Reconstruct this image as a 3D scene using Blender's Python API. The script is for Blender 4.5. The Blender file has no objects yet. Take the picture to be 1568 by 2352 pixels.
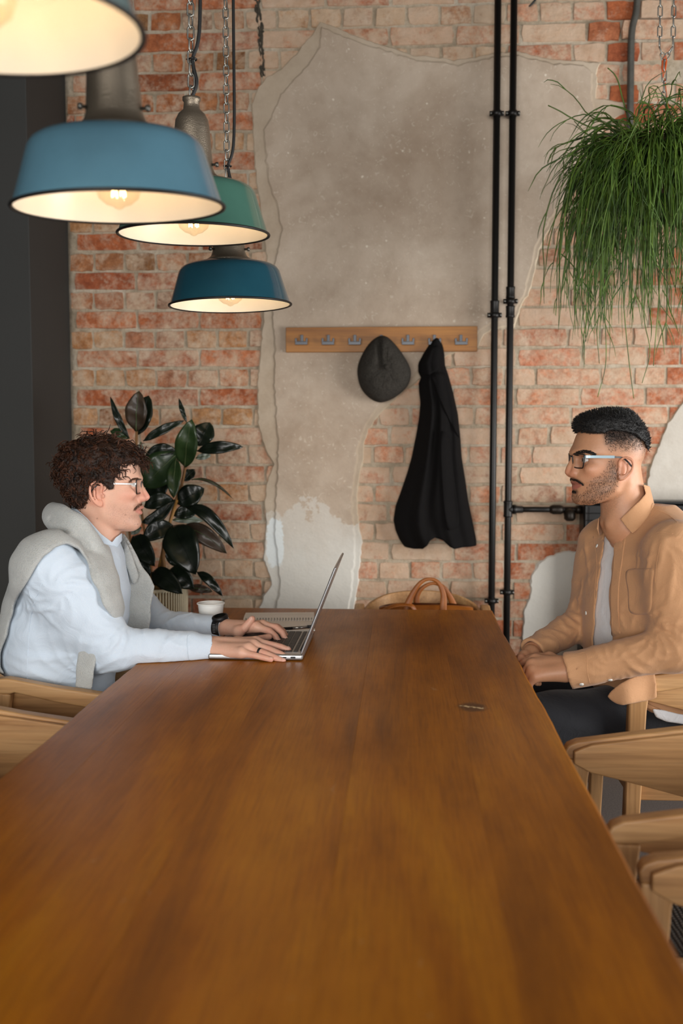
import bpy, bmesh, math, random
import numpy as np
from mathutils import Vector, Matrix, noise as mnoise

S = bpy.context.scene
COL = S.collection
rad = math.radians

# ------------------------------------------------------------------ camera
W_, H_ = 1568, 2352
FPX = 2287.0
YAW, PIT = rad(3.39), rad(4.05)
CAM = Vector((0, 0, 1.29))
FWD = Vector((-math.sin(YAW) * math.cos(PIT), math.cos(YAW) * math.cos(PIT), -math.sin(PIT)))
RGT = Vector((math.cos(YAW), math.sin(YAW), 0))
UPV = RGT.cross(FWD)
cd = bpy.data.cameras.new('camera')
cam = bpy.data.objects.new('camera', cd)
COL.objects.link(cam)
cam.matrix_world = Matrix(((RGT.x, UPV.x, -FWD.x, CAM.x), (RGT.y, UPV.y, -FWD.y, CAM.y), (RGT.z, UPV.z, -FWD.z, CAM.z), (0, 0, 0, 1)))
cd.sensor_fit = 'VERTICAL'
cd.sensor_height = 36
cd.lens = FPX * 36 / H_
cd.clip_start = 0.05
cd.dof.use_dof = True
cd.dof.focus_distance = 2.55
cd.dof.aperture_fstop = 2.8
S.camera = cam
R_ = random.Random(7)


def ray(px, py):
    d = FWD * FPX + RGT * (px - W_ / 2) - UPV * (py - H_ / 2)
    return d / d.y


def at(px, py, Y):
    """world point seen at photo pixel (px, py) at distance Y in front of the camera plane"""
    return CAM + ray(px, py) * Y


def px_of(p):
    d = Vector(p) - CAM
    f = d.dot(FWD)
    return (W_ / 2 + d.dot(RGT) / f * FPX, H_ / 2 - d.dot(UPV) / f * FPX)


# ------------------------------------------------------------------ light, exposure
S.view_settings.view_transform = 'Standard'
S.view_settings.look = 'None'
S.view_settings.gamma = 1
S.view_settings.use_curve_mapping = False
S.view_settings.exposure = 0.62
S.cycles.use_denoising = True
S.cycles.max_bounces = 8
S.cycles.sample_clamp_indirect = 6
wd = bpy.data.worlds.new('world')
S.world = wd
wd.use_nodes = True
wd.node_tree.nodes['Background'].inputs[0].default_value = (0.92, 0.96, 1.0, 1)
wd.node_tree.nodes['Background'].inputs[1].default_value = 0.26


def area(name, loc, target, sx, sy, power, color):
    l = bpy.data.lights.new(name, 'AREA')
    l.shape = 'RECTANGLE'
    l.size, l.size_y, l.energy, l.color = sx, sy, power, color
    o = bpy.data.objects.new(name, l)
    COL.objects.link(o)
    o.location = loc
    o.rotation_euler = (Vector(target) - Vector(loc)).to_track_quat('-Z', 'Y').to_euler()
    return o


area('daylight_rear_window', (-0.5, -2.6, 1.45), (-0.1, 3, 0.9), 3.4, 1.7, 128, (1.0, 0.975, 0.94))
area('daylight_side_window', (2.9, 2.1, 1.05), (-0.2, 3.7, 0.65), 2.0, 1.5, 64, (1.0, 0.98, 0.95))


# ------------------------------------------------------------------ object helpers
def link(name, me, mat=None, parent=None, smooth=False, kind=None, label=None):
    if mat is not None and len(me.materials) == 0:
        for m in (mat if isinstance(mat, (list, tuple)) else [mat]):
            me.materials.append(m)
    if smooth:
        me.polygons.foreach_set('use_smooth', [True] * len(me.polygons))
    o = bpy.data.objects.new(name, me)
    COL.objects.link(o)
    if parent is not None:
        o.parent = parent
        o.matrix_parent_inverse = parent.matrix_basis.inverted()
    if kind:
        o['kind'] = kind
    if label:
        o['label'] = label
    return o


def tag(o, label, cat, group=None):
    o['label'] = label
    o['category'] = cat
    if group:
        o['group'] = group
    return o


def thing(name, label, cat, loc=(0, 0, 0), rotz=0, group=None):
    o = bpy.data.objects.new(name, None)
    COL.objects.link(o)
    o.empty_display_size = 0.05
    o.location = loc
    o.rotation_euler = (0, 0, rotz)
    return tag(o, label, cat, group)


def part(name, bm, mat, parent=None, smooth=False, kind=None, label=None, bevel=0, seg=2, local=True):
    """bmesh -> linked object; local=True: coordinates are in the parent's frame"""
    if bevel:
        bmesh.ops.remove_doubles(bm, verts=bm.verts, dist=1e-5)
    me = bpy.data.meshes.new(name)
    bm.to_mesh(me)
    bm.free()
    o = link(name, me, mat, None, smooth, kind, label)
    if parent is not None:
        o.parent = parent
        if not local:
            o.matrix_parent_inverse = MW(parent).inverted()
    if bevel:
        m = o.modifiers.new('bevel', 'BEVEL')
        m.width, m.segments, m.limit_method, m.angle_limit = bevel, seg, 'ANGLE', rad(40)
        me.polygons.foreach_set('use_smooth', [True] * len(me.polygons))
        w = o.modifiers.new('wn', 'WEIGHTED_NORMAL')
        w.keep_sharp = True
    return o


def MW(o):
    m = o.matrix_basis.copy()
    p = o
    while p.parent is not None:
        m = p.parent.matrix_basis @ p.matrix_parent_inverse @ m
        p = p.parent
    return m


def copy_tree(o, parent=None):
    c = o.copy()
    COL.objects.link(c)
    if parent is not None:
        c.parent = parent
    for ch in list(o.children):
        copy_tree(ch, c)
    return c


def add_box(bm, c, s, rot=None):
    vs = []
    for x in (-.5, .5):
        for y in (-.5, .5):
            for z in (-.5, .5):
                v = Vector((x * s[0], y * s[1], z * s[2]))
                if rot is not None:
                    v = rot @ v
                vs.append(bm.verts.new(v + Vector(c)))
    for f in ((0, 1, 3, 2), (4, 6, 7, 5), (0, 4, 5, 1), (2, 3, 7, 6), (0, 2, 6, 4), (1, 5, 7, 3)):
        bm.faces.new([vs[i] for i in f])
    return vs


def frames(pts, closed=False):
    n = len(pts)
    T = []
    for i in range(n):
        a = pts[(i - 1) % n] if (closed or i > 0) else pts[i]
        b = pts[(i + 1) % n] if (closed or i < n - 1) else pts[i]
        t = (b - a)
        T.append(t.normalized() if t.length > 1e-9 else Vector((0, 0, 1)))
    ref = Vector((0, 0, 1)) if abs(T[0].z) < .9 else Vector((1, 0, 0))
    u = T[0].cross(ref).normalized()
    out = []
    for i in range(n):
        u = (u - T[i] * u.dot(T[i]))
        if u.length < 1e-6:
            u = T[i].orthogonal()
        u.normalize()
        out.append((T[i], u, T[i].cross(u)))
    return out


def add_tube(bm, pts, r, n=8, closed=False, caps=True):
    pts = [Vector(p) for p in pts]
    rr = r if isinstance(r, (list, tuple)) else [r] * len(pts)
    fr = frames(pts, closed)
    rings = []
    for p, q, (t, u, v) in zip(pts, rr, fr):
        rings.append([bm.verts.new(p + (u * math.cos(a) + v * math.sin(a)) * q) for a in [2 * math.pi * k / n for k in range(n)]])
    m = len(rings)
    for i in range(m if closed else m - 1):
        A, B = rings[i], rings[(i + 1) % m]
        for k in range(n):
            bm.faces.new((A[k], A[(k + 1) % n], B[(k + 1) % n], B[k]))
    if caps and not closed:
        bm.faces.new(rings[0][::-1])
        bm.faces.new(rings[-1])


def add_lathe(bm, prof, n=32, M=None, mi=None):
    """prof: list of (r, z); revolved about z"""
    rings = []
    for r, z in prof:
        if r < 1e-6:
            rings.append([bm.verts.new((0, 0, z))])
        else:
            rings.append([bm.verts.new((r * math.cos(2 * math.pi * k / n), r * math.sin(2 * math.pi * k / n), z)) for k in range(n)])
    for i in range(len(rings) - 1):
        A, B = rings[i], rings[i + 1]
        for k in range(n):
            k2 = (k + 1) % n
            if len(A) == 1 and len(B) == 1:
                continue
            if len(A) == 1:
                f = bm.faces.new((A[0], B[k2], B[k]))
            elif len(B) == 1:
                f = bm.faces.new((A[k], A[k2], B[0]))
            else:
                f = bm.faces.new((A[k], A[k2], B[k2], B[k]))
            if mi is not None:
                f.material_index = mi[i] if isinstance(mi, (list, tuple)) else mi
    if M is not None:
        for rg in rings:
            for v in rg:
                v.co = M @ v.co


def add_poly_prism(bm, poly, y0, y1, mi_side=0, inset=0.0):
    """poly in (x,z) -> prism between y0 (back) and y1 (front)"""
    b = [bm.verts.new((x, y0, z)) for x, z in poly]
    f = [bm.verts.new((x, y1, z)) for x, z in poly]
    n = len(poly)
    for i in range(n):
        fc = bm.faces.new((b[i], b[(i + 1) % n], f[(i + 1) % n], f[i]))
        fc.material_index = mi_side
    bm.faces.new(f[::-1])
    bm.faces.new(b)


def spline(pts, n):
    """Catmull-Rom through points (Vectors), n samples"""
    P = [Vector(p) for p in pts]
    P = [P[0] * 2 - P[1]] + P + [P[-1] * 2 - P[-2]]
    out = []
    m = len(P) - 3
    for i in range(n):
        t = i / (n - 1) * m
        k = min(int(t), m - 1)
        t -= k
        a, b, c, d = P[k:k + 4]
        out.append(((b * 2) + (c - a) * t + (a * 2 - b * 5 + c * 4 - d) * t * t + (b * 3 - a - c * 3 + d) * t ** 3) * .5)
    return out


# ------------------------------------------------------------------ materials
def lin(r, g, b):
    f = lambda c: c / 12.92 if c <= .04045 else ((c + .055) / 1.055) ** 2.4
    return (f(r / 255), f(g / 255), f(b / 255), 1)


class NT:
    def __init__(s, name):
        s.m = bpy.data.materials.new(name)
        s.m.use_nodes = True
        s.t = s.m.node_tree
        s.b = s.t.nodes['Principled BSDF']
        s.out = s.t.nodes['Material Output']

    def n(s, typ, **kw):
        nd = s.t.nodes.new(typ)
        for k, v in kw.items():
            if hasattr(nd, k):
                setattr(nd, k, v)
        return nd

    def l(s, a, b):
        s.t.links.new(a, b)

    def coord(s, which='Object', scale=(1, 1, 1), loc=(0, 0, 0), rot=(0, 0, 0)):
        c = s.n('ShaderNodeTexCoord')
        m = s.n('ShaderNodeMapping')
        m.inputs['Scale'].default_value = scale
        m.inputs['Location'].default_value = loc
        m.inputs['Rotation'].default_value = rot
        s.l(c.outputs[which], m.inputs[0])
        return m.outputs[0]

    def noise(s, vec, scale, detail=4, rough=.55, dist=0.0, out='Fac'):
        n = s.n('ShaderNodeTexNoise')
        n.inputs['Scale'].default_value = scale
        n.inputs['Detail'].default_value = detail
        n.inputs['Roughness'].default_value = rough
        n.inputs['Distortion'].default_value = dist
        if vec is not None:
            s.l(vec, n.inputs['Vector'])
        return n.outputs[out]

    def ramp(s, fac, stops, interp='LINEAR'):
        r = s.n('ShaderNodeValToRGB')
        r.color_ramp.interpolation = interp
        el = r.color_ramp.elements
        while len(el) < len(stops):
            el.new(.5)
        for e, (p, c) in zip(el, stops):
            e.position = p
            e.color = c if len(c) == 4 else (*c, 1)
        s.l(fac, r.inputs[0])
        return r.outputs[0]

    def mix(s, fac, a, b, mode='MIX'):
        m = s.n('ShaderNodeMix', data_type='RGBA', blend_type=mode)
        if isinstance(fac, (int, float)):
            m.inputs[0].default_value = fac
        else:
            s.l(fac, m.inputs[0])
        for v, i in ((a, 6), (b, 7)):
            if isinstance(v, (tuple, list)):
                m.inputs[i].default_value = v if len(v) == 4 else (*v, 1)
            else:
                s.l(v, m.inputs[i])
        return m.outputs[2]

    def math(s, op, a, b=None, clamp=False):
        m = s.n('ShaderNodeMath', operation=op, use_clamp=clamp)
        for v, i in ((a, 0), (b, 1)):
            if v is None:
                continue
            if isinstance(v, (int, float)):
                m.inputs[i].default_value = v
            else:
                s.l(v, m.inputs[i])
        return m.outputs[0]

    def bump(s, h, strength=.3, dist=.01, prev=None):
        b = s.n('ShaderNodeBump')
        b.inputs['Strength'].default_value = strength
        b.inputs['Distance'].default_value = dist
        s.l(h, b.inputs['Height'])
        if prev is not None:
            s.l(prev, b.inputs['Normal'])
        return b.outputs[0]

    def set(s, base=None, rough=None, metal=None, normal=None, **kw):
        for v, k in ((base, 'Base Color'), (rough, 'Roughness'), (metal, 'Metallic'), (normal, 'Normal')):
            if v is None:
                continue
            if isinstance(v, (int, float, tuple, list)):
                s.b.inputs[k].default_value = v
            else:
                s.l(v, s.b.inputs[k])
        for k, v in kw.items():
            i = s.b.inputs[k.replace('_', ' ')]
            if isinstance(v, (int, float, tuple, list)):
                i.default_value = v
            else:
                s.l(v, i)
        return s.m


def simple(name, col, rough=.5, metal=0.0, nscale=40, var=.12, bump=.0, bscale=200, **kw):
    t = NT(name)
    v = t.coord('Object')
    n = t.noise(v, nscale, 4)
    c = t.mix(n, tuple(x * (1 - var) for x in col[:3]), tuple(min(1, x * (1 + var)) for x in col[:3]))
    nm = None
    if bump:
        nm = t.bump(t.noise(v, bscale, 3), bump, .002)
    return t.set(c, rough, metal, nm, **kw)


def wood(name, c0, c1, c2, axis=1, scale=1.0, rough=.42, ring=.75, coat=0.0):
    """grain along axis (0 x, 1 y, 2 z)"""
    t = NT(name)
    sc = [14 * scale, 14 * scale, 14 * scale]
    sc[axis] = .9 * scale
    v = t.coord('Object', tuple(sc))
    a = t.noise(v, 1.2, 6, .6, .6)
    sf = [90 * scale] * 3
    sf[axis] = 3.0 * scale
    v2 = t.coord('Object', tuple(sf))
    b = t.noise(v2, 1.6, 3, .6)
    c = t.ramp(a, [(.30, c0), (.5, c1), (.72, c2)])
    dark = t.ramp(b, [(.35, (.55, .5, .45)), (.55, (1, 1, 1))])
    base = t.mix(.55 * ring, c, dark, 'MULTIPLY')
    nm = t.bump(b, .12, .002)
    t.set(base, rough, 0, nm)
    if coat:
        t.b.inputs['Coat Weight'].default_value = coat
        t.b.inputs['Coat Roughness'].default_value = .25
    return t.m
# ------------------------------------------------------------------ room shell
YW = 3.85
XC = at(163, 900, YW).x          # corner of brick wall and dark pier


def wall_pt(px, py, Y=YW):
    p = at(px, py, Y)
    return (p.x, p.z)


def in_poly(x, y, poly):
    c = False
    j = len(poly) - 1
    for i in range(len(poly)):
        xi, yi = poly[i]
        xj, yj = poly[j]
        if (yi > y) != (yj > y) and x < (xj - xi) * (y - yi) / (yj - yi) + xi:
            c = not c
        j = i
    return c


MORTAR0, MORTAR1, MORTAR2 = lin(164, 147, 124), lin(195, 178, 154), lin(213, 200, 180)


def mat_mortar():
    t = NT('lime mortar')
    g = t.n('ShaderNodeNewGeometry').outputs['Position']
    a = t.noise(g, 9, 8, .65)
    b = t.noise(g, 70, 6, .6)
    c = t.ramp(a, [(.3, MORTAR0), (.5, MORTAR1), (.68, MORTAR2)])
    c = t.mix(.35, c, t.ramp(b, [(.35, (.45, .42, .38)), (.55, (1, 1, 1))]), 'MULTIPLY')
    return t.set(c, .92, 0, t.bump(t.noise(g, 55, 8, .7), .9, .012))


def mat_brick():
    t = NT('old brick')
    oi = t.n('ShaderNodeObjectInfo')
    g = t.n('ShaderNodeNewGeometry').outputs['Position']
    a = t.noise(g, 34, 6, .6)
    b = t.noise(g, 160, 4, .6)
    c = t.mix(t.ramp(a, [(.35, (0, 0, 0)), (.65, (1, 1, 1))]), oi.outputs['Color'], t.mix(1, oi.outputs['Color'], (.62, .55, .5), 'MULTIPLY'))
    c = t.mix(.4, c, t.ramp(b, [(.38, (.5, .45, .4)), (.55, (1, 1, 1))]), 'MULTIPLY')
    w = t.noise(g, 13, 9, .68, .4)
    w2 = t.noise(g, 75, 5, .6)
    m = t.math('ADD', t.math('MULTIPLY', w, .75), t.math('MULTIPLY', w2, .3))
    m = t.math('ADD', m, t.math('MULTIPLY', t.math('SUBTRACT', oi.outputs['Alpha'], .5), .42))
    mask = t.ramp(m, [(.46, (0, 0, 0)), (.66, (1, 1, 1))])
    mask = t.math('MULTIPLY', mask, .78)
    lime = t.ramp(t.noise(g, 20, 6), [(.3, lin(198, 172, 144)), (.7, lin(214, 194, 170))])
    c = t.mix(mask, c, lime)
    return t.set(c, .9, 0, t.bump(t.noise(g, 60, 8, .7), .7, .008))


def mat_plaster(name, dark, light, spots=True, patch=True):
    t = NT(name)
    g = t.n('ShaderNodeNewGeometry').outputs['Position']
    a = t.noise(g, 2.2, 7, .62, .5)
    b = t.noise(g, 11, 8, .7)
    c = t.mix(t.ramp(a, [(.32, (0, 0, 0)), (.68, (1, 1, 1))]), dark, light)
    c = t.mix(.45, c, t.ramp(b, [(.33, (.72, .68, .64)), (.58, (1, 1, 1))]), 'MULTIPLY')
    if spots:
        v = t.n('ShaderNodeTexVoronoi')
        v.inputs['Scale'].default_value = 14
        t.l(t.n('ShaderNodeNewGeometry').outputs['Position'], v.inputs['Vector'])
        sp = t.ramp(t.math('ADD', v.outputs['Distance'], t.math('MULTIPLY', t.noise(g, 90, 3), .16)), [(.125, (1, 1, 1)), (.15, (0, 0, 0))])
        keep = t.ramp(t.noise(g, 5.5, 3), [(.44, (0, 0, 0)), (.52, (1, 1, 1))])
        c = t.mix(t.math('MULTIPLY', t.math('MULTIPLY', sp, keep), .9), c, lin(225, 214, 196))
        sc = t.ramp(t.noise(g, 38, 3, .4, 2.5), [(.645, (0, 0, 0)), (.69, (1, 1, 1))])
        c = t.mix(t.math('MULTIPLY', sc, .55), c, lin(208, 196, 178))
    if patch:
        # light gradient painted into the colour: plaster paler low on the wall
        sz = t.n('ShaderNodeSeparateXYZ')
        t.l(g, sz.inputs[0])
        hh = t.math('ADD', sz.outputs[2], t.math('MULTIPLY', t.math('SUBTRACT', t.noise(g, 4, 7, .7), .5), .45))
        low_light = t.ramp(hh, [(.80, (.9, .9, .9)), (1.15, (.5, .5, .5)), (1.9, (0, 0, 0))])
        c = t.mix(low_light, c, lin(214, 212, 204))
        # the bare white filler patch, brushed on
        p0 = at(632, 1246, YW)
        sx = t.n('ShaderNodeSeparateXYZ')
        t.l(g, sx.inputs[0])
        dx = t.math('DIVIDE', t.math('SUBTRACT', sx.outputs[0], p0.x), .036)
        dz = t.math('DIVIDE', t.math('SUBTRACT', sx.outputs[2], p0.z), .098)
        r = t.math('ADD', t.math('POWER', t.math('ABSOLUTE', dx), 2.6), t.math('POWER', t.math('ABSOLUTE', dz), 4.0))
        r = t.math('ADD', r, t.math('MULTIPLY', t.math('SUBTRACT', t.noise(g, 60, 4), .5), 1.6))
        c = t.mix(t.ramp(r, [(.75, (1, 1, 1)), (1.15, (0, 0, 0))]), c, lin(226, 232, 232))
    return t.set(c, .88, 0, t.bump(t.noise(g, 26, 9, .62), .35, .008))


M_mortar = mat_mortar()
M_brick = mat_brick()
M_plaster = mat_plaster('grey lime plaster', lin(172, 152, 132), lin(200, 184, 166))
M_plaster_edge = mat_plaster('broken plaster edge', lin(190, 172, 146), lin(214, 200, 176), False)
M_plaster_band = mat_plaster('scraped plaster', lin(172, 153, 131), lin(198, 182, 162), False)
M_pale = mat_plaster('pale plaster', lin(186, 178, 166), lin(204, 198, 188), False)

# mortar bed: a gently uneven slab that fills the wall
bm = bmesh.new()
nx, nz = 150, 170
x0, x1, z0, z1 = XC, 1.75, 0.0, 3.3
g = [[bm.verts.new((x0 + (x1 - x0) * i / nx, YW + .0022 * mnoise.noise(Vector((i * .37, j * .41, 3))), z0 + (z1 - z0) * j / nz)) for i in range(nx + 1)] for j in range(nz + 1)]
for j in range(nz):
    for i in range(nx):
        bm.faces.new((g[j][i], g[j][i + 1], g[j + 1][i + 1], g[j + 1][i]))
for a, b in ((g[0], 1), (g[-1], -1)):
    pass
bk = [bm.verts.new(p) for p in ((x0, YW + .25, z0), (x1, YW + .25, z0), (x1, YW + .25, z1), (x0, YW + .25, z1))]
bm.faces.new(bk[::-1])
bm.faces.new([bk[0], bk[1]] + g[0][::-1])
bm.faces.new([bk[1], bk[2]] + [r[-1] for r in g][::-1])
bm.faces.new([bk[2], bk[3]] + g[-1])
bm.faces.new([bk[3], bk[0]] + [r[0] for r in g])
wall = part('wall_back', bm, M_mortar, None, True, 'structure')
wall['label'] = 'old brick back wall with broken grey plaster'

PL_MAIN = [(735, 50), (760, 56), (790, 72), (850, 95), (900, 110), (950, 127), (1000, 131), (1050, 138), (1090, 130), (1130, 122), (1190, 118), (1230, 128),
           (1270, 137), (1320, 138), (1379, 145), (1371, 173), (1374, 197), (1369, 226), (1403, 229), (1436, 236), (1434, 262), (1406, 280), (1385, 302),
           (1347, 347), (1331, 387), (1318, 440), (1280, 500), (1251, 548), (1239, 575), (1227, 633), (1214, 681), (1201, 694), (1187, 735), (1176, 760),
           (1163, 752), (1130, 757), (1112, 770), (1100, 796), (1084, 806), (1050, 812), (1027, 819), (1002, 835), (975, 862), (955, 880), (914, 912), (894, 931), (870, 955),
           (849, 987), (838, 1022), (835, 1061), (828, 1096), (821, 1148), (827, 1201), (831, 1247), (830, 1278), (824, 1341), (817, 1376), (812, 1440), (806, 1560),
           (585, 1560), (591, 1400), (608, 1362), (622, 1342), (616, 1318), (603, 1285), (606, 1247), (610, 1199), (606, 1150), (610, 1110), (627, 1067),
           (614, 1048), (599, 1004), (591, 971), (590, 921), (590, 874), (598, 794), (603, 746), (611, 605), (600, 500), (585, 400), (581, 325), (576, 240),
           (594, 200), (610, 178), (644, 159), (674, 130), (707, 89)]
PL_TOP = [(738, 62), (790, 84), (850, 106), (900, 120), (950, 137), (1000, 142), (1050, 148), (1090, 140), (1130, 132), (1190, 128), (1230, 138),
          (1270, 146), (1340, 150), (1362, 170), (1360, 226), (1376, 290), (1338, 345), (1320, 387), (1306, 440), (1270, 500), (1241, 548), (1230, 575), (1217, 633), (1205, 678), (1178, 732), (1165, 742),
          (1128, 744), (1100, 764), (1088, 790), (1020, 806), (980, 838), (950, 868), (900, 900), (880, 928), (856, 955), (836, 990), (826, 1025), (822, 1062), (816, 1100), (810, 1150), (815, 1200), (818, 1250), (817, 1280), (812, 1340), (806, 1376), (800, 1440), (796, 1550),
          (632, 1550), (630, 1400), (640, 1340), (636, 1285), (628, 1230), (630, 1150), (636, 1070), (634, 1000), (628, 900), (628, 790), (622, 700), (628, 610), (645, 530), (635, 475), (616, 425), (606, 350),
          (605, 300), (620, 270), (644, 218), (674, 183), (707, 150), (730, 110)]
PL_RIGHT = [(1640, 820), (1568, 915), (1550, 945), (1534, 965), (1519, 1000), (1494, 1060), (1484, 1100), (1476, 1152), (1640, 1160)]
PL_LOW = [(1345, 1268), (1297, 1262), (1262, 1274), (1233, 1293), (1218, 1320), (1213, 1374), (1200, 1399), (1195, 1462), (1188, 1560), (1184, 1700), (1640, 1700), (1640, 1268)]


def rough_outline(poly, step=.012, amp=.005, seed=0):
    P = [wall_pt(*p) for p in poly]
    out = []
    for i in range(len(P)):
        a, b = Vector(P[i]), Vector(P[(i + 1) % len(P)])
        n = max(1, int((b - a).length / step))
        nn = Vector((b.y - a.y, a.x - b.x)).normalized()
        for k in range(n):
            q = a.lerp(b, k / n)
            d = mnoise.noise(Vector((q.x * 35, q.y * 35, seed))) * amp + mnoise.noise(Vector((q.x * 110, q.y * 110, seed + 9))) * amp * .6
            out.append(q + nn * d)
    return out


def plaster(name, poly, y_back, y_front, inset, mats, seed):
    P = rough_outline(poly, seed=seed)
    n = len(P)
    area2 = sum(P[i].x * P[(i + 1) % n].y - P[(i + 1) % n].x * P[i].y for i in range(n))
    sg = 1 if area2 > 0 else -1
    bm = bmesh.new()
    o = [bm.verts.new((p.x, y_back, p.y)) for p in P]
    inn = []
    for i in range(n):
        d = (P[(i + 2) % n] - P[(i - 2) % n]).normalized()
        nn = Vector((-d.y, d.x)) * sg
        k = inset * (.7 + .9 * abs(mnoise.noise(Vector((P[i].x * 30, P[i].y * 30, seed + 4)))))
        q = P[i] + nn * k
        inn.append(bm.verts.new((q.x, y_front, q.y)))
    for i in range(n):
        f = bm.faces.new((o[i], o[(i + 1) % n], inn[(i + 1) % n], inn[i]))
        f.material_index = 1
    f = bm.faces.new(inn)
    f.normal_update()
    if f.normal.y > 0:
        f.normal_flip()
    bmesh.ops.recalc_face_normals(bm, faces=[q for q in bm.faces if q is not f])
    bmesh.ops.triangulate(bm, faces=[f])
    return part(name, bm, mats, wall, False, local=False)


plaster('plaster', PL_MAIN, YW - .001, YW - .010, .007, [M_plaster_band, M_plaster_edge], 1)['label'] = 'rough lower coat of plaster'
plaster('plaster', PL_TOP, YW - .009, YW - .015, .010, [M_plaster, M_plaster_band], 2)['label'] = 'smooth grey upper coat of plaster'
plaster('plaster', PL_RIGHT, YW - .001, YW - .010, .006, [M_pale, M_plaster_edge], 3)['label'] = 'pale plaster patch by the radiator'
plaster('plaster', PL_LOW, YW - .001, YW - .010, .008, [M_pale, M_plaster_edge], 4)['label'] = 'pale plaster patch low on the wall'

# bricks ------------------------------------------------------------
covers = [[wall_pt(*p) for p in q] for q in (PL_MAIN, PL_RIGHT, PL_LOW)]


def covered(x, z, w, h):
    for poly in covers:
        if all(in_poly(x + sx * w * .46, z + sz * h * .46, poly) for sx in (-1, 0, 1) for sz in (-1, 1)):
            return True
    return False


def brick_mesh(w, h, seed):
    r = random.Random(seed)
    pts = []
    for (a, b, n) in (((-1, -1), (1, -1), 4), ((1, -1), (1, 1), 2), ((1, 1), (-1, 1), 4), ((-1, 1), (-1, -1), 2)):
        for k in range(n):
            t = k / n
            pts.append(Vector(((a[0] + (b[0] - a[0]) * t) * w / 2, (a[1] + (b[1] - a[1]) * t) * h / 2)))
    pts = [p * (1 - .035 * (abs(p.x) > w * .49 and abs(p.y) > h * .49)) + Vector((r.uniform(-1, 1) * .0035, r.uniform(-1, 1) * .0028)) for p in pts]
    bm = bmesh.new()
    o = [bm.verts.new((p.x, .006, p.y)) for p in pts]
    f = [bm.verts.new((p.x * (1 - .006 / w), -.0035 + r.uniform(-.001, .001), p.y * (1 - .006 / h))) for p in pts]
    c = bm.verts.new((0, -.0045, 0))
    n = len(pts)
    for i in range(n):
        j = (i + 1) % n
        bm.faces.new((o[i], o[j], f[j], f[i]))
        bm.faces.new((f[i], f[j], c))
    bmesh.ops.recalc_face_normals(bm, faces=bm.faces)
    me = bpy.data.meshes.new('brick')
    bm.to_mesh(me)
    bm.free()
    me.materials.append(M_brick)
    return me


HP = .1217                      # header pitch in metres
Zc = at(400, 4, YW).z
DZ = (at(400, 4, YW).z - at(400, 1392, YW).z) / 31
mesh_h = [brick_mesh(.1165, .0680, i) for i in range(8)]
mesh_s = [brick_mesh(.2385, .0680, 50 + i) for i in range(8)]
xh0 = at(216, 765, YW).x
xs0 = at(178, 812, YW).x
spots = []
for k in range(-5, 44):
    z = Zc - k * DZ
    if z < .03:
        break
    head = (k % 2 == 1)
    p = HP if head else 2 * HP
    x = (xh0 if head else xs0) - 16 * p + R_.uniform(-.012, .012)
    while x < 1.72:
        pat = head
        w = p
        px, py = px_of((x + p / 2, YW, z))
        if px > 1150 and not head and R_.random() < .18:
            w, pat = HP, True
        if head and px > 1150 and R_.random() < .22:
            w, pat = 2 * HP, False
        l, r2 = x, x + w
        x += w
        if r2 < XC + .03:
            continue
        l = max(l, XC + .004)
        if r2 - l < .03:
            continue
        spots.append((l + (r2 - l) / 2, z + R_.uniform(-.002, .002), r2 - l, pat, k))
tan = [lin(192, 136, 88), lin(182, 122, 80), lin(198, 146, 98), lin(176, 118, 86), lin(186, 116, 72)]
red = [lin(188, 106, 64), lin(192, 114, 72), lin(178, 98, 62), lin(196, 120, 80)]
pink = [lin(212, 140, 102), lin(216, 148, 112), lin(208, 134, 100), lin(202, 122, 86), lin(216, 158, 124)]
vis, rest = [], []
for s in spots:
    x, z, w, pat, k = s
    px, py = px_of((x, YW, z))
    if covered(x, z, w, .064):
        continue
    seen = -20 < px < 1600 and -25 < py < 1500
    (vis if seen else rest).append((abs(px - 784) / 784 + max(0, py - 900) / 900, s))
vis.sort(key=lambda q: q[0])
rest = [q[1] for q in vis[298:]] + [q[1] for q in rest]
vis = [q[1] for q in vis[:298]]


def brick_style(x, z, pat, px, py):
    if px > 1180 or (px > 820 and py > 780):
        c = R_.choice(pink)
        lime = R_.uniform(.58, .95)
    else:
        c = R_.choice(tan if pat else red)
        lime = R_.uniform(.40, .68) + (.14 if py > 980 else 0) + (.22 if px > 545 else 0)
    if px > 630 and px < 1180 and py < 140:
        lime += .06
    if 1360 < px < 1500 and py < 290:
        c, lime = R_.choice(red), .25
    if R_.random() < .08:
        c = tuple(v * .62 for v in c[:3])
    k = R_.uniform(.9, 1.12)
    return (c[0] * k, c[1] * k, c[2] * k, min(.95, lime))


for (x, z, w, pat, k) in vis:
    px, py = px_of((x, YW, z))
    me = R_.choice(mesh_h if w < .16 else mesh_s)
    base = .1217 if w < .16 else .2434
    o = bpy.data.objects.new('brick', me)
    COL.objects.link(o)
    o.parent = wall
    jut = R_.uniform(-.0015, .0025)
    rz = R_.uniform(-.012, .012)
    if 1360 < px < 1510 and py < 290:
        jut = R_.uniform(-.004, .016)
        rz = R_.uniform(-.05, .05)
    o.location = (x, YW - jut, z)
    o.rotation_euler = (R_.uniform(-.02, .02), R_.uniform(-.008, .008), rz)
    o.scale = (w / base, 1, 1)
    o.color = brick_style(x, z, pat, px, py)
bm = bmesh.new()
for (x, z, w, pat, k) in rest:
    add_box(bm, (x, YW + .001, z), (w - .010, .010, .063))
o = part('brick', bm, M_brick, wall, False, 'stuff')
o.color = (*lin(190, 112, 74)[:3], .5)

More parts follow.
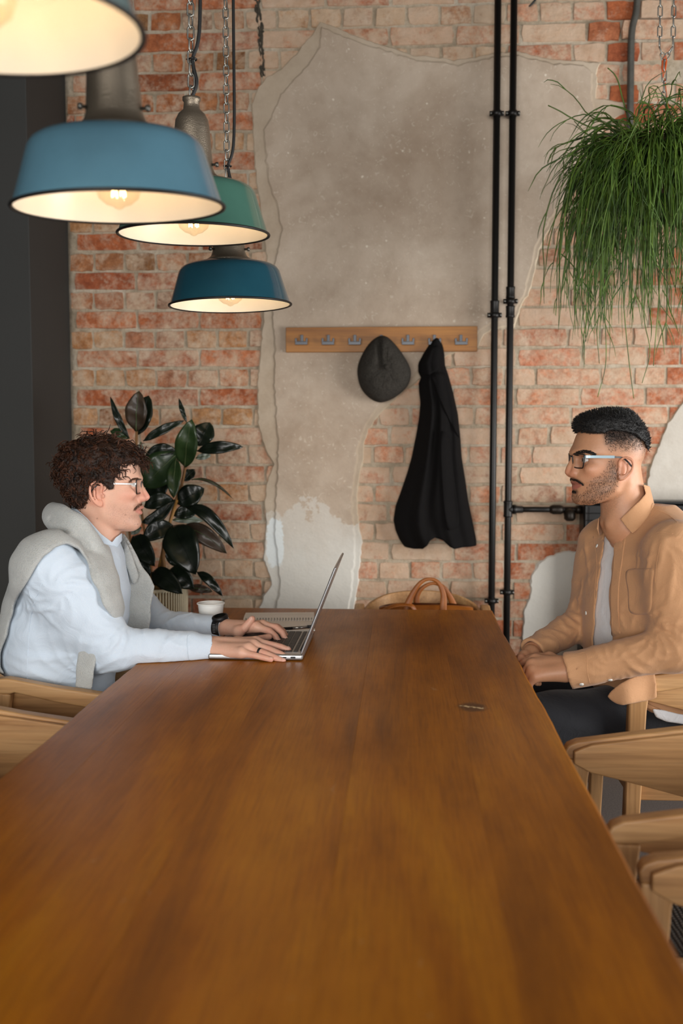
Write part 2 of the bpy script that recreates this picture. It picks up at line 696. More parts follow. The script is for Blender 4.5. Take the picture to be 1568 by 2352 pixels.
# a charred vertical chase between the bricks and the plaster
bm = bmesh.new()
ch = [(588, -6), (592, 30), (598, 60), (597, 90), (602, 130), (604, 178)]
for q in range(3):
    pts = [at(x + q * 4 - 3 + R_.uniform(-1.5, 1.5), y + R_.uniform(-3, 3), YW - .002) for x, y in ch]
    pts = spline(pts, 30)
    add_tube(bm, [p + Vector((R_.uniform(-1, 1) * .003, 0, 0)) for p in pts], [.0015 + .0055 * R_.random() for _ in pts], 6)
part('charred_batten', bm, simple('charred wood', lin(62, 56, 46), .9, 0, 120, .6, .6, 90), wall, True, local=False, label='blackened remains of a batten set in the wall')

# dark pier on the left ----------------------------------------------
YF = 3.44
XP = XC
bm = bmesh.new()
add_box(bm, ((XP - 2.6) / 2 - 0, (YF + YW + .25) / 2, 1.65), (2.6 + XP, YW + .25 - YF, 3.3))
for v in bm.verts:
    if v.co.x < XP - .01:
        v.co.x = -2.6
M_dark = simple('charcoal paint', lin(47, 47, 45), .75, 0, 6, .08, .25, 60)
wl = part('wall_left', bm, M_dark, None, False, 'structure', bevel=.004)
wl['label'] = 'charcoal painted pier left of the brick wall'
bm = bmesh.new()
add_box(bm, (-2.66, .9, 1.65), (.12, 6.6, 3.3))
part('wall_far_left', bm, M_dark, None, False, 'structure')['label'] = 'charcoal painted side wall'


def mat_floor():
    t = NT('grey brown floor')
    v = t.coord('Object')
    a = t.noise(v, 220, 4, .7)
    b = t.noise(v, 3, 5)
    c = t.mix(t.ramp(a, [(.35, (0, 0, 0)), (.65, (1, 1, 1))]), lin(62, 54, 50), lin(112, 102, 96))
    c = t.mix(.3, c, t.ramp(b, [(.3, (.6, .6, .6)), (.7, (1, 1, 1))]), 'MULTIPLY')
    return t.set(c, .9, 0, t.bump(a, .5, .004))


bm = bmesh.new()
add_box(bm, (-.4, 1.0, -.05), (4.6, 6.2, .1))
part('floor', bm, mat_floor(), None, False, 'structure')
bm = bmesh.new()
add_box(bm, (.3, .5, 3.35), (6.4, 7.2, .1))
part('ceiling', bm, simple('dark ceiling', lin(70, 67, 63), .9), None, False, 'structure')

# ------------------------------------------------------------------ pipes
M_pipe = simple('black painted pipe', lin(24, 22, 20), .42, .3, 60, .3, .15, 300)
M_bolt = simple('worn steel bolt', lin(120, 118, 112), .4, .9)


def pipe_clamp(parent, x, y, z, r):
    bm = bmesh.new()
    add_lathe(bm, [(r, -.010), (r + .005, -.009), (r + .006, 0), (r + .005, .009), (r, .010)], 20, Matrix.Translation((x, y, z)))
    for s in (-1, 1):
        add_box(bm, (x + s * (r + .0075), y, z), (.012, .007, .017))
    add_tube(bm, [(x, y + r, z), (x, YW - .004 - parent.location.y, z)], .006, 8)
    c = part('clamp', bm, M_pipe, parent, True)
    for s in (-1, 1):
        bm = bmesh.new()
        add_lathe(bm, [(0, -.009), (.005, -.009), (.005, -.004), (.003, -.003), (.003, .008), (0, .008)], 8,
                  Matrix.Translation((x + s * (r + .009), y - .002, z)) @ Matrix.Rotation(rad(-90), 4, 'X'))
        part('bolt', bm, M_bolt, c, True)


def vertical_pipe(label, px, pyref, Y, r, couplings, clamps, extra=None):
    x = at(px, pyref, Y).x
    P = thing('heating_pipe', label, 'pipe', (x, Y, 0))
    bm = bmesh.new()
    add_tube(bm, [(0, 0, .02), (0, 0, 1.2), (0, 0, 3.29)], r, 16)
    part('tube', bm, M_pipe, P, True)
    for y0, y1 in couplings:
        za, zb = at(px, y0, Y).z, at(px, y1, Y).z
        bm = bmesh.new()
        add_lathe(bm, [(r, za), (r + .004, za - .001), (r + .0045, za - .006), (r + .0035, za - .010), (r + .0035, zb + .010), (r + .0045, zb + .006), (r + .004, zb + .001), (r, zb)], 18)
        part('coupling', bm, M_pipe, P, True)
    for yc in clamps:
        z = at(px, yc, Y).z
        pipe_clamp(P, 0, 0, z, r)
    return P


vertical_pipe('left black vertical pipe, clear of the radiator branch', 1135, 760, 3.775, .0128, [(690, 722)], [261, 724, 1380])
P2 = vertical_pipe('right black vertical pipe with tee branch to the radiator', 1171, 760, 3.775, .0128, [(658, 686), (702, 730), (1150, 1188)], [261, 692, 1360])
zb = at(1171, 1170, 3.775).z
bm = bmesh.new()
xe = at(1296, 1170, 3.775).x - P2.location.x
add_tube(bm, [(.0, 0, zb), (.02, 0, zb)], .0165, 14)
add_tube(bm, [(.0, 0, zb), (xe + .03, 0, zb)], .0108, 14)
add_tube(bm, [(.018, 0, zb), (.03, 0, zb), (.032, 0, zb), (.055, 0, zb)], [.018, .018, .0145, .0135], 14)
part('branch_tube', bm, M_pipe, P2, True)
bm = bmesh.new()
add_tube(bm, [(xe - .055, 0, zb), (xe - .045, 0, zb), (xe - .015, 0, zb), (xe - .005, 0, zb)], [.014, .0195, .0195, .014], 6)
add_tube(bm, [(xe - .0, 0, zb), (xe + .06, 0, zb)], .011, 12)
add_tube(bm, [(xe + .018, 0, zb), (xe + .018, -.004, zb - .008), (xe + .018, -.01, zb - .034), (xe + .018, -.011, zb - .042)], [.012, .022, .021, .012], 14)
add_tube(bm, [(xe + .040, 0, zb), (xe + .046, 0, zb), (xe + .058, 0, zb), (xe + .062, 0, zb)], [.012, .018, .018, .012], 6)
part('valve', bm, simple('dark bronze valve', lin(40, 33, 26), .45, .5), P2, True, label='dark bronze radiator valve')

# radiator
M_rad = simple('black enamel radiator', lin(10, 10, 11), .35, .0)
M_grille = simple('grey grille line', lin(70, 70, 70), .5, .5)
p0 = at(1336, 1155, 3.76)
radx0, radz1 = p0.x, p0.z
RD = thing('radiator', 'black radiator with wire grid front behind seated man in tan shirt', 'radiator', (radx0 + .45, 3.77, 0))
bm = bmesh.new()
add_box(bm, (0, 0, (radz1 + .32) / 2), (.90, .10, radz1 - .32))
part('casing', bm, M_rad, RD, bevel=.012, seg=3)
bm = bmesh.new()
add_box(bm, (0, 0, radz1 + .004), (.91, .115, .010))
part('top_cap', bm, M_rad, RD, bevel=.003)
for s in (-.4, .4):
    bm = bmesh.new()
    add_box(bm, (s, 0, .165), (.035, .07, .33))
    part('foot', bm, M_rad, RD, bevel=.006)
gw = bmesh.new()
for i in range(19):
    add_tube(gw, [(-.43 + i * .0478, -.054, .34), (-.43 + i * .0478, -.054, radz1 - .012)], .0014, 5)
i = 0
z = radz1 - .036
while z > .36:
    add_tube(gw, [(-.445, -.056, z), (.445, -.056, z)], .0014, 5)
    z -= .026
part('wire_grid', gw, M_grille, RD, True, 'stuff')

# grey metal conduit at upper right, bent
bm = bmesh.new()
pts = [(1464, -8), (1460, 30), (1452, 62), (1449, 100), (1448, 160), (1447, 240), (1446, 330), (1446, 400), (1446, 430)]
add_tube(bm, spline([at(x, y, YW - .022) for x, y in pts], 40), .0128, 12)
cond = part('conduit', bm, simple('weathered lead conduit', lin(96, 94, 88), .55, .55, 30, .45, .3, 90), None, True)
tag(cond, 'weathered grey conduit running down the wall behind hanging plant', 'conduit')
# a stub of black cable at the top edge
bm = bmesh.new()
add_tube(bm, spline([at(1240, -30, YW - .004), at(1232, -6, YW - .03), at(1222, 8, YW - .032), at(1214, 15, YW - .03)], 12), [.004] * 9 + [.0035, .003, .002], 8)
tag(part('cable', bm, simple('black rubber cable', lin(18, 18, 18), .5), None, True), 'short black cable end poking from the bricks beside the pipes', 'cable')
# ------------------------------------------------------------------ pendant lamps
def enamel(name, col):
    t = NT(name)
    v = t.coord('Object')
    c = t.mix(t.noise(v, 18, 5), tuple(x * .86 for x in col[:3]), tuple(x * 1.1 for x in col[:3]))
    chips = t.ramp(t.noise(v, 60, 2), [(.80, (0, 0, 0)), (.82, (1, 1, 1))])
    c = t.mix(chips, c, (.02, .02, .02))
    t.set(c, .22, 0, t.bump(t.noise(v, 30, 2), .03, .002))
    t.b.inputs['Coat Weight'].default_value = .5
    return t.m


M_white_en = simple('white enamel', lin(245, 238, 222), .3, 0, 20, .03)
M_cast = simple('cast aluminium', lin(140, 128, 112), .36, .75, 14, .25, .5, 420)
M_rim = simple('worn black rim', lin(22, 20, 18), .5)
M_chain = simple('zinc chain', lin(170, 168, 160), .35, .9)
M_flex = simple('black flex', lin(20, 20, 20), .55)
M_tie = simple('cable tie', lin(12, 12, 12), .4)


def mat_bulb():
    t = NT('clear amber bulb glass')
    t.t.nodes.remove(t.b)
    tr = t.n('ShaderNodeBsdfTransparent')
    tr.inputs[0].default_value = (1, .96, .88, 1)
    gl = t.n('ShaderNodeBsdfGlossy')
    gl.inputs['Roughness'].default_value = .03
    mx = t.n('ShaderNodeMixShader')
    lw = t.n('ShaderNodeLayerWeight')
    lw.inputs[0].default_value = .25
    t.l(t.math('MULTIPLY', lw.outputs['Facing'], .35), mx.inputs[0])
    t.l(tr.outputs[0], mx.inputs[1])
    t.l(gl.outputs[0], mx.inputs[2])
    t.l(mx.outputs[0], t.out.inputs[0])
    return t.m


def mat_filament():
    t = NT('glowing filament')
    t.b.inputs['Emission Color'].default_value = (1, .66, .30, 1)
    t.b.inputs['Emission Strength'].default_value = 7
    return t.m


M_bulb, M_fil = mat_bulb(), mat_filament()


def chain_mesh(bm, top, bot, link=.030, r=.0022, w=.0068):
    top, bot = Vector(top), Vector(bot)
    d = (bot - top)
    n = max(2, int(d.length / (link - 2.2 * r)))
    step = d / n
    dn = d.normalized()
    for i in range(n):
        c = top + step * (i + .5)
        a = Vector((1, 0, 0)) if i % 2 else Vector((.35, .94, 0))
        a = (a - dn * a.dot(dn)).normalized()
        hl = step.length / 2 + r * 1.1 - w
        loop = []
        for q in range(7):
            t = math.pi * q / 6
            loop.append(c + dn * (hl + math.sin(t) * w) + a * math.cos(t) * w)
        for q in range(7):
            t = math.pi + math.pi * q / 6
            loop.append(c - dn * (hl - math.sin(t) * w) + a * math.cos(t) * w)
        add_tube(bm, loop, r, 5, True)


def pendant(label, color, cx, cy, Y, D, tilt_x, tilt_y, pw, squash=1.0):
    c = at(cx, cy, Y)
    L = bpy.data.objects.new('pendant_lamp', None)
    COL.objects.link(L)
    tag(L, label, 'lamp', 'enamel pendant lamps over the table')
    L.location = c
    L.rotation_euler = (tilt_x, tilt_y, 0)
    R = D / 2
    H = .305 * D
    # shade: slanted wall, rounded shoulder, shallow top
    outer = [(R, 0), (R * .985, .012 * D), (.915 * R, .12 * D), (.845 * R, .235 * D), (.825 * R, .268 * D), (.785 * R, .298 * D), (.72 * R, .318 * D), (.55 * R, .34 * D), (.40 * R, .352 * D)]
    t_ = .004
    inner = [(r - t_, z - (t_ if i > 3 else 0)) for i, (r, z) in enumerate(outer)]
    bm = bmesh.new()
    add_lathe(bm, outer, 64, mi=0)
    add_lathe(bm, inner[::-1] + [], 64, mi=1)
    add_lathe(bm, [(.40 * R, .352 * D), (.40 * R - t_, .352 * D - t_)], 64, mi=0)
    sh = part('shade', bm, [color, M_white_en], L, True)
    bm = bmesh.new()
    add_tube(bm, [(R * math.cos(a), R * math.sin(a), 0) for a in [2 * math.pi * k / 72 for k in range(72)]], .0030, 8, True)
    part('rim', bm, M_rim, sh, True)
    z0 = .345 * D
    neck = [(.0, z0 + .0), (.385 * R, z0), (.39 * R, z0 + .012 * D), (.375 * R, z0 + .022 * D), (.335 * R, z0 + .032 * D), (.295 * R, z0 + .050 * D), (.268 * R, z0 + .085 * D),
            (.250 * R, z0 + .20 * D), (.232 * R, z0 + .32 * D), (.215 * R, z0 + .385 * D), (.175 * R, z0 + .425 * D), (.11 * R, z0 + .455 * D), (.10 * R, z0 + .50 * D), (.118 * R, z0 + .51 * D), (.118 * R, z0 + .53 * D), (0, z0 + .535 * D)]
    bm = bmesh.new()
    add_lathe(bm, neck, 40)
    nk = part('neck', bm, M_cast, L, True)
    zt = z0 + .535 * D
    bm = bmesh.new()
    for sx, sy in ((1, -.1), (-.8, -.6)):
        bm = bmesh.new()
        dd = Vector((sx, sy, 0)).normalized()
        add_tube(bm, [dd * .24 * R + Vector((0, 0, z0 + .10 * D)), dd * .31 * R + Vector((0, 0, z0 + .10 * D)), dd * .315 * R + Vector((0, 0, z0 + .10 * D)), dd * .35 * R + Vector((0, 0, z0 + .10 * D))], [.003, .003, .0055, .0055], 8)
        part('thumb_screw', bm, M_bolt, nk, True)
    # socket, bulb and filament
    bm = bmesh.new()
    add_lathe(bm, [(0, .34 * D), (.02, .34 * D), (.021, .20 * D), (.017, .19 * D), (0, .19 * D)], 20)
    part('socket', bm, M_rim, L, True)
    bz = .034 * D + .021
    bm = bmesh.new()
    add_lathe(bm, [(0, -.036 + bz), (.006, -.034 + bz), (.009, -.031 + bz), (.020, -.0275 + bz), (.032, -.018 + bz), (.0375, -.002 + bz), (.036, .014 + bz), (.027, .034 + bz), (.016, .050 + bz), (.014, .19 * D)], 32)
    bl = part('bulb', bm, M_bulb, L, True)
    bm = bmesh.new()
    for k in range(6):
        a = 2 * math.pi * k / 6
        add_tube(bm, [(.011 * math.cos(a), .011 * math.sin(a), bz - .016), (.007 * math.cos(a + .5), .007 * math.sin(a + .5), bz + .034)], .0012, 5)
    part('filament', bm, M_fil, bl, True)
    # suspension: chain and flex rise plumb from the tilted cap
    bpy.context.view_layer.update()
    M = Matrix.LocRotScale(L.location, L.rotation_euler, (1, 1, 1))
    cap = M @ Vector((0, 0, zt - .004))
    Mi = M.inverted()
    bm = bmesh.new()
    topp = Vector((cap.x, cap.y, 3.31))
    chain_mesh(bm, topp, cap)
    for v in bm.verts:
        v.co = Mi @ v.co
    part('chain', bm, M_chain, L, True)
    bm = bmesh.new()
    tie = cap + Vector((.004, 0, .085))
    fl = spline([cap, cap + Vector((.012, 0, .035)), tie, tie + Vector((.016, .002, .08)), tie + Vector((.017, .002, .4)), Vector((cap.x + .02, cap.y, 3.31))], 34)
    add_tube(bm, fl, .0042, 8)
    for v in bm.verts:
        v.co = Mi @ v.co
    part('flex', bm, M_flex, L, True)
    bm = bmesh.new()
    add_lathe(bm, [(.0085, -.002), (.010, -.001), (.010, .001), (.0085, .002)], 12, Matrix.Translation(tie))
    add_tube(bm, [tie + Vector((-.009, 0, 0)), tie + Vector((-.015, 0, .001))], .0012, 5)
    for v in bm.verts:
        v.co = Mi @ v.co
    part('cable_tie', bm, M_tie, L, True)
    ld = bpy.data.lights.new('bulb_light', 'POINT')
    ld.energy, ld.color, ld.shadow_soft_size = pw, (1, .75, .52), .022
    lo = bpy.data.objects.new('bulb_light', ld)
    COL.objects.link(lo)
    lo.parent = L
    lo.location = (0, 0, bz + .045)
    # light strikes the enamel first: keep the lamp below its own glass
    bl.visible_shadow = True
    return L


E_blue = enamel('sky blue enamel', lin(84, 124, 142))
E_green = enamel('sea green enamel', lin(72, 116, 102))
E_teal = enamel('petrol blue enamel', lin(26, 74, 90))
E_pale = enamel('pale blue enamel', lin(120, 140, 140))
pendant('cut-off pendant lamp at the upper corner, glowing cream inside', E_pale, -42, 65, 1.07, .34, rad(4.0), rad(0), 5.4)
pendant('sky blue enamel pendant lamp, largest full one, nearest the corner lamp', E_blue, 274, 477, 1.63, .34, rad(4.2), rad(-1.0), 5.4)
pendant('sea green enamel pendant lamp between the two blue ones', E_green, 445, 539, 2.27, .34, rad(3.0), rad(0.2), 5.4)
pendant('dark petrol blue pendant lamp, lowest and nearest the brick wall', E_teal, 529, 701, 2.80, .34, rad(.8), rad(-1.2), 5.4)
# ------------------------------------------------------------------ table
def on_plane(px, py, z):
    r = ray(px, py)
    t = (z - CAM.z) / r.z
    return CAM + r * t


TZ = .75
TR = on_plane(1130, 1402, TZ)
TX1, TY1 = TR.x, TR.y
TX0 = on_plane(147, 1661.6, TZ).x
TY0 = .25


def mat_table():
    t = NT('oiled oak table top')
    oi = t.n('ShaderNodeObjectInfo').outputs['Random']
    tc = t.n('ShaderNodeTexCoord').outputs['Object']
    off = t.n('ShaderNodeVectorMath', operation='ADD')
    cx = t.n('ShaderNodeCombineXYZ')
    t.l(t.math('MULTIPLY', oi, .6), cx.inputs[0])
    t.l(t.math('MULTIPLY', oi, .4), cx.inputs[1])
    t.l(tc, off.inputs[0])
    t.l(cx.outputs[0], off.inputs[1])

    def mp(sc):
        m = t.n('ShaderNodeMapping')
        m.inputs['Scale'].default_value = sc
        t.l(off.outputs[0], m.inputs[0])
        return m.outputs[0]
    a = t.noise(mp((7, .8, 7)), 1.1, 6, .6, .8)
    fine = t.noise(mp((160, 5, 160)), 1.5, 4, .65, .3)
    blot = t.noise(mp((3.5, 2.2, 3.5)), 1.0, 6, .65)
    c = t.ramp(a, [(.28, lin(132, 74, 0)), (.5, lin(172, 101, 0)), (.74, lin(192, 122, 6))])
    c = t.mix(.50, c, t.ramp(fine, [(.33, (.5, .42, .34)), (.56, (1, 1, 1))]), 'MULTIPLY')
    c = t.mix(.55, c, t.ramp(blot, [(.30, (.55, .48, .42)), (.6, (1, 1, 1))]), 'MULTIPLY')
    # worn pale scratches
    g = t.n('ShaderNodeNewGeometry').outputs['Position']
    m = t.n('ShaderNodeMapping')
    m.inputs['Scale'].default_value = (38, 16, 1)
    m.inputs['Rotation'].default_value = (0, 0, .5)
    t.l(g, m.inputs[0])
    s = t.ramp(t.noise(m.outputs[0], 1, 2, .5, 1.2), [(.735, (0, 0, 0)), (.765, (1, 1, 1))])
    c = t.mix(t.math('MULTIPLY', s, .22), c, lin(196, 160, 120))
    # one split knot with pale filler
    k0 = on_plane(1085, 1624, TZ)
    sp = t.n('ShaderNodeSeparateXYZ')
    t.l(g, sp.inputs[0])
    dx = t.math('DIVIDE', t.math('SUBTRACT', sp.outputs[0], k0.x), .036)
    dy = t.math('DIVIDE', t.math('SUBTRACT', sp.outputs[1], k0.y), .040)
    r = t.math('ADD', t.math('POWER', t.math('ABSOLUTE', dx), 2), t.math('POWER', t.math('ABSOLUTE', dy), 2))
    r = t.math('ADD', r, t.math('MULTIPLY', t.math('SUBTRACT', t.noise(g, 90, 4), .5), 1.6))
    c = t.mix(t.ramp(r, [(.3, (.75, .75, .75)), (1.1, (0, 0, 0))]), c, lin(58, 32, 12))
    slit = t.math('ADD', t.math('ABSOLUTE', t.math('SUBTRACT', dy, t.math('MULTIPLY', dx, -.35))), t.math('MULTIPLY', t.math('SUBTRACT', t.noise(g, 120, 3), .5), .7))
    c = t.mix(t.math('MULTIPLY', t.ramp(slit, [(.04, (1, 1, 1)), (.12, (0, 0, 0))]), t.ramp(r, [(.35, (1, 1, 1)), (.6, (0, 0, 0))])), c, lin(224, 196, 150))
    bp = t.bump(fine, .22, .0016)
    t.set(c, t.ramp(blot, [(.3, (.46, .46, .46)), (.7, (.36, .36, .36))]), 0, bp)
    t.b.inputs['Specular IOR Level'].default_value = .30
    return t.m


M_table = mat_table()
M_oak = wood('light oak along x', lin(150, 106, 62), lin(188, 142, 92), lin(204, 162, 112), 0, 1.0, .48)
M_oak_z = wood('light oak along z', lin(148, 104, 60), lin(184, 138, 88), lin(204, 160, 110), 2, 1.0, .48)
M_oak_y = wood('light oak along y', lin(150, 106, 62), lin(188, 142, 92), lin(204, 162, 112), 1, 1.0, .48)
T = thing('dining_table', 'long oiled brown wooden table running from the front to the far chair', 'table', ((TX0 + TX1) / 2, (TY0 + TY1) / 2, 0))
ox, oy = T.location.x, T.location.y
seams = [TX0, -.53, -.302, -.08, .12, TX1]
for i in range(5):
    a, b = seams[i], seams[i + 1]
    bm = bmesh.new()
    n = 60
    cols = []
    for k in range(n + 1):
        y = TY0 + (TY1 - TY0) * k / n
        wa = .0035 * mnoise.noise(Vector((y * 3.1, 0, 1))) + .0012 * mnoise.noise(Vector((y * 17, 0, 1))) if i == 0 else .0
        wb = .0 if i < 4 else .0035 * mnoise.noise(Vector((y * 3.3, 4, 1))) + .0014 * mnoise.noise(Vector((y * 16, 4, 1)))
        e = .006 if i in (0, 4) else .0006
        sec = [(a + wa, TZ - .044), (a + wa, TZ - (e if i == 0 else .0004)), (a + wa + (e * .35 if i == 0 else .0002), TZ - (e * .3 if i == 0 else .0001)), (a + wa + (e if i == 0 else .0004), TZ),
               (b + wb - (e if i == 4 else .0004), TZ), (b + wb - (e * .35 if i == 4 else .0002), TZ - (e * .3 if i == 4 else .0001)), (b + wb, TZ - (e if i == 4 else .0004)), (b + wb, TZ - .044)]
        cols.append([bm.verts.new((x - ox, y - oy, z)) for x, z in sec])
    m = len(cols[0])
    for k in range(n):
        for q in range(m):
            bm.faces.new((cols[k][q], cols[k][(q + 1) % m], cols[k + 1][(q + 1) % m], cols[k + 1][q]))
    bm.faces.new(cols[0][::-1])
    bm.faces.new(cols[-1])
    bmesh.ops.recalc_face_normals(bm, faces=bm.faces)
    part('plank', bm, M_table, T)
for sx in (-1, 1):
    for yy in (TY0 + .25, TY1 - .35):
        bm = bmesh.new()
        add_box(bm, (sx * .30, yy - oy, .353), (.08, .08, .706))
        part('leg', bm, M_table, T, bevel=.006)
bm = bmesh.new()
add_box(bm, (0, TY0 + .25 - oy, .66), (.53, .03, .085))
part('apron', bm, M_table, T)
bm = bmesh.new()
add_box(bm, (0, TY1 - .35 - oy, .66), (.53, .03, .085))
part('apron', bm, M_table, T)

# ------------------------------------------------------------------ chairs
def mat_weave():
    t = NT('dark woven cord')
    v = t.coord('Object', (1, 1, 1))
    w = t.n('ShaderNodeTexWave', wave_type='BANDS', bands_direction='X')
    w.inputs['Scale'].default_value = 34
    w.inputs['Distortion'].default_value = 1.5
    t.l(v, w.inputs[0])
    w2 = t.n('ShaderNodeTexWave', wave_type='BANDS', bands_direction='Y')
    w2.inputs['Scale'].default_value = 34
    w2.inputs['Distortion'].default_value = 1.5
    t.l(v, w2.inputs[0])
    h = t.math('MULTIPLY', w.outputs['Fac'], w2.outputs['Fac'])
    c = t.ramp(h, [(.1, lin(24, 20, 16)), (.6, lin(92, 80, 66))])
    return t.set(c, .85, 0, t.bump(h, .8, .006))


M_weave = mat_weave()


def sweep_rect(bm, path, w, d, lat=Vector((0, 1, 0))):
    """rectangular section: w along lat, d across the path in the path plane"""
    pts = [Vector(p) for p in path]
    dd = d if isinstance(d, list) else [d] * len(pts)
    rings = []
    for i, p in enumerate(pts):
        t = (pts[min(i + 1, len(pts) - 1)] - pts[max(i - 1, 0)]).normalized()
        nrm = t.cross(lat).normalized()
        rings.append([bm.verts.new(p + lat * (sx * w / 2) + nrm * (sz * dd[i] / 2)) for sx, sz in ((-1, -1), (1, -1), (1, 1), (-1, 1))])
    for a, b in zip(rings[:-1], rings[1:]):
        for k in range(4):
            bm.faces.new((a[k], a[(k + 1) % 4], b[(k + 1) % 4], b[k]))
    bm.faces.new(rings[0][::-1])
    bm.faces.new(rings[-1])
    bmesh.ops.recalc_face_normals(bm, faces=bm.faces)


CW = .215      # half width to the middle of the arms
ZF, ZR = .675, .735


def make_chair(label, loc, rotz, group='oak armchairs round the table'):
    C = thing('armchair', label, 'chair', loc, rotz, group)
    for s in (-1, 1):
        y = s * CW
        # front leg
        bm = bmesh.new()
        sweep_rect(bm, [(.215, y, 0), (.205, y, .30), (.195, y, ZF - .075), (.193, y, ZF - .036)], .030, [.030, .038, .044, .050])
        part('leg', bm, M_oak_z, C, bevel=.005)
        bm = bmesh.new()
        sweep_rect(bm, [(-.255, y, 0), (-.215, y, .30), (-.185, y, ZR - .085), (-.180, y, ZR - .040)], .030, [.030, .036, .040, .044])
        part('leg', bm, M_oak_z, C, bevel=.005)
        # arm rail with rounded mitred ends
        bm = bmesh.new()
        top = [(.219, ZF - .036), (.222, ZF - .018), (.214, ZF - .006), (.196, ZF + .002), (.10, ZF + .016), (-.05, ZR - .024), (-.165, ZR - .004), (-.190, ZR - .006), (-.203, ZR - .018), (-.205, ZR - .042)]
        bot = [(-.158, ZR - .042), (-.148, ZR - .039), (-.05, ZR - .060), (.10, ZF - .024), (.158, ZF - .034), (.168, ZF - .036)]
        add_poly_prism(bm, top + bot, y + .016, y - .016)
        bmesh.ops.recalc_face_normals(bm, faces=bm.faces)
        part('arm_rail', bm, M_oak, C, bevel=.005)
    # bent wooden shell inside the frame
    plan = [Vector((.205, CW - .024, 0)), Vector((.10, CW - .022, 0)), Vector((-.06, CW - .022, 0)), Vector((-.17, CW - .026, 0)), Vector((-.235, CW - .075, 0)), Vector((-.262, CW - .14, 0)), Vector((-.272, 0, 0))]
    pl = spline(plan, 34)
    pl = pl + [Vector((p.x, -p.y, 0)) for p in pl[-2::-1]]
    bm = bmesh.new()
    rings = []
    n = len(pl)
    for i, p in enumerate(pl):
        t = (pl[min(i + 1, n - 1)] - pl[max(i - 1, 0)]).normalized()
        nn = Vector((t.y, -t.x, 0))
        u = min(1, max(0, (.205 - p.x) / .47))
        e = min(1, u / .07)
        zt = (ZF - .004 + (ZR - .008 - ZF) * min(1, (.196 - p.x) / .386)) - .010 * (1 - e) + .040 * max(0, (-.17 - p.x) / .102) ** 1.2
        zb = ZF - .052 - .070 * min(1, u / .6) ** 1.1 + .012 * (1 - e)
        lean = .020 * max(0, u - .5)
        th = .007
        rings.append([bm.verts.new(q) for q in (p + nn * th + Vector((-lean * 0, 0, zb)), p - nn * th + Vector((0, 0, zb)), p - nn * th + Vector((-lean, 0, (zb + zt) / 2)), p - nn * th + Vector((-lean * 2, 0, zt)), p + nn * th + Vector((-lean * 2, 0, zt)), p + nn * th + Vector((-lean, 0, (zb + zt) / 2)))])
    for a, b in zip(rings[:-1], rings[1:]):
        for k in range(6):
            bm.faces.new((a[k], a[(k + 1) % 6], b[(k + 1) % 6], b[k]))
    bm.faces.new(rings[0][::-1])
    bm.faces.new(rings[-1])
    bmesh.ops.recalc_face_normals(bm, faces=bm.faces)
    part('backrest', bm, M_oak, C, bevel=.003)
    for nm, c, s in (('seat_rail', (.0, CW - .02, .405), (.40, .022, .05)), ('seat_rail', (.0, -CW + .02, .405), (.40, .022, .05)), ('seat_rail', (.19, 0, .405), (.024, .38, .05)), ('seat_rail', (-.20, 0, .405), (.024, .38, .05))):
        bm = bmesh.new()
        add_box(bm, c, s)
        part(nm, bm, M_oak if s[0] > .1 else M_oak_y, C, bevel=.004)
    bm = bmesh.new()
    n = 12
    g = [[bm.verts.new((-.205 + .41 * i / n, -.185 + .37 * j / n, .432 - .012 * math.sin(math.pi * i / n) * math.sin(math.pi * j / n))) for i in range(n + 1)] for j in range(n + 1)]
    for j in range(n):
        for i in range(n):
            bm.faces.new((g[j][i], g[j][i + 1], g[j + 1][i + 1], g[j + 1][i]))
    ret = bmesh.ops.extrude_face_region(bm, geom=bm.faces[:])
    for e in ret['geom']:
        if isinstance(e, bmesh.types.BMVert):
            e.co.z -= .022
    bmesh.ops.recalc_face_normals(bm, faces=bm.faces)
    part('seat', bm, M_weave, C, True, label='dark woven cord seat')
    return C


CH = make_chair('oak armchair in which the man with the grey sweater sits', (-.762, 2.50, 0), 0)


def chair(label, loc, rotz):
    c = copy_tree(CH)
    c.location, c.rotation_euler = loc, (0, 0, rotz)
    c['label'] = label
    return c


chair('empty oak armchair at the left table edge, in front of the man in blue', (-.760, 1.845, 0), 0)
chair('oak armchair under the man in tan shirt, his shirt tail over its arm', (.775, 2.655, 0), rad(180)).scale = (1, 1, 1.06)
chair('empty oak armchair beside the man in tan, second from the wall', (.560, 1.825, 0), rad(180))
chair('empty oak armchair nearest the camera, cut off by the lower right edge', (.560, 1.235, 0), rad(176))
chair('oak armchair at the far table end with the tan bag on it', (.076, 3.235, 0), rad(-90))

# ------------------------------------------------------------------ laptop
M_alu = simple('silver aluminium', lin(176, 178, 180), .32, .85, 300, .03)
M_keywell = simple('grey key deck', lin(150, 146, 142), .4, .5)
M_key = simple('black keys', lin(20, 20, 22), .5)
M_screen = simple('dark glass screen', lin(10, 10, 12), .08)
LH = on_plane(695, 1519, TZ)
LX1, LY0 = LH.x, LH.y
LD, LW, LT = .236, .325, .0145
LP = thing('laptop', 'open silver laptop under the hands of the man in blue', 'laptop', (LX1 - LD / 2, LY0 + LW / 2, TZ))
bm = bmesh.new()
add_box(bm, (0, 0, .0018 + LT / 2), (LD, LW, LT))
part('base', bm, M_alu, LP, bevel=.0045, seg=3)
bm = bmesh.new()
for sx in (-1, 1):
    for sy in (-1, 1):
        add_lathe(bm, [(0, 0), (.007, 0), (.007, .0025), (0, .0025)], 10, Matrix.Translation((sx * LD * .42, sy * LW * .42, 0)))
part('foot_pads', bm, M_key, LP, kind='stuff')
zt = .0018 + LT
bm = bmesh.new()
add_box(bm, (.052, 0, zt + .0001), (.108, .276, .0004))
part('key_deck', bm, M_keywell, LP)
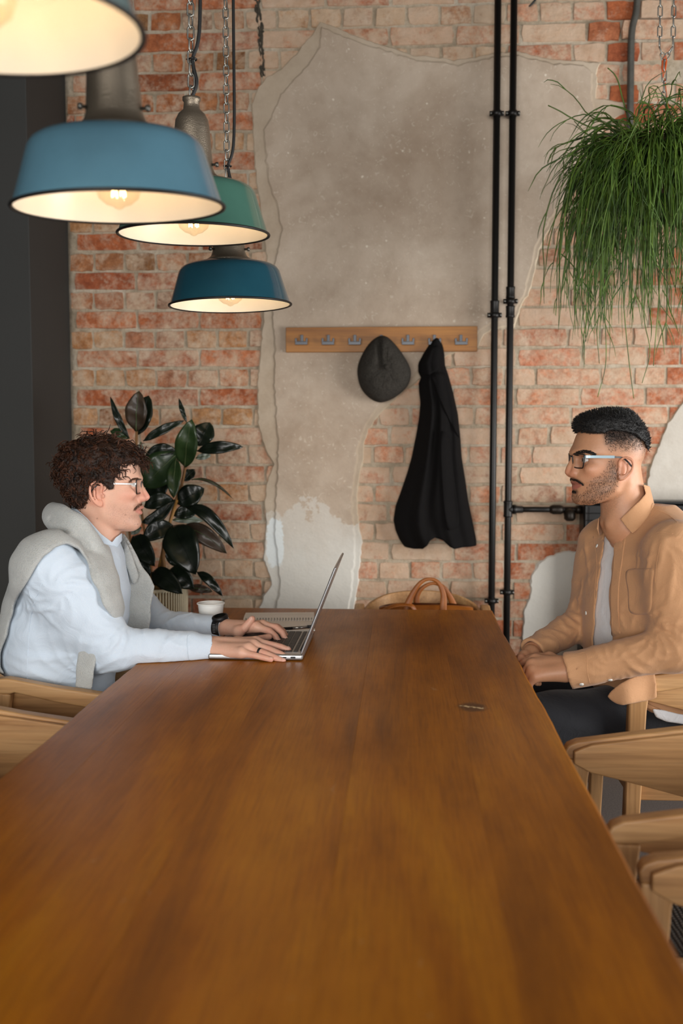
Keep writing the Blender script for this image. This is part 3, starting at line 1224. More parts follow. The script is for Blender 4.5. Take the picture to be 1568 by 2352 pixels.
for r in range(6):
    nkey = 14 if r not in (4, 5) else (12 if r == 4 else 9)
    for k in range(nkey):
        bm = bmesh.new()
        wk = .268 / nkey
        hh = .0155 if r else .009
        add_box(bm, (.006 + (5 - r) * .0178 + .0015, -.134 + wk * (k + .5), zt + .0010), (hh, wk - .0030, .0016))
        part('key', bm, M_key, LP)
bm = bmesh.new()
add_box(bm, (-.066, 0, zt + .0001), (.082, .125, .0005))
part('touchpad', bm, M_keywell, LP)
ang = rad(21.5)
LLEN = .232
lid = Matrix.Translation((LD / 2 - .004, 0, zt + .001)) @ Matrix.Rotation(ang, 4, 'Y')
bm = bmesh.new()
add_box(bm, (0, 0, LLEN / 2), (.0055, LW, LLEN))
bmesh.ops.transform(bm, matrix=lid, verts=bm.verts)
ld = part('lid', bm, M_alu, LP, bevel=.0025, seg=3)
bm = bmesh.new()
add_box(bm, (-.0031, 0, LLEN / 2 + .004), (.0008, LW - .012, LLEN - .018))
bmesh.ops.transform(bm, matrix=lid, verts=bm.verts)
part('screen', bm, M_screen, ld)
bm = bmesh.new()
add_tube(bm, [(LD / 2 - .006, -LW * .36, zt + .001), (LD / 2 - .006, LW * .36, zt + .001)], .005, 12)
part('hinge', bm, M_key, LP, True)
bm = bmesh.new()
add_box(bm, (LD / 2 - .024, -LW / 2 - .00005, .0018 + LT * .5), (.012, .0006, .005))
add_box(bm, (LD / 2 - .045, -LW / 2 - .00005, .0018 + LT * .5), (.009, .0006, .003))
part('port', bm, M_key, LP, kind='stuff')

# ------------------------------------------------------------------ notebook, pen, cup
M_paper = simple('cream paper', lin(240, 234, 224), .85, 0, 300, .03)
M_wire = simple('nickel wire', lin(150, 148, 142), .3, .9)
nb = thing('notebook', 'open spiral notebook lying behind the laptop', 'notebook', (-.362, 2.935, TZ), rad(5.5))
for s, nm in ((1, 'page'), (-1, 'page')):
    bm = bmesh.new()
    n = 8
    for th, k0 in ((.0, 0),):
        ring = []
        for i in range(n + 1):
            y = s * (.004 + .142 * i / n)
            h = .0035 + .0055 * math.sin(min(1, i / n * 1.15) * math.pi) * (.6 if s > 0 else 1) + .001
            ring.append([bm.verts.new((x, y, z)) for x in (-.107, .107) for z in (.0005, h)])
        for a, b in zip(ring[:-1], ring[1:]):
            for q in ((0, 1, 3, 2),):
                pass
            bm.faces.new((a[0], a[1], b[1], b[0]))
            bm.faces.new((a[2], b[2], b[3], a[3]))
            bm.faces.new((a[1], a[3], b[3], b[1]))
            bm.faces.new((a[0], b[0], b[2], a[2]))
        bm.faces.new((ring[0][0], ring[0][2], ring[0][3], ring[0][1]))
        bm.faces.new((ring[-1][0], ring[-1][1], ring[-1][3], ring[-1][2]))
    bmesh.ops.recalc_face_normals(bm, faces=bm.faces)
    part(nm, bm, M_paper, nb)
for k in range(24):
    bm = bmesh.new()
    x = -.098 + .196 * k / 23
    add_tube(bm, [(x + .0008 * math.cos(a), .0085 * math.cos(a), .0070 + .0065 * math.sin(a)) for a in [2 * math.pi * q / 12 for q in range(12)]], .0008, 5, True)
    part('wire_loop', bm, M_wire, nb, True)
pz = TZ + .0115
pa, pb = on_plane(640, 1446, pz + .003), on_plane(722, 1440, pz + .003)
pen = thing('pen', 'black and silver pen lying across the open notebook', 'pen', ((pa.x + pb.x) / 2, (pa.y + pb.y) / 2, pz), math.atan2(pb.y - pa.y, pb.x - pa.x))
hl = (pb - pa).length / 2
for nm, a, b, m, r in (('grip', -hl, -hl * .25, M_key, .0042), ('barrel', -hl * .25, hl * .6, M_wire, .0040), ('cap', hl * .6, hl, M_key, .0042)):
    bm = bmesh.new()
    add_tube(bm, [(a, 0, .0042), (b, 0, .0042)], r, 10)
    part(nm, bm, m, pen, True)
bm = bmesh.new()
add_box(bm, (hl * .78, 0, .0094), (hl * .4, .003, .0012))
part('clip', bm, M_wire, pen)

cc = at(484, 1384, 2.82)
cup = thing('paper_cup', 'white paper coffee cup behind the watch wrist', 'cup', (cc.x, cc.y, TZ))
hc = cc.z - TZ
M_cup = simple('white card', lin(246, 246, 242), .55, 0, 60, .02)
bm = bmesh.new()
r1, r0 = .0385, .0285
add_lathe(bm, [(0, .004), (r0, .004), (r0, 0), (r0 + .001, 0), (r1 - .0015, hc - .006), (r1 - .002, hc - .004)], 40)
add_lathe(bm, [(r1 - .003, hc - .004), (r0 - .0005, .006), (0, .006)], 40)
part('cup_wall', bm, M_cup, cup, True)
bm = bmesh.new()
add_tube(bm, [((r1) * math.cos(a), (r1) * math.sin(a), hc - .002) for a in [2 * math.pi * k / 40 for k in range(40)]], .0022, 8, True)
part('rolled_rim', bm, M_cup, cup, True)


def mat_coffee():
    t = NT('milky coffee')
    v = t.coord('Object')
    c = t.ramp(t.noise(v, 40, 4, .6, 1.5), [(.35, lin(150, 96, 50)), (.6, lin(222, 196, 160))])
    return t.set(c, .5)


bm = bmesh.new()
add_lathe(bm, [(0, hc - .012), (r1 - .005, hc - .012)], 32)
part('coffee', bm, mat_coffee(), cup, True)

# ------------------------------------------------------------------ coat rack
YB = YW - .015
tl, tr, bl_ = at(656, 753, YB - .02), at(1096, 748.5, YB - .02), at(656, 810, YB - .02)
rk = thing('coat_rack', 'oak coat rack board with seven grey steel hooks on the wall', 'coat rack', ((tl.x + tr.x) / 2, YB - .010, (tl.z + bl_.z) / 2 + .0015))
bm = bmesh.new()
add_box(bm, (0, 0, 0), (tr.x - tl.x, .020, tl.z - bl_.z))
part('board', bm, wood('golden oak board', lin(128, 76, 20), lin(162, 104, 34), lin(180, 122, 48), 0, .9, .5), rk, bevel=.002)
M_hook = simple('dark steel hook', lin(86, 88, 92), .42, .75)
for k in range(7):
    x = at(692.5 + k * 61, 780, YB - .03).x - rk.location.x
    zz = at(692.5 + k * 61, 782, YB - .03).z - rk.location.z
    bm = bmesh.new()
    add_box(bm, (x, -.0125, zz + .004), (.0115, .005, .036))
    add_box(bm, (x, -.022, zz - .011), (.0115, .022, .006))
    add_box(bm, (x, -.034, zz - .011), (.047, .007, .0125))
    for s in (-1, 1):
        add_box(bm, (x + s * .0205, -.034, zz + .0005), (.0075, .007, .014))
    part('hook', bm, M_hook, rk, bevel=.0012)

# ------------------------------------------------------------------ flat cap
def outline(pts, n):
    P = [Vector((p[0], p[1])) for p in pts]
    m = len(P)
    out = []
    for i in range(n):
        t = i / n * m
        k = int(t)
        t -= k
        a, b, c, d = P[(k - 1) % m], P[k], P[(k + 1) % m], P[(k + 2) % m]
        out.append(((b * 2) + (c - a) * t + (a * 2 - b * 5 + c * 4 - d) * t * t + (b * 3 - a - c * 3 + d) * t ** 3) * .5)
    return out


def mat_wool(name, a, b, sc=1.0, rough=.95, bump=.6):
    t = NT(name)
    v = t.coord('Object')
    n = t.noise(v, 300 * sc, 2, .8)
    n2 = t.noise(v, 26 * sc, 5)
    c = t.mix(n, a, b)
    c = t.mix(.3, c, t.ramp(n2, [(.3, (.6, .6, .6)), (.7, (1.0, 1.0, 1.0))]), 'MULTIPLY')
    t.set(c, rough, 0, t.bump(n, bump, .003))
    t.b.inputs['Sheen Weight'].default_value = .25 if a[0] > .1 else 0
    t.b.inputs['Specular IOR Level'].default_value = .4 if a[0] > .1 else .12
    t.b.inputs['Sheen Roughness'].default_value = .5
    return t.m


M_cap = mat_wool('charcoal wool', lin(30, 28, 26), lin(74, 70, 64), .5, .95, 1.0)
HY = YB - .074
hat_px = [(874, 769), (890, 773), (908, 790), (926, 814), (940, 840), (943, 862), (935, 886), (915, 906), (890, 920), (868, 923), (846, 912), (828, 890), (820, 861), (822, 834), (836, 803), (854, 780)]
hb = at(888, 845, HY)
hat = thing('flat_cap', 'charcoal wool flat cap hanging on the middle hook', 'hat', (hb.x, YB - .02, hb.z))
N = 96
ol = outline(hat_px, N)
bm = bmesh.new()
rings = []
btn = Vector((888, 845))
nr = 16
for j in range(nr + 1):
    r = j / nr
    ring = []
    for i in range(N):
        th = 2 * math.pi * i / N
        q = btn.lerp(ol[i], r ** .9)
        p = at(q.x, q.y, HY)
        dep = .072 * max(0, 1 - r ** 2.6) ** .5
        seam = math.exp(-((((th * 8 / (2 * math.pi)) % 1) - .5) / .05) ** 2) * .0034 * min(1, r * 3) * (1 - r)
        wr = (.006 * mnoise.noise(Vector((p.x * 24, p.z * 24, 5))) + .0035 * mnoise.noise(Vector((p.x * 60, p.z * 60, 8)))) * (1 - r ** 4)
        cr = math.exp(-((q.x - 870 + (q.y - 800) * -.05) / 5.0) ** 2) * (1 if q.y < 838 else max(0, 1 - (q.y - 838) / 12)) * .016 * min(1, (1 - r) * 4)
        cr2 = math.exp(-((q.x - 905 - (q.y - 800) * .35) / 6.0) ** 2) * (1 if q.y < 825 else 0) * .006 * min(1, (1 - r) * 4)
        ring.append(bm.verts.new((p.x - hb.x, HY + .030 - dep + seam - wr + cr + cr2 - hat.location.y, p.z - hb.z)))
    rings.append(ring)
for j in range(nr):
    for i in range(N):
        if j == 0 and False:
            pass
        bm.faces.new((rings[j][i], rings[j][(i + 1) % N], rings[j + 1][(i + 1) % N], rings[j + 1][i]))
# rolled under edge and band
last = rings[-1]
for k, (sc, dy) in enumerate(((1.0, .006), (.93, .010), (.8, .012))):
    ring = []
    for i in range(N):
        q = btn.lerp(ol[i], sc)
        p = at(q.x, q.y, HY)
        ring.append(bm.verts.new((p.x - hb.x, HY + .030 + dy - hat.location.y, p.z - hb.z)))
    for i in range(N):
        bm.faces.new((last[i], last[(i + 1) % N], ring[(i + 1) % N], ring[i]))
    last = ring
bmesh.ops.remove_doubles(bm, verts=bm.verts, dist=1e-5)
bmesh.ops.recalc_face_normals(bm, faces=bm.faces)
part('crown', bm, M_cap, hat, True)
bm = bmesh.new()
add_lathe(bm, [(0, .004), (.006, .0035), (.0095, .001), (.0095, -.003), (0, -.003)], 16, Matrix.Translation((0, HY + .030 - .0765 - hat.location.y, 0)) @ Matrix.Rotation(rad(90), 4, 'X'))
part('button', bm, M_cap, hat, True)

# ------------------------------------------------------------------ black coat
M_coat = mat_wool('black wool coat', lin(13, 12, 12), lin(24, 22, 22), 1.2, .9, .4)
L_ = [(778, 998), (784, 990), (795, 983), (812, 972), (835, 960), (855, 960), (868, 967), (878, 961), (900, 962), (925, 965), (960, 962), (1000, 955), (1050, 945), (1085, 935), (1130, 920), (1165, 908), (1200, 903), (1225, 908), (1245, 918), (1256, 928)]
R_c = [(778, 1006), (784, 1012), (795, 1017), (812, 1020), (840, 1022), (860, 1029), (900, 1040), (950, 1051), (1005, 1057), (1050, 1060), (1100, 1068), (1150, 1075), (1200, 1085), (1240, 1093), (1256, 1094)]


def interp(tab, v):
    if v <= tab[0][0]:
        return tab[0][1]
    for (a, b), (c, d) in zip(tab[:-1], tab[1:]):
        if v <= c:
            return b + (d - b) * (v - a) / (c - a)
    return tab[-1][1]


hem = [(900, 1246), (927, 1255), (950, 1258), (970, 1257), (980, 1248), (986, 1237), (997, 1231), (1015, 1237), (1030, 1251), (1040, 1256), (1065, 1254), (1100, 1252)]
CY = YB - .030
cb = at(1003, 790, CY)
coat = thing('coat', 'long black coat hanging from the sixth hook beside the pipes', 'coat', (cb.x, YB - .02, cb.z))


def coat_sheet(yoff, sgn, nr=70, nc=72):
    bm = bmesh.new()
    g = []
    for j in range(nr + 1):
        v = 778 + (1256 - 778) * j / nr
        xl, xr = interp(L_, v), interp(R_c, v)
        row = []
        for i in range(nc + 1):
            u = i / nc
            x = xl + (xr - xl) * u
            y = v
            hv = interp(hem, x)
            if v > 1100:
                y = 1100 + (v - 1100) * (hv - 1100) / 156
            f = (v - 778) / 478
            bul = math.sin(math.pi * min(1, max(0, u))) ** .55
            body = (.030 + .045 * min(1, f * 3)) * bul
            fold = (math.cos(u * 19 + 1.2 * math.sin(f * 3)) * .010 + math.cos(u * 33 + 2) * .004) * min(1, f * 2.2) * bul
            p = at(x, y, CY)
            row.append(bm.verts.new((p.x - cb.x, (CY - coat.location.y) + yoff - sgn * (body + fold), p.z - cb.z)))
        g.append(row)
    for j in range(nr):
        for i in range(nc):
            bm.faces.new((g[j][i], g[j][i + 1], g[j + 1][i + 1], g[j + 1][i]))
    return bm, g


bm, g1 = coat_sheet(0, 1)
back = [[bm.verts.new((v.co.x, (CY - coat.location.y) + .008, v.co.z)) for v in row] for row in (g1[::7])]
bd = g1[0] + [r[-1] for r in g1[1:]] + g1[-1][::-1][1:] + [r[0] for r in g1[::-1]][1:-1]
ring2 = [bm.verts.new((v.co.x, (CY - coat.location.y) + .007, v.co.z)) for v in bd]
for i in range(len(bd)):
    k = (i + 1) % len(bd)
    bm.faces.new((bd[i], bd[k], ring2[k], ring2[i]))
bmesh.ops.delete(bm, geom=[v for r in back for v in r], context='VERTS')
bm.faces.new(ring2)
bmesh.ops.recalc_face_normals(bm, faces=bm.faces)
part('coat_body', bm, M_coat, coat, True)


def flap(name, poly, lift, parent, seed=0, M=M_coat, Y0=CY, bow=.0):
    """a cloth piece with a thickness lying over the coat"""
    ol = outline(poly, 64)
    c = sum(ol, Vector((0, 0))) / len(ol)
    bm = bmesh.new()
    rings = []
    for j in range(7):
        r = j / 6
        ring = []
        for q in ol:
            w = c.lerp(q, r)
            xl, xr = interp(L_, w.y), interp(R_c, w.y)
            u = (w.x - xl) / max(1, xr - xl)
            f = (w.y - 778) / 478
            bul = math.sin(math.pi * min(.98, max(.02, u))) ** .55
            body = (.030 + .045 * min(1, f * 3)) * bul
            fold = (math.cos(u * 19 + 1.2 * math.sin(f * 3)) * .010 + math.cos(u * 33 + 2) * .004) * min(1, f * 2.2) * bul
            p = at(w.x, w.y, Y0)
            ring.append(bm.verts.new((p.x - cb.x, (Y0 - coat.location.y) - body - fold - lift - .002, p.z - cb.z)))
        rings.append(ring)
    n = len(ol)
    for j in range(6):
        for i in range(n):
            bm.faces.new((rings[j][i], rings[j][(i + 1) % n], rings[j + 1][(i + 1) % n], rings[j + 1][i]))
    bmesh.ops.remove_doubles(bm, verts=bm.verts, dist=1e-6)
    ret = bmesh.ops.extrude_face_region(bm, geom=bm.faces[:])
    for e in ret['geom']:
        if isinstance(e, bmesh.types.BMVert):
            e.co.y += lift + .003
    bmesh.ops.recalc_face_normals(bm, faces=bm.faces)
    return part(name, bm, M, parent, True)


flap('lapel', [(990, 866), (1004, 858), (1024, 862), (1036, 900), (1047, 950), (1054, 1003), (1040, 985), (1020, 945), (1002, 905)], .006, coat)
flap('collar', [(985, 806), (1003, 796), (1016, 806), (1020, 836), (1010, 846), (990, 860), (968, 862), (964, 848), (968, 830)], .006, coat)
flap('sleeve', [(1010, 1000), (1030, 1010), (1040, 1090), (1048, 1150), (1052, 1200), (1040, 1212), (1024, 1205), (1014, 1130)], .008, coat)

# ------------------------------------------------------------------ leather bag on the far chair
def mat_leather():
    t = NT('tan leather')
    v = t.coord('Object')
    c = t.ramp(t.noise(v, 9, 5), [(.3, lin(124, 64, 12)), (.7, lin(160, 92, 26))])
    return t.set(c, .48, 0, t.bump(t.noise(v, 240, 3), .25, .002))


M_leather = mat_leather()
BY = 3.36
b0 = at(978, 1390, BY)
bag = thing('leather_bag', 'tan leather bag with two handles on the far chair', 'bag', (b0.x, BY, .444))
bm = bmesh.new()
secs = []
hgt = b0.z - .444
for k in range(11):
    f = k / 10
    hw = .168 - .010 * f ** 2 + .006 * math.sin(f * 3)
    hd = .070 * (1 - .72 * f ** 1.5) + .004
    ring = []
    for i in range(36):
        a = 2 * math.pi * i / 36
        ca, sa = math.cos(a), math.sin(a)
        x = hw * math.copysign(abs(ca) ** .35, ca)
        y = hd * math.copysign(abs(sa) ** .45, sa) * (1 + .08 * math.sin(x * 25 + f * 4))
        ring.append(bm.verts.new((x, y, .004 + f * hgt - (.012 * (abs(x) / hw) ** 4 * f))))
    secs.append(ring)
for a, b in zip(secs[:-1], secs[1:]):
    for i in range(36):
        bm.faces.new((a[i], a[(i + 1) % 36], b[(i + 1) % 36], b[i]))
bm.faces.new(secs[0][::-1])
bm.faces.new(secs[-1])
part('bag_body', bm, M_leather, bag, True)


def strap(name, pts, w, th, parent, M=M_leather, n=40, face=Vector((0, -1, 0))):
    P = spline(pts, n)
    bm = bmesh.new()
    rings = []
    for i, p in enumerate(P):
        t = (P[min(i + 1, n - 1)] - P[max(i - 1, 0)]).normalized()
        f = i / (n - 1)
        ww = w(f) if callable(w) else w
        nn = (face - t * face.dot(t)).normalized()
        s = t.cross(nn).normalized()
        rings.append([bm.verts.new(p + s * (a * ww / 2) + nn * (b * th / 2)) for a, b in ((-1, -.4), (-.8, -1), (.8, -1), (1, -.4), (1, .4), (.8, 1), (-.8, 1), (-1, .4))])
    for a, b in zip(rings[:-1], rings[1:]):
        for k in range(8):
            bm.faces.new((a[k], a[(k + 1) % 8], b[(k + 1) % 8], b[k]))
    bm.faces.new(rings[0][::-1])
    bm.faces.new(rings[-1])
    bmesh.ops.recalc_face_normals(bm, faces=bm.faces)
    return part(name, bm, M, parent, True)


def loc_(px, py, dy):
    p = at(px, py, BY + dy)
    return Vector((p.x - bag.location.x, dy, p.z - bag.location.z))


hw_ = lambda f: .010 + .022 * abs(2 * f - 1) ** 1.3
strap('handle', [loc_(930, 1440, -.052), loc_(933, 1400, -.05), loc_(946, 1366, -.046), loc_(966, 1338, -.044), (loc_(986, 1330, -.044)), loc_(1006, 1338, -.044), loc_(1018, 1366, -.046), loc_(1017, 1400, -.05), loc_(1016, 1440, -.052)], hw_, .008, bag)
strap('handle', [loc_(960, 1440, .030), loc_(958, 1400, .030), loc_(957, 1370, .028), loc_(970, 1350, .026), loc_(992, 1340, .026), loc_(1014, 1346, .026), loc_(1030, 1366, .028), loc_(1044, 1400, .030), loc_(1046, 1440, .03)], hw_, .008, bag)
strap('shoulder_strap', [loc_(868, 1415, -.040), loc_(884, 1400, -.044), loc_(902, 1392, -.048), loc_(925, 1389, -.052), loc_(945, 1392, -.054), loc_(955, 1410, -.054)], .018, .006, bag, face=Vector((0, -.5, .8)))
# ------------------------------------------------------------------ implicit modelling on a rectilinear grid
def axis(lo, hi, coarse, fine=()):
    """coordinates lo..hi with step coarse, finer inside the given (a, b, step) spans"""
    out = [lo]
    while out[-1] < hi:
        x = out[-1]
        st = coarse
        for a, b, s in fine:
            if a - 1e-9 <= x < b:
                st = min(st, s)
            elif x < a:
                st = min(st, max(s, (a - x) * .5 + s))
        out.append(x + st)
    return np.array(out, dtype=np.float32)


class Grid:
    def __init__(s, xs, ys, zs):
        s.x, s.y, s.z = [np.asarray(a, np.float32) for a in (xs, ys, zs)]
        s.d = np.full((len(xs), len(ys), len(zs)), 1.0, np.float32)

    def sl(s, lo, hi):
        r = []
        for a, l, h in zip((s.x, s.y, s.z), lo, hi):
            i0 = max(0, int(np.searchsorted(a, l)) - 1)
            i1 = min(len(a), int(np.searchsorted(a, h)) + 1)
            r.append(slice(i0, max(i0, i1)))
        return tuple(r)

    def sub(s, lo, hi):
        k = s.sl(lo, hi)
        return k, s.x[k[0]][:, None, None], s.y[k[1]][None, :, None], s.z[k[2]][None, None, :]

    def op(s, f, lo, hi, k=.0, mode='u', pad=.02):
        lo = [a - k - pad for a in lo]
        hi = [a + k + pad for a in hi]
        q, X, Y, Z = s.sub(lo, hi)
        if min(X.shape[0], Y.shape[1], Z.shape[2]) == 0:
            return
        p = f(X, Y, Z).astype(np.float32)
        d = s.d[q]
        if mode == 'u':
            s.d[q] = smin(d, p, k)
        elif mode == 's':
            s.d[q] = -smin(-d, p, k)
        elif mode == 'i':
            s.d[q] = -smin(-d, -p, k)

    def cone(s, a, b, ra, rb, k=.0, mode='u'):
        a, b = Vector(a), Vector(b)
        r = max(ra, rb)
        lo = [min(a[i], b[i]) - r for i in range(3)]
        hi = [max(a[i], b[i]) + r for i in range(3)]
        s.op(f_cone(a, b, ra, rb), lo, hi, k, mode)

    def tube(s, pts, rs, k=.0, mode='u', n=0):
        pts = [Vector(p) for p in pts]
        if n:
            rr = [interp([(i / (len(rs) - 1), r) for i, r in enumerate(rs)], j / (n - 1)) for j in range(n)]
            pts, rs = spline(pts, n), rr
        r = max(rs)
        lo = [min(p[i] for p in pts) - r for i in range(3)]
        hi = [max(p[i] for p in pts) + r for i in range(3)]

        def f(X, Y, Z):
            d = None
            for i in range(len(pts) - 1):
                e = f_cone(pts[i], pts[i + 1], rs[i], rs[i + 1])(X, Y, Z)
                d = e if d is None else np.minimum(d, e)
            return d
        s.op(f, lo, hi, k, mode)

    def ball(s, c, r, k=.0, mode='u', R=None):
        """ellipsoid with radii r along the columns of R"""
        c = Vector(c)
        r = (r, r, r) if isinstance(r, (int, float)) else r
        m = max(r)

        def f(X, Y, Z):
            d = (X - c.x, Y - c.y, Z - c.z)
            if R is None:
                q = d
            else:
                q = [d[0] * R[i][0] + d[1] * R[i][1] + d[2] * R[i][2] for i in range(3)]
            l = np.sqrt((q[0] / r[0]) ** 2 + (q[1] / r[1]) ** 2 + (q[2] / r[2]) ** 2)
            g = np.sqrt((q[0] / r[0] ** 2) ** 2 + (q[1] / r[1] ** 2) ** 2 + (q[2] / r[2] ** 2) ** 2)
            return l * (l - 1) / np.maximum(g, 1e-6)
        s.op(f, [c[i] - m for i in range(3)], [c[i] + m for i in range(3)], k, mode)


def smin(a, b, k):
    if k <= 0:
        return np.minimum(a, b)
    h = np.clip(.5 + .5 * (b - a) / k, 0, 1)
    return b + (a - b) * h - k * h * (1 - h)


def f_cone(a, b, ra, rb):
    ab = b - a
    L2 = max(ab.dot(ab), 1e-12)

    def f(X, Y, Z):
        px, py, pz = X - a.x, Y - a.y, Z - a.z
        h = np.clip((px * ab.x + py * ab.y + pz * ab.z) / L2, 0, 1)
        return np.sqrt((px - h * ab.x) ** 2 + (py - h * ab.y) ** 2 + (pz - h * ab.z) ** 2) - (ra + (rb - ra) * h)
    return f


class Frame:
    """local frame: f forward, s towards the camera side, u up"""

    def __init__(s, O, az):
        s.O = Vector(O)
        s.f = Vector((math.cos(az), math.sin(az), 0))
        s.s = Vector((-math.sin(az), math.cos(az), 0))
        if s.s.y > 0:
            s.s = -s.s
        s.u = Vector((0, 0, 1))

    def P(s, px, py, S=0.0):
        """local (F, S, U) of the point seen at a photo pixel on the sagittal plane S"""
        r = ray(px, py)
        t = (S - (CAM - s.O).dot(s.s)) / r.dot(s.s)
        p = CAM + r * t - s.O
        return Vector((p.dot(s.f), S, p.z))

    def W(s, v):
        return s.O + s.f * v[0] + s.s * v[1] + s.u * v[2]

    def Q(s, px, py, S=0.0):
        return s.W(s.P(px, py, S))

    def R(s):
        return [s.f, s.s, s.u]

    def loc(s, V):
        d = V - np.array(s.O[:])
        return np.stack([d @ np.array(s.f[:]), d @ np.array(s.s[:]), d[:, 2]], 1)


def loft(fr, rows):
    """rows: (U, F_front, F_back, half width, exponent[, S centre]) with falling U -> field"""
    R = np.array([list(r) + [0] * (6 - len(r)) for r in rows], float)
    R = R[np.argsort(R[:, 0])]
    n = len(R)
    dense = np.array([list(v) for v in _cat(R, n * 8)])
    lo_u, hi_u = R[0, 0], R[-1, 0]
    mF, mf, mw = R[:, 1].max(), R[:, 2].min(), R[:, 3].max() + np.abs(R[:, 5]).max()
    cs = [fr.W((F, Sx, U)) for F in (mF, mf) for Sx in (-mw, mw) for U in (lo_u, hi_u)]
    lo = [min(c[i] for c in cs) for i in range(3)]
    hi = [max(c[i] for c in cs) for i in range(3)]

    def f(X, Y, Z):
        F = (X - fr.O.x) * fr.f.x + (Y - fr.O.y) * fr.f.y
        Sx = (X - fr.O.x) * fr.s.x + (Y - fr.O.y) * fr.s.y
        U = (Z - fr.O.z)
        u1 = np.clip(U.ravel(), lo_u, hi_u)
        c = [np.interp(u1, dense[:, 0], dense[:, i]).astype(np.float32)[None, None, :] for i in range(1, 6)]
        ff, fb, w, e, sc = c
        mid = (ff * .48 + fb * .52)
        dF = F - mid
        a = np.where(dF > 0, ff - mid, mid - fb)
        r = (np.abs(dF / a) ** e + np.abs((Sx - sc) / w) ** e) ** (1 / e)
        d = (r - 1) * np.minimum(a, w)
        over = np.maximum(U - hi_u, lo_u - U)
        return np.where(over > 0, np.sqrt(np.maximum(d, 0) ** 2 + over ** 2), np.maximum(d, over * .6))
    return f, lo, hi


def _cat(R, n):
    P = np.vstack([2 * R[0] - R[1], R, 2 * R[-1] - R[-2]])
    m = len(R) - 1
    for i in range(n):
        t = i / (n - 1) * m
        k = min(int(t), m - 1)
        t -= k
        a, b, c, d = P[k:k + 4]
        v = ((b * 2) + (c - a) * t + (a * 2 - b * 5 + c * 4 - d) * t * t + (b * 3 - a - c * 3 + d) * t ** 3) * .5
        lo, hi = np.minimum(b, c), np.maximum(b, c)
        yield np.clip(v, lo - .15 * (hi - lo), hi + .15 * (hi - lo))


def project(V):
    """photo pixels of world points, arrays"""
    d = [V[i] - CAM[i] for i in range(3)]
    f = d[0] * FWD.x + d[1] * FWD.y + d[2] * FWD.z
    x = d[0] * RGT.x + d[1] * RGT.y
    y = d[0] * UPV.x + d[1] * UPV.y + d[2] * UPV.z
    return W_ / 2 + x / f * FPX, H_ / 2 - y / f * FPX


def poly_sd(px, py, poly):
    """signed distance (negative inside) to a polygon, arrays"""
    P = np.array(poly, np.float32)
    n = len(P)
    d = np.full(np.broadcast(px, py).shape, 1e12, np.float32)
    sg = np.ones(d.shape, np.float32)
    for i in range(n):
        a, b = P[i], P[i - 1]
        ex, ey = b - a
        wx, wy = px - a[0], py - a[1]
        h = np.clip((wx * ex + wy * ey) / max(ex * ex + ey * ey, 1e-9), 0, 1)
        d = np.minimum(d, (wx - ex * h) ** 2 + (wy - ey * h) ** 2)
        c1, c2, c3 = py >= a[1], py < b[1], ex * wy > ey * wx
        flip = (c1 & c2 & c3) | (~c1 & ~c2 & ~c3)
        sg = np.where(flip, -sg, sg)
    return sg * np.sqrt(d)


def view_poly(poly, scale=.0011):
    """field of the prism seen as a traced outline (distance in metres)"""
    def f(X, Y, Z):
        px, py = project((X + 0 * (Y + Z), Y + 0 * (X + Z), Z + 0 * (X + Y)))
        return poly_sd(px, py, poly) * scale
    return f


def surface(g, smooth=1, level=0.0):
    """surface nets -> vertices (n,3), quads (m,4)"""
    d = g.d - level if level else g.d
    ins = d < 0
    c = np.zeros(tuple(k - 1 for k in d.shape), np.uint8)
    for a in (0, 1):
        for b in (0, 1):
            for e in (0, 1):
                c += ins[a:a + c.shape[0], b:b + c.shape[1], e:e + c.shape[2]]
    I, J, K = np.nonzero((c > 0) & (c < 8))
    n = len(I)
    idx = np.full(c.shape, -1, np.int32)
    idx[I, J, K] = np.arange(n)
    acc = np.zeros((n, 3), np.float64)
    cnt = np.zeros(n)
    corners = [(a, b, e) for a in (0, 1) for b in (0, 1) for e in (0, 1)]
    ax = (g.x, g.y, g.z)
    for p in corners:
        for k in range(3):
            if p[k]:
                continue
            q = list(p)
            q[k] = 1
            d0 = d[I + p[0], J + p[1], K + p[2]]
            d1 = d[I + q[0], J + q[1], K + q[2]]
            m = (d0 < 0) != (d1 < 0)
            t = d0[m] / (d0[m] - d1[m])
            ii = (I[m], J[m], K[m])
            pt = np.empty((m.sum(), 3))
            for w in range(3):
                c0 = ax[w][ii[w] + p[w]]
                c1 = ax[w][ii[w] + q[w]]
                pt[:, w] = c0 + (c1 - c0) * t
            acc[m] += pt
            cnt[m] += 1
    V = acc / cnt[:, None]
    quads = []
    for k in range(3):
        o = [0, 1, 2]
        o.remove(k)
        s0 = [slice(1, -1)] * 3
        s0[k] = slice(0, -1)
        s1 = [slice(1, -1)] * 3
        s1[k] = slice(1, None)
        A, B = ins[tuple(s0)], ins[tuple(s1)]
        for flip in (False, True):
            E = (A & ~B) if not flip else (~A & B)
            e = np.nonzero(E)
            base = [e[0] + (0 if k == 0 else 1), e[1] + (0 if k == 1 else 1), e[2] + (0 if k == 2 else 1)]

            def cell(du, dv):
                c_ = [b.copy() for b in base]
                c_[o[0]] -= du
                c_[o[1]] -= dv
                return idx[c_[0], c_[1], c_[2]]
            q = np.stack([cell(0, 0), cell(1, 0), cell(1, 1), cell(0, 1)], 1)
            if flip != (k == 1):
                q = q[:, ::-1]
            quads.append(q)
    Qd = np.concatenate(quads)
    for _ in range(smooth):
        V = relax(V, Qd)
    return V, Qd


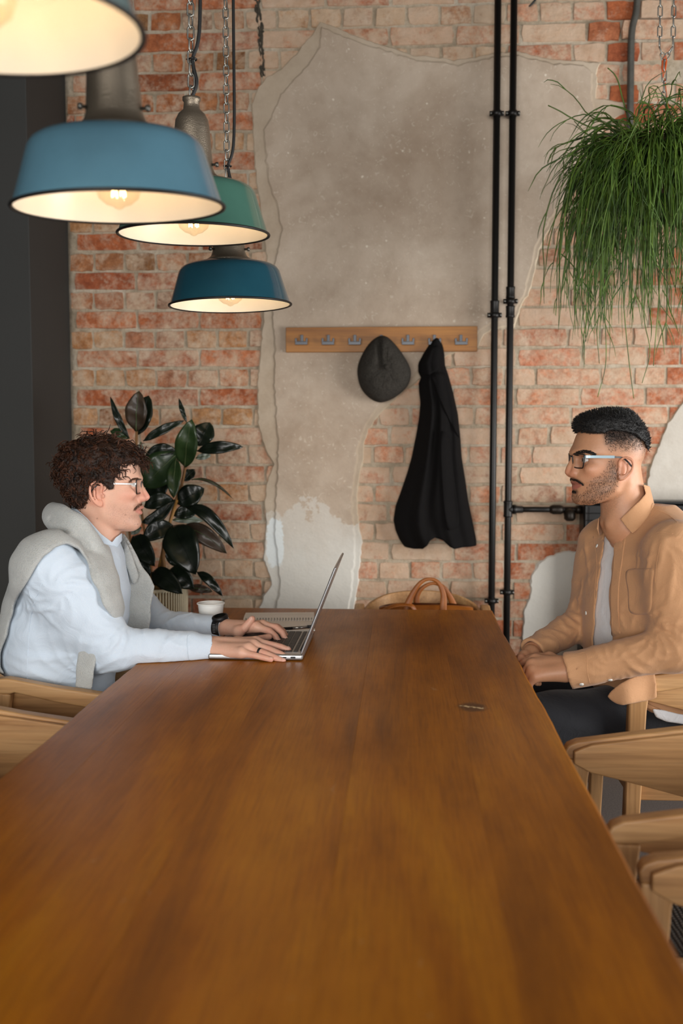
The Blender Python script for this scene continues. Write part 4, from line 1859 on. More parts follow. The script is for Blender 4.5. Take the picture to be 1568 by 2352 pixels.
def relax(V, Q, lam=.5):
    s = np.zeros_like(V)
    n = np.zeros(len(V))
    for a, b in ((0, 1), (1, 2), (2, 3), (3, 0)):
        for k in range(3):
            s[:, k] += np.bincount(Q[:, a], V[Q[:, b], k], len(V)) + np.bincount(Q[:, b], V[Q[:, a], k], len(V))
        n += np.bincount(Q[:, a], minlength=len(V)) + np.bincount(Q[:, b], minlength=len(V))
    n = np.maximum(n, 1)
    return V + lam * (s / n[:, None] - V)


def mesh_from(name, V, Q):
    me = bpy.data.meshes.new(name)
    me.vertices.add(len(V))
    me.vertices.foreach_set('co', V.astype(np.float32).ravel())
    me.loops.add(len(Q) * 4)
    me.loops.foreach_set('vertex_index', Q.astype(np.int32).ravel())
    me.polygons.add(len(Q))
    me.polygons.foreach_set('loop_start', np.arange(0, len(Q) * 4, 4, dtype=np.int32))
    me.update(calc_edges=True)
    me.polygons.foreach_set('use_smooth', np.ones(len(Q), bool))
    me.validate()
    return me


def vcol(me, name, arr):
    """arr (n, 3 or 1) floats per vertex -> point colour attribute"""
    a = me.color_attributes.new(name, 'FLOAT_COLOR', 'POINT')
    n = len(me.vertices)
    full = np.ones((n, 4), np.float32)
    arr = np.asarray(arr, np.float32)
    if arr.ndim == 1:
        arr = arr[:, None]
    full[:, :3] = arr if arr.shape[1] == 3 else np.repeat(arr, 3, 1)
    a.data.foreach_set('color', full.ravel())


def vnormals(V, Q):
    n = np.zeros_like(V)
    fn = np.cross(V[Q[:, 2]] - V[Q[:, 0]], V[Q[:, 3]] - V[Q[:, 1]])
    for k in range(4):
        for j in range(3):
            n[:, j] += np.bincount(Q[:, k], fn[:, j], len(V))
    return n / np.maximum(np.linalg.norm(n, axis=1, keepdims=True), 1e-12)


def sstep(a, b, x):
    t = np.clip((x - a) / (b - a), 0, 1)
    return t * t * (3 - 2 * t)


class Tris:
    """many thin tubes in one mesh"""

    def __init__(s):
        s.v, s.f, s.n = [], [], 0

    def add(s, pts, r, sides=3):
        fr = frames(pts)
        m = len(pts)
        for i, (p, (t, u, v)) in enumerate(zip(pts, fr)):
            q = r * (1 - .75 * (i / (m - 1)) ** 3)
            for k in range(sides):
                a = 2 * math.pi * k / sides
                s.v.append(p + u * (math.cos(a) * q) + v * (math.sin(a) * q))
        for i in range(m - 1):
            for k in range(sides):
                k2 = (k + 1) % sides
                b = s.n + i * sides
                s.f.append((b + k, b + k2, b + sides + k2, b + sides + k))
        s.n += m * sides

    def build(s, name, mat, parent):
        me = mesh_from(name, np.array([tuple(p) for p in s.v]), np.array(s.f))
        o = link(name, me, mat, None, True, 'stuff')
        o.parent = parent
        return o


def bvh_of(V, Q):
    from mathutils.bvhtree import BVHTree
    return BVHTree.FromPolygons([tuple(v) for v in V], [tuple(int(i) for i in q) for q in Q])


def on_surface(tree, px, py, lift=0.0, fallback=None):
    r = ray(px, py).normalized()
    h = tree.ray_cast(CAM, r)
    if h[0] is None:
        return None, None
    n = h[1]
    if n.dot(r) > 0:
        n = -n
    return h[0] + n * lift, n


def cloth_patch(name, tree, poly, lift, thick, mat, parent, step=4.0, curl=0.0, label=None):
    """a piece of cloth with a real thickness laid over a surface, outline traced"""
    ol = outline(poly, max(24, int(sum((Vector(poly[i]) - Vector(poly[i - 1])).length for i in range(len(poly))) / step)))
    c = sum(ol, Vector((0, 0))) / len(ol)
    R = 8
    rings, last = [], None
    for j in range(R + 1):
        ring = []
        for q in ol:
            w = c.lerp(q, (j + .02) / (R + .02))
            p, nn = on_surface(tree, w.x, w.y, lift)
            if p is None:
                p, nn = last
            last = (p, nn)
            ring.append((p + nn * curl * (j / R) ** 3, nn))
        rings.append(ring)
    n = len(ol)
    bm = bmesh.new()
    top = [[bm.verts.new(p + nn * (thick * (1 if j < R else .45))) for p, nn in rg] for j, rg in enumerate(rings)]
    bot = [[bm.verts.new(p - nn * .004 * (0 if curl else 1)) for p, nn in rg] for rg in (rings if curl else rings[-1:])]
    for j in range(R):
        for i in range(n):
            k = (i + 1) % n
            bm.faces.new((top[j][i], top[j][k], top[j + 1][k], top[j + 1][i]))
            if curl:
                bm.faces.new((bot[j][i], bot[j + 1][i], bot[j + 1][k], bot[j][k]))
    for i in range(n):
        k = (i + 1) % n
        bm.faces.new((top[-1][i], top[-1][k], bot[-1][k], bot[-1][i]))
    bm.faces.new(top[0])
    bmesh.ops.recalc_face_normals(bm, faces=bm.faces)
    return part(name, bm, mat, parent, True, label=label)


def seam_tube(bm, tree, pts, r, lift=0.0, n=24):
    P = outline_open(pts, n)
    out = []
    for q in P:
        p, nn = on_surface(tree, q.x, q.y, lift)
        if p is not None:
            out.append(p)
    if len(out) > 2:
        add_tube(bm, out, r, 6)


def outline_open(pts, n):
    return [Vector((v.x, v.y)) for v in spline([Vector((p[0], p[1], 0)) for p in pts], n)]
# ------------------------------------------------------------------ people: shared pieces
FQ = 1.0   # voxel scale


def mat_skin(name, rough=.5):
    t = NT(name)
    a = t.n('ShaderNodeVertexColor')
    a.layer_name = 'pigment'
    v = t.coord('Object')
    n = t.noise(v, 240, 4, .6)
    n2 = t.noise(v, 38, 4)
    c = t.mix(.22, a.outputs['Color'], t.ramp(n, [(.3, (.78, .72, .70)), (.7, (1.0, 1.0, 1.0))]), 'MULTIPLY')
    c = t.mix(.25, c, t.ramp(n2, [(.3, (.92, .76, .70)), (.65, (1, 1, 1))]), 'MULTIPLY')
    t.set(c, rough, 0, t.bump(n, .18, .0015))
    t.b.inputs['Subsurface Weight'].default_value = .12
    t.b.inputs['Subsurface Radius'].default_value = (.008, .003, .0015)
    t.b.inputs['Subsurface Scale'].default_value = 1.0
    return t.m


def mat_hair(name, a, b, rough=.42):
    t = NT(name)
    v = t.coord('Object')
    c = t.mix(t.ramp(t.noise(v, 55, 4), [(.35, (0, 0, 0)), (.7, (1, 1, 1))]), a, b)
    t.set(c, rough, 0, t.bump(t.noise(v, 190, 4, .7), .7, .004))
    t.b.inputs['Specular IOR Level'].default_value = .45
    return t.m


def mat_shirt(name, a, b, weave=900, rough=.85, bump=.25, crease=0.0):
    t = NT(name)
    v = t.coord('Object')
    n = t.noise(v, weave, 2, .6)
    n2 = t.noise(v, 7, 4)
    n3 = t.noise(v, 16, 5, .6, 1.2)
    c = t.mix(n, a, b)
    c = t.mix(.25, c, t.ramp(n2, [(.3, (.86, .86, .86)), (.7, (1, 1, 1))]), 'MULTIPLY')
    bp = t.bump(n, bump, .0015)
    bp = t.bump(n3, .30, .010, bp)
    t.set(c, rough, 0, bp)
    t.b.inputs['Sheen Weight'].default_value = .15
    return t.m


M_eye = NT('eyeball')
_v = M_eye.n('ShaderNodeVertexColor')
_v.layer_name = 'pigment'
M_eye.l(_v.outputs['Color'], M_eye.b.inputs['Base Color'])
M_eye.b.inputs['Roughness'].default_value = .08
M_eye = M_eye.m


def head(g, fr, sp):
    """skull, face, ears and neck from traced profiles; sp holds the traces"""
    P, W = fr.P, fr.W
    R = fr.R()

    def L(px, py, S=0.0, far=False):
        v = P(px, py, S)
        return W((v[0], -v[1] if far else v[1], v[2]))
    rows = []
    for py, a, b, w, e in sp['rows']:
        pa, pb = P(a, py), P(b, py)
        rows.append((pa[2], pa[0], pb[0] + sp.get('back_trim', 0), w / 1000, e))
    f, lo, hi = loft(fr, rows)
    g.op(f, lo, hi)
    sides = (False, True)
    # neck
    for a, b, ra, rb in sp['neck']:
        g.cone(L(*a), L(*b), ra, rb, .02)
    for far in sides:
        (a, sa), (b, sb), r = sp['scm']
        g.cone(L(*a, sa, far), L(*b, sb, far), r, r * .9, .016)
        # jaw line, cheek bones, brow ridge
        g.tube([L(x, y, s, far) for x, y, s in sp['jaw']], [.011] * len(sp['jaw']), .020)
        x, y, s = sp['cheek']
        g.ball(L(x, y, s, far), (.024, .012, .014), .016, 'u', R)
        g.tube([L(x, y, s, far) for x, y, s in sp['brow']], [.0062, .0066, .005], .012)
        # eye socket, lids
        x, y, s = sp['eye']
        e = P(x, y, s)
        es = -e[1] if far else e[1]
        g.ball(W((e[0] + .015, es, e[2] - .001)), (.014, .019, .011), .010, 's', R)
        g.ball(W((e[0], es, e[2])), .0128, .003)
        k = 1 if not far else -1
        g.ball(W((e[0] + .008, es + k * .004, e[2] + .0003)), (.0120, .0130, .0046), .0015, 's', R)
    for far in sides:
        for x, y, s, r in sp['alar']:
            g.ball(L(x, y, s, far), r, .005)
        g.tube([L(x, y, s, far) for x, y, s in sp['nose_side']], [.006, .008, .0075], .012)
    g.tube([L(x, y) for x, y, r in sp['nose']], [r for x, y, r in sp['nose']], .007)
    x, y, r = sp['nose'][-1]
    g.tube([L(*q) for q in sp['columella']], [.0042, .0040], .004)
    for far in sides:
        x, y, s = sp['nostril']
        g.ball(L(x, y, s, far), (.0052, .0030, .0034), .002, 's', R)
    x, y, r = sp['chin']
    g.ball(L(x, y), (r, r * 1.35, r), .014, 'u', R)
    # lips
    up, lw = sp['lip_up'], sp['lip_low']
    for pts, rr, kk in ((up, (.0026, .0040, .0044, .0040, .0026), .0045), (lw, (.0028, .0046, .0052, .0046, .0028), .0045)):
        (cx, cy, cs), (mx, my, ms), (tx, ty, ts) = pts
        q = [L(cx, cy, cs), L(mx, my, ms), L(tx, ty, 0), L(mx, my, ms, True), L(cx, cy, cs, True)]
        g.tube(q, rr, kk, 'u', 13)
    (cx, cy, cs), (mx, my, ms), (tx, ty, ts) = sp['lip_gap']
    g.tube([L(cx, cy, cs), L(mx, my, ms), L(tx, ty, 0), L(mx, my, ms, True), L(cx, cy, cs, True)], (.0009, .0014, .0017, .0014, .0009), .0015, 's', 13)
    # ears
    for far in sides:
        E = sp['ear']
        s0 = E['S']

        def le(x, y, ds):
            v = P(x, y, s0 + .006)
            sv = s0 + ds
            return W((v[0], -sv if far else sv, v[2]))
        cx, cy = E['c']
        c = le(cx, cy, -.001)
        back = E['back']          # +1: the rear of the ear lies at smaller px
        RR = [(fr.f * .96 + fr.s * (.28 if not far else -.28)).normalized(), None, fr.u]
        RR[1] = RR[2].cross(RR[0]).normalized()
        g.ball(c, (E['rx'], .0032, E['ry']), .004, 'u', RR)
        hel = [le(x, y, d) for x, y, d in E['helix']]
        g.tube(hel, [.0030] + [.0034] * (len(hel) - 2) + [.0030], .003, 'u', 26)
        g.tube([le(x, y, d) for x, y, d in E['anti']], [.0024, .0034, .0030], .004, 'u', 12)
        x, y, d = E['lobe']
        g.ball(le(x, y, d), (.0068, .0042, .0078), .006, 'u', RR)
        x, y, d = E['tragus']
        g.ball(le(x, y, d), (.0042, .0035, .0058), .004, 'u', RR)
        x, y, d = E['concha']
        g.ball(le(x, y, d + .006), (.0080, .0065, .0100), .004, 's', RR)
        x, y, d = E['scapha']
        g.ball(le(x, y, d + .006), (.0060, .0042, .0065), .004, 's', RR)


def eyes(parent, fr, sp, iris):
    for far in (False, True):
        x, y, s = sp['eye']
        e = fr.P(x, y, s)
        c = fr.W((e[0] + .0006, -e[1] if far else e[1], e[2]))
        bm = bmesh.new()
        bmesh.ops.create_uvsphere(bm, u_segments=40, v_segments=28, radius=.0119)
        Mx = Matrix.Translation(c) @ fr.f.to_track_quat('Z', 'Y').to_matrix().to_4x4()
        cols = []
        for v in bm.verts:
            a = v.co.z / .0119
            if a > .955:
                cols.append((.004, .004, .004))
            elif a > .875:
                cols.append(iris)
            else:
                cols.append((.62, .58, .55))
            v.co = Mx @ v.co
        me = bpy.data.meshes.new('eyeball')
        bm.to_mesh(me)
        bm.free()
        vcol(me, 'pigment', np.array(cols))
        o = link('eyeball', me, M_eye, None, True)
        o.parent = parent


def hand(g, sp, k=.010):
    """sp: wrist points [(p, r)...], fingers {name: [(p, r)...]} from knuckle to tip"""
    wr = sp['wrist']
    for name, pts in sp['fingers'].items():
        P = [Vector(p) for p, r in pts]
        Rr = [r for p, r in pts]
        g.tube(P, Rr, .0045)
        if name != 'thumb':
            w = wr[0] if name in ('index', 'middle') else wr[1]
            g.cone(w[0], P[0], w[1], Rr[0] * 1.30, k)
        else:
            g.cone(wr[0][0], P[0], wr[0][1] * .9, Rr[0] * 1.15, k)
    names = [n for n in ('index', 'middle', 'ring', 'pinky') if n in sp['fingers']]
    for a, b in zip(names[:-1], names[1:]):
        pa, pb = Vector(sp['fingers'][a][0][0]), Vector(sp['fingers'][b][0][0])
        wa, wb = Vector(wr[0][0]), Vector(wr[1][0])
        mid = (pa + pb) / 2
        g.cone(mid.lerp((wa + wb) / 2, .9), mid.lerp((wa + wb) / 2, .08), .0125, .0098, k)
    for f in names:
        p = Vector(sp['fingers'][f][0][0])
        g.ball(p + Vector((0, 0, .003)), sp['fingers'][f][0][1] * 1.04, .004)


def nails(parent, sp, mat, outward, which):
    for n in which:
        pts = sp['fingers'][n]
        a, b, r = Vector(pts[-2][0]), Vector(pts[-1][0]), pts[-1][1]
        d = (b - a).normalized()
        o = Vector(outward)
        o = (o - d * o.dot(d)).normalized()
        s = d.cross(o)
        bm = bmesh.new()
        bmesh.ops.create_uvsphere(bm, u_segments=14, v_segments=10, radius=1)
        c = b + o * (r * .80) - d * (r * .15)
        for v in bm.verts:
            q = v.co.copy()
            v.co = c + d * (q.x * r * .78) + s * (q.y * r * .66) + o * (q.z * r * .26)
        part('nail', bm, mat, parent, True)


def strands(parent, name, mat, V, N, picks, fn, sides=3):
    T_ = Tris()
    for i in picks:
        r = fn(Vector(V[i]), Vector(N[i]))
        if r:
            T_.add(r[0], r[1], sides)
    return T_.build(name, mat, parent)


def glasses(parent, fr, sp, mats):
    """rims, bridge and temples at the wearer's eyes"""
    G = bpy.data.objects.new('eyeglasses', None)
    rim_m, temple_m, tip_m, lens_m = mats
    h = sp['hinge']
    b = sp['bridge']
    hv = fr.P(*h)
    bv = fr.P(*b)
    Rm = bmesh.new()
    o = None
    wx = sp['lens_S']          # inner and outer S
    top, bot = hv[2] + sp['up'], hv[2] - sp['down']

    def fx(S):
        u = abs(S) / wx[1]
        return bv[0] + (hv[0] - bv[0]) * u ** 1.6
    for far in (1, -1):
        sh = [(wx[0], top - .002), (wx[0] + .004, top), (wx[1] - .003, top), (wx[1], top - .004), (wx[1] - .001, (top + bot) / 2), (wx[1] - .006, bot + .003), (wx[1] - .013, bot), (wx[0] + .010, bot + .001), (wx[0] + .003, bot + .008), (wx[0] - .0005, (top + bot) / 2 + .004)]
        loop = outline(sh, 48)
        pts = [fr.W((fx(p.x) - .10 * (top - p.y) * sp.get('rake', 1), far * p.x, p.y)) for p in loop]
        add_tube(Rm, pts, sp['rim_r'], 7, True)
        bm = bmesh.new()
        vs = [bm.verts.new(p) for p in pts]
        c = bm.verts.new(sum(pts, Vector()) / len(pts) + fr.f * .0012)
        for i in range(len(vs)):
            bm.faces.new((vs[i], vs[(i + 1) % len(vs)], c))
        ln = part('lens', bm, lens_m, parent, True)
        tp = bmesh.new()
        e = sp['ear_top']
        ev = fr.P(*e)
        bk = fr.P(*sp['tip_start'])
        zt = hv[2]
        A = fr.W((hv[0] - .001, far * (wx[1] + .002), zt))
        A2 = fr.W((hv[0] - .010, far * (wx[1] + .0065), zt))
        B = fr.W((bk[0], far * (bk[1]), bk[2]))
        Cc = fr.W((ev[0], far * ev[1], ev[2]))
        D = fr.W((ev[0] - .024, far * (ev[1] - .003), ev[2] - .022))
        sweep = spline([A, A2, B], 12)
        hgt = sp['temple_h']
        sweep_rect(tp, sweep, .0016, [hgt] * 12, fr.s)
        part('temple', tp, temple_m, parent, False)
        tp = bmesh.new()
        sweep_rect(tp, spline([B, Cc, D], 12), .0026, [min(hgt, .0042)] * 12, fr.s)
        part('temple_tip', tp, tip_m, parent, False)
    zc = hv[2] + sp['bridge_up']
    add_tube(Rm, spline([fr.W((fx(wx[0]), wx[0], zc - .001)), fr.W((bv[0] + .002, 0, zc + .0015)), fr.W((fx(wx[0]), -wx[0], zc - .001))], 9), sp['rim_r'], 7)
    return part('eyeglass_frame', Rm, rim_m, parent, True)


def mat_lens():
    t = NT('spectacle lens')
    for n in list(t.t.nodes):
        if n != t.out:
            t.t.nodes.remove(n)
    tr = t.n('ShaderNodeBsdfTransparent')
    gl = t.n('ShaderNodeBsdfGlossy')
    gl.inputs['Roughness'].default_value = .02
    tr.inputs[0].default_value = (.90, .91, .92, 1)
    mx = t.n('ShaderNodeMixShader')
    mx.inputs[0].default_value = .05
    t.l(tr.outputs[0], mx.inputs[1])
    t.l(gl.outputs[0], mx.inputs[2])
    t.l(mx.outputs[0], t.out.inputs[0])
    return t.m


M_lens = mat_lens()
M_nail = simple('nail', lin(226, 178, 160), .3, 0, 60, .04)


def f_box(lo, hi):
    c = [(a + b) / 2 for a, b in zip(lo, hi)]
    h = [(b - a) / 2 for a, b in zip(lo, hi)]

    def f(X, Y, Z):
        q = [np.abs(v - m) - e for v, m, e in zip((X, Y, Z), c, h)]
        out = np.sqrt(np.maximum(q[0], 0) ** 2 + np.maximum(q[1], 0) ** 2 + np.maximum(q[2], 0) ** 2)
        return out + np.minimum(np.maximum(np.maximum(q[0], q[1]), q[2]), 0)
    return f


def table_cut(g):
    """nothing soft sinks into the table top"""
    lo, hi = (TX0 + .001, TY0, TZ - .046), (TX1 + .001, TY1, TZ + .0006)
    g.op(f_box(lo, hi), lo, hi, .001, 's', .01)


def wrinkle(g, c, R, n, amp, ph=0.0, depth=.10):
    """folds that fan out from a point (seen along y)"""
    def f(X, Y, Z):
        dx, dz = X - c.x + 0 * Z, Z - c.z + 0 * X
        r = np.sqrt(dx ** 2 + dz ** 2)
        a = np.arctan2(dz, dx)
        w = np.sin(a * n + ph + 5 * r / R)
        env = np.exp(-(r / R) ** 2) * sstep(.012, .040, r)
        env = env * np.exp(-((Y - c.y) / depth) ** 2)
        return amp * .62 * env * (np.sqrt(np.abs(w) + .02) * 2 - 1.2)
    q, X, Y, Z = g.sub([v - 2.2 * R for v in c], [v + 2.2 * R for v in c])
    g.d[q] += f(X, Y, Z).astype(np.float32)


def bone(g, pts, rs, k=.03, n=0):
    g.tube(pts, rs, k, 'u', n)
# ------------------------------------------------------------------ the man in the pale blue shirt
YA = 2.52
FA = Frame(at(232, 1110, YA), rad(9))
spA = dict(
    rows=[(1012, 262, 196, 24, 2.1), (1018, 282, 178, 43, 2.15), (1028, 299, 164, 58, 2.2), (1040, 309, 155, 67, 2.25), (1055, 317, 149, 73, 2.3), (1070, 320.5, 145, 76, 2.3), (1085, 322, 144, 77, 2.35),
          (1098, 323.5, 145, 76, 2.4), (1105, 321.5, 147, 75, 2.4), (1112, 317.5, 150, 74, 2.35), (1125, 315, 156, 72, 2.3), (1140, 316, 164, 70, 2.3), (1152, 322.5, 172, 67, 2.25), (1160, 325, 180, 64, 2.2),
          (1171, 321.5, 190, 61, 2.2), (1181, 319.5, 203, 57, 2.2), (1187, 318, 212, 54, 2.15), (1198, 317, 229, 47, 2.1), (1206, 315, 245, 39, 2.1), (1212, 309, 260, 29, 2.0), (1216, 300, 275, 16, 2.0)],
    neck=[((226, 1165), (214, 1262), .058, .062)],
    scm=(((220, 1168), .046), ((252, 1246), .016), .010),
    jaw=[(232, 1150, .058), (243, 1180, .053), (274, 1203, .036), (306, 1209, .014)],
    cheek=(292, 1134, .046),
    brow=[(319, 1100, .008), (312, 1097, .028), (296, 1102, .046)],
    eye=(303.5, 1113.5, .033),
    nose=[(317, 1107, .0058), (324.5, 1120, .0066), (333, 1134, .0076), (336.8, 1141.5, .0082)],
    nose_side=[(315, 1112, .009), (320, 1128, .011), (322, 1142, .013)],
    alar=[(324, 1144, .0125, .0078), (329, 1146, .009, .0070)],
    columella=[(335, 1147), (326, 1150)],
    nostril=(331, 1150.5, .0065),
    chin=(311, 1200, .0115),
    lip_up=[(309, 1171.5, .024), (320.5, 1167.2, .012), (326.3, 1165.2, 0)],
    lip_low=[(309.5, 1173.5, .022), (318.8, 1177, .012), (322.6, 1177.6, 0)],
    lip_gap=[(308, 1172.5, .025), (322, 1171.5, .012), (327, 1171.2, 0)],
    ear=dict(S=.0765, c=(221, 1132), back=1, rx=.0145, ry=.026,
             helix=[(231, 1128, .002), (234, 1118, .004), (229, 1110, .007), (219, 1108.5, .010), (210, 1114, .013), (207, 1125, .014), (209, 1138, .012), (215, 1150, .009), (222, 1158, .006), (230, 1162, .003)],
             anti=[(217, 1121, .008), (217.5, 1137, .009), (225, 1152, .005)], lobe=(229, 1156.5, .001), tragus=(235.5, 1140, .002), concha=(227.5, 1139, .002), scapha=(224, 1119, .004)))


def qa(px, py, Y):
    return at(px, py, Y)


handA1 = dict(wrist=[(qa(492, 1483, 2.462), .0205), (qa(492, 1495, 2.435), .0205)],
              fingers=dict(index=[(qa(588, 1475, 2.475), .0112), (qa(622, 1481, 2.470), .0092), (qa(645, 1486, 2.465), .0084), (qa(662, 1492.5, 2.462), .0078)],
                           middle=[(qa(581, 1482, 2.450), .0116), (qa(618, 1492, 2.440), .0096), (qa(643, 1502, 2.428), .0086), (qa(660, 1511, 2.420), .0080)],
                           ring=[(qa(570, 1490, 2.428), .0112), (qa(606, 1501, 2.415), .0092), (qa(632, 1511, 2.408), .0083), (qa(650, 1519, 2.404), .0078)],
                           pinky=[(qa(553, 1499, 2.410), .0104), (qa(583, 1505, 2.400), .0082), (qa(605, 1510.5, 2.396), .0074), (qa(622, 1515, 2.394), .0066)],
                           thumb=[(qa(546, 1474, 2.505), .0120), (qa(588, 1470, 2.545), .0104), (qa(608, 1465, 2.560), .0092), (qa(618, 1462.5, 2.565), .0082)]))
handA2 = dict(wrist=[(qa(522, 1442, 2.665), .0205), (qa(522, 1448, 2.695), .0200)],
              fingers=dict(index=[(qa(588, 1440, 2.615), .0112), (qa(618, 1449, 2.600), .0094), (qa(632, 1461, 2.592), .0084), (qa(639.5, 1473, 2.588), .0074)],
                           middle=[(qa(603, 1437, 2.640), .0114), (qa(634, 1441, 2.628), .0096), (qa(648, 1453, 2.618), .0086), (qa(655, 1468, 2.612), .0076)],
                           ring=[(qa(606, 1438, 2.668), .0110), (qa(637, 1440, 2.660), .0092), (qa(650, 1450, 2.652), .0082), (qa(656, 1460, 2.648), .0074)],
                           pinky=[(qa(600, 1442, 2.694), .0102), (qa(626, 1444, 2.692), .0082), (qa(638, 1450, 2.690), .0074), (qa(644, 1457, 2.688), .0066)],
                           thumb=[(qa(548, 1450, 2.620), .0135), (qa(561, 1443, 2.608), .0118), (qa(572, 1430, 2.606), .0100), (qa(579, 1421.5, 2.606), .0086)]))
elA1, elA2 = qa(252, 1489, 2.370), qa(352, 1440, 2.790)
shA1, shA2 = qa(114, 1305, 2.335), qa(222, 1288, 2.715)
wrA1, wrA2 = qa(484, 1489, 2.447), qa(516, 1444, 2.682)
TA = Frame(at(160, 1400, 2.52), rad(12))
rowsTA = [(1228, 262, 135, 62, 2.2), (1245, 276, 100, 112, 2.2), (1268, 284, 80, 165, 2.3), (1295, 290, 60, 186, 2.4), (1330, 296, 42, 196, 2.4), (1370, 298, 28, 199, 2.4), (1420, 294, 16, 196, 2.4),
          (1470, 284, 8, 190, 2.4), (1530, 270, 4, 183, 2.4), (1585, 262, 6, 180, 2.4), (1645, 262, 4, 180, 2.4), (1720, 262, 4, 180, 2.3)]


def torso_rows(fr, rows, shrink=0.0):
    out = []
    for py, a, b, w, e in rows:
        pa, pb = fr.P(a, py), fr.P(b, py)
        out.append((pa[2], pa[0] - shrink, pb[0] + shrink, w / 1000 - shrink, e))
    return out


hipA = [qa(95, 1668, 2.42), qa(95, 1668, 2.62)]
kneeA = [Vector((-.455, 2.40, .575)), Vector((-.455, 2.66, .575))]
footA = [Vector((-.44, 2.39, .09)), Vector((-.44, 2.67, .09))]


def build_left():
    V4 = FQ
    # ---- body: one continuous skin
    g = Grid(axis(-1.12, -.14, .010, [(-.935, -.605, .0020 * V4), (-.505, -.225, .0020 * V4)]), axis(2.22, 2.92, .010, [(2.375, 2.735, .0020 * V4)]),
             axis(.02, 1.36, .011, [(.745, .86, .0020 * V4), (1.00, 1.345, .0020 * V4)]))
    head(g, FA, spA)
    f, lo, hi = loft(TA, torso_rows(TA, rowsTA, .022))
    g.op(f, lo, hi, .03)
    for sh, el, wr, h in ((shA1, elA1, wrA1, handA1), (shA2, elA2, wrA2, handA2)):
        bone(g, [sh, el], [.052, .042], .03)
        bone(g, [el, wr], [.040, .0225], .02)
        g.cone(wr, (h['wrist'][0][0] + h['wrist'][1][0]) / 2, .0225, .022, .012)
        hand(g, h)
    for i in range(2):
        bone(g, [hipA[i], kneeA[i]], [.075, .055], .03)
        bone(g, [kneeA[i], footA[i]], [.052, .038], .02)
        bone(g, [footA[i], footA[i] + Vector((.14, 0, -.045))], [.036, .026], .02)
    table_cut(g)
    g.op(f_box((LX1 - LD - .002, LY0, TZ - .01), (LX1, LY0 + LW, TZ + .0150)), (LX1 - LD, LY0, TZ - .01), (LX1, LY0 + LW, TZ + .0155), .002, 's', .004)
    V, Q = surface(g, 1)
    me = mesh_from('person', V, Q)
    # pigment
    n = len(V)
    base = np.array(lin(224, 178, 154)[:3])
    col = np.tile(base, (n, 1))
    lc = FA.loc(V)
    Vm = V.copy()
    far = lc[:, 1] < 0
    Vm[far] -= 2 * lc[far, 1][:, None] * np.array(FA.s[:])
    px, py = project((Vm[:, 0], Vm[:, 1], Vm[:, 2]))
    hd = V[:, 2] > 1.03

    def mask(poly, soft):
        return (1 - sstep(-soft, soft, poly_sd(px, py, poly))) * hd

    def tint(m, c, k=1.0):
        m = (m * k)[:, None]
        col[:] = col * (1 - m) + np.array(c) * m
    tint(mask([(300, 1120), (318, 1126), (318, 1150), (292, 1160), (270, 1148), (278, 1128)], 14), lin(226, 160, 138)[:3], .55)
    tint(mask([(322, 1128), (350, 1128), (350, 1156), (322, 1154)], 8), lin(228, 150, 132)[:3], .6)
    tint(mask([(200, 1104), (240, 1104), (240, 1166), (204, 1160)], 5), lin(224, 150, 124)[:3], .55)
    tint(mask([(307, 1172), (318, 1165.5), (326, 1162.5), (334, 1165), (334, 1172), (322, 1172.3)], 1.6), lin(196, 124, 110)[:3], .75)
    tint(mask([(308, 1173), (322, 1171.5), (332, 1172), (331, 1180), (322, 1181.5), (314, 1178)], 1.6), lin(208, 130, 118)[:3], .75)
    tint(mask([(268, 1160), (300, 1156), (312, 1182), (322, 1190), (324, 1210), (300, 1218), (262, 1208), (246, 1180), (250, 1160)], 12), lin(196, 152, 134)[:3], .35)
    tint(mask([(306, 1160), (328, 1153), (333, 1160), (331, 1166), (318, 1166), (309, 1172)], 2.5), lin(150, 104, 80)[:3], .40)
    ih = np.nonzero(hd)[0]
    nz = np.zeros(n)
    nz[ih] = [mnoise.noise(Vector(v) * 380) for v in V[ih]]
    tint(mask([(262, 1162), (300, 1170), (312, 1182), (324, 1190), (326, 1212), (300, 1220), (262, 1210), (244, 1184), (248, 1160)], 14) * np.clip(nz * 1.6, 0, 1), lin(120, 92, 80)[:3], .30)
    for mx, my, mr in ((223, 1191, .0016), (316, 1204, .0014), (288, 1182, .0012)):
        p_ = FA.Q(mx, my, .03)
        tint(np.exp(-((px - mx) ** 2 + (py - my) ** 2) / 2.2) * hd, lin(120, 80, 66)[:3], .7)
    hairp = [(110, 1060), (140, 1010), (180, 985), (240, 975), (300, 995), (350, 1030), (345, 1066), (322, 1068), (300, 1062), (279, 1067), (271, 1081), (276, 1086), (262, 1101), (262, 1123), (250, 1126), (238, 1112), (222, 1104), (206, 1108), (203, 1135), (205, 1143), (190, 1168), (160, 1170), (120, 1130)]
    tint(mask(hairp, 3), lin(66, 44, 32)[:3], .95)
    hz = V[:, 2] < .9
    nn = np.array([mnoise.noise(Vector((v[0] * 60, v[1] * 60, v[2] * 60))) if h else 0 for v, h in zip(V[::1], hz)]) if False else 0
    kn = np.zeros(n)
    for h in (handA1, handA2):
        for nm, pts in h['fingers'].items():
            for p, r in pts[1:]:
                kn = np.maximum(kn, np.exp(-(np.linalg.norm(V - np.array(p[:]), axis=1) / .013) ** 2))
    tint(kn, lin(222, 140, 120)[:3], .45)
    vcol(me, 'pigment', col)
    A = link('person', me, M_skinA)
    tag(A, 'man in pale blue shirt with grey sweater over shoulders typing at laptop', 'person')
    eyes(A, FA, spA, (.10, .12, .10))
    nails(A, handA1, M_nail, (0, -.35, 1), ('index', 'middle', 'ring', 'pinky'))
    nails(A, handA2, M_nail, (.1, -.3, 1), ('index', 'middle'))
    nails(A, handA2, M_nail, (-.5, -.8, .2), ('thumb',))

    # ---- hair
    rs = random.Random(3)
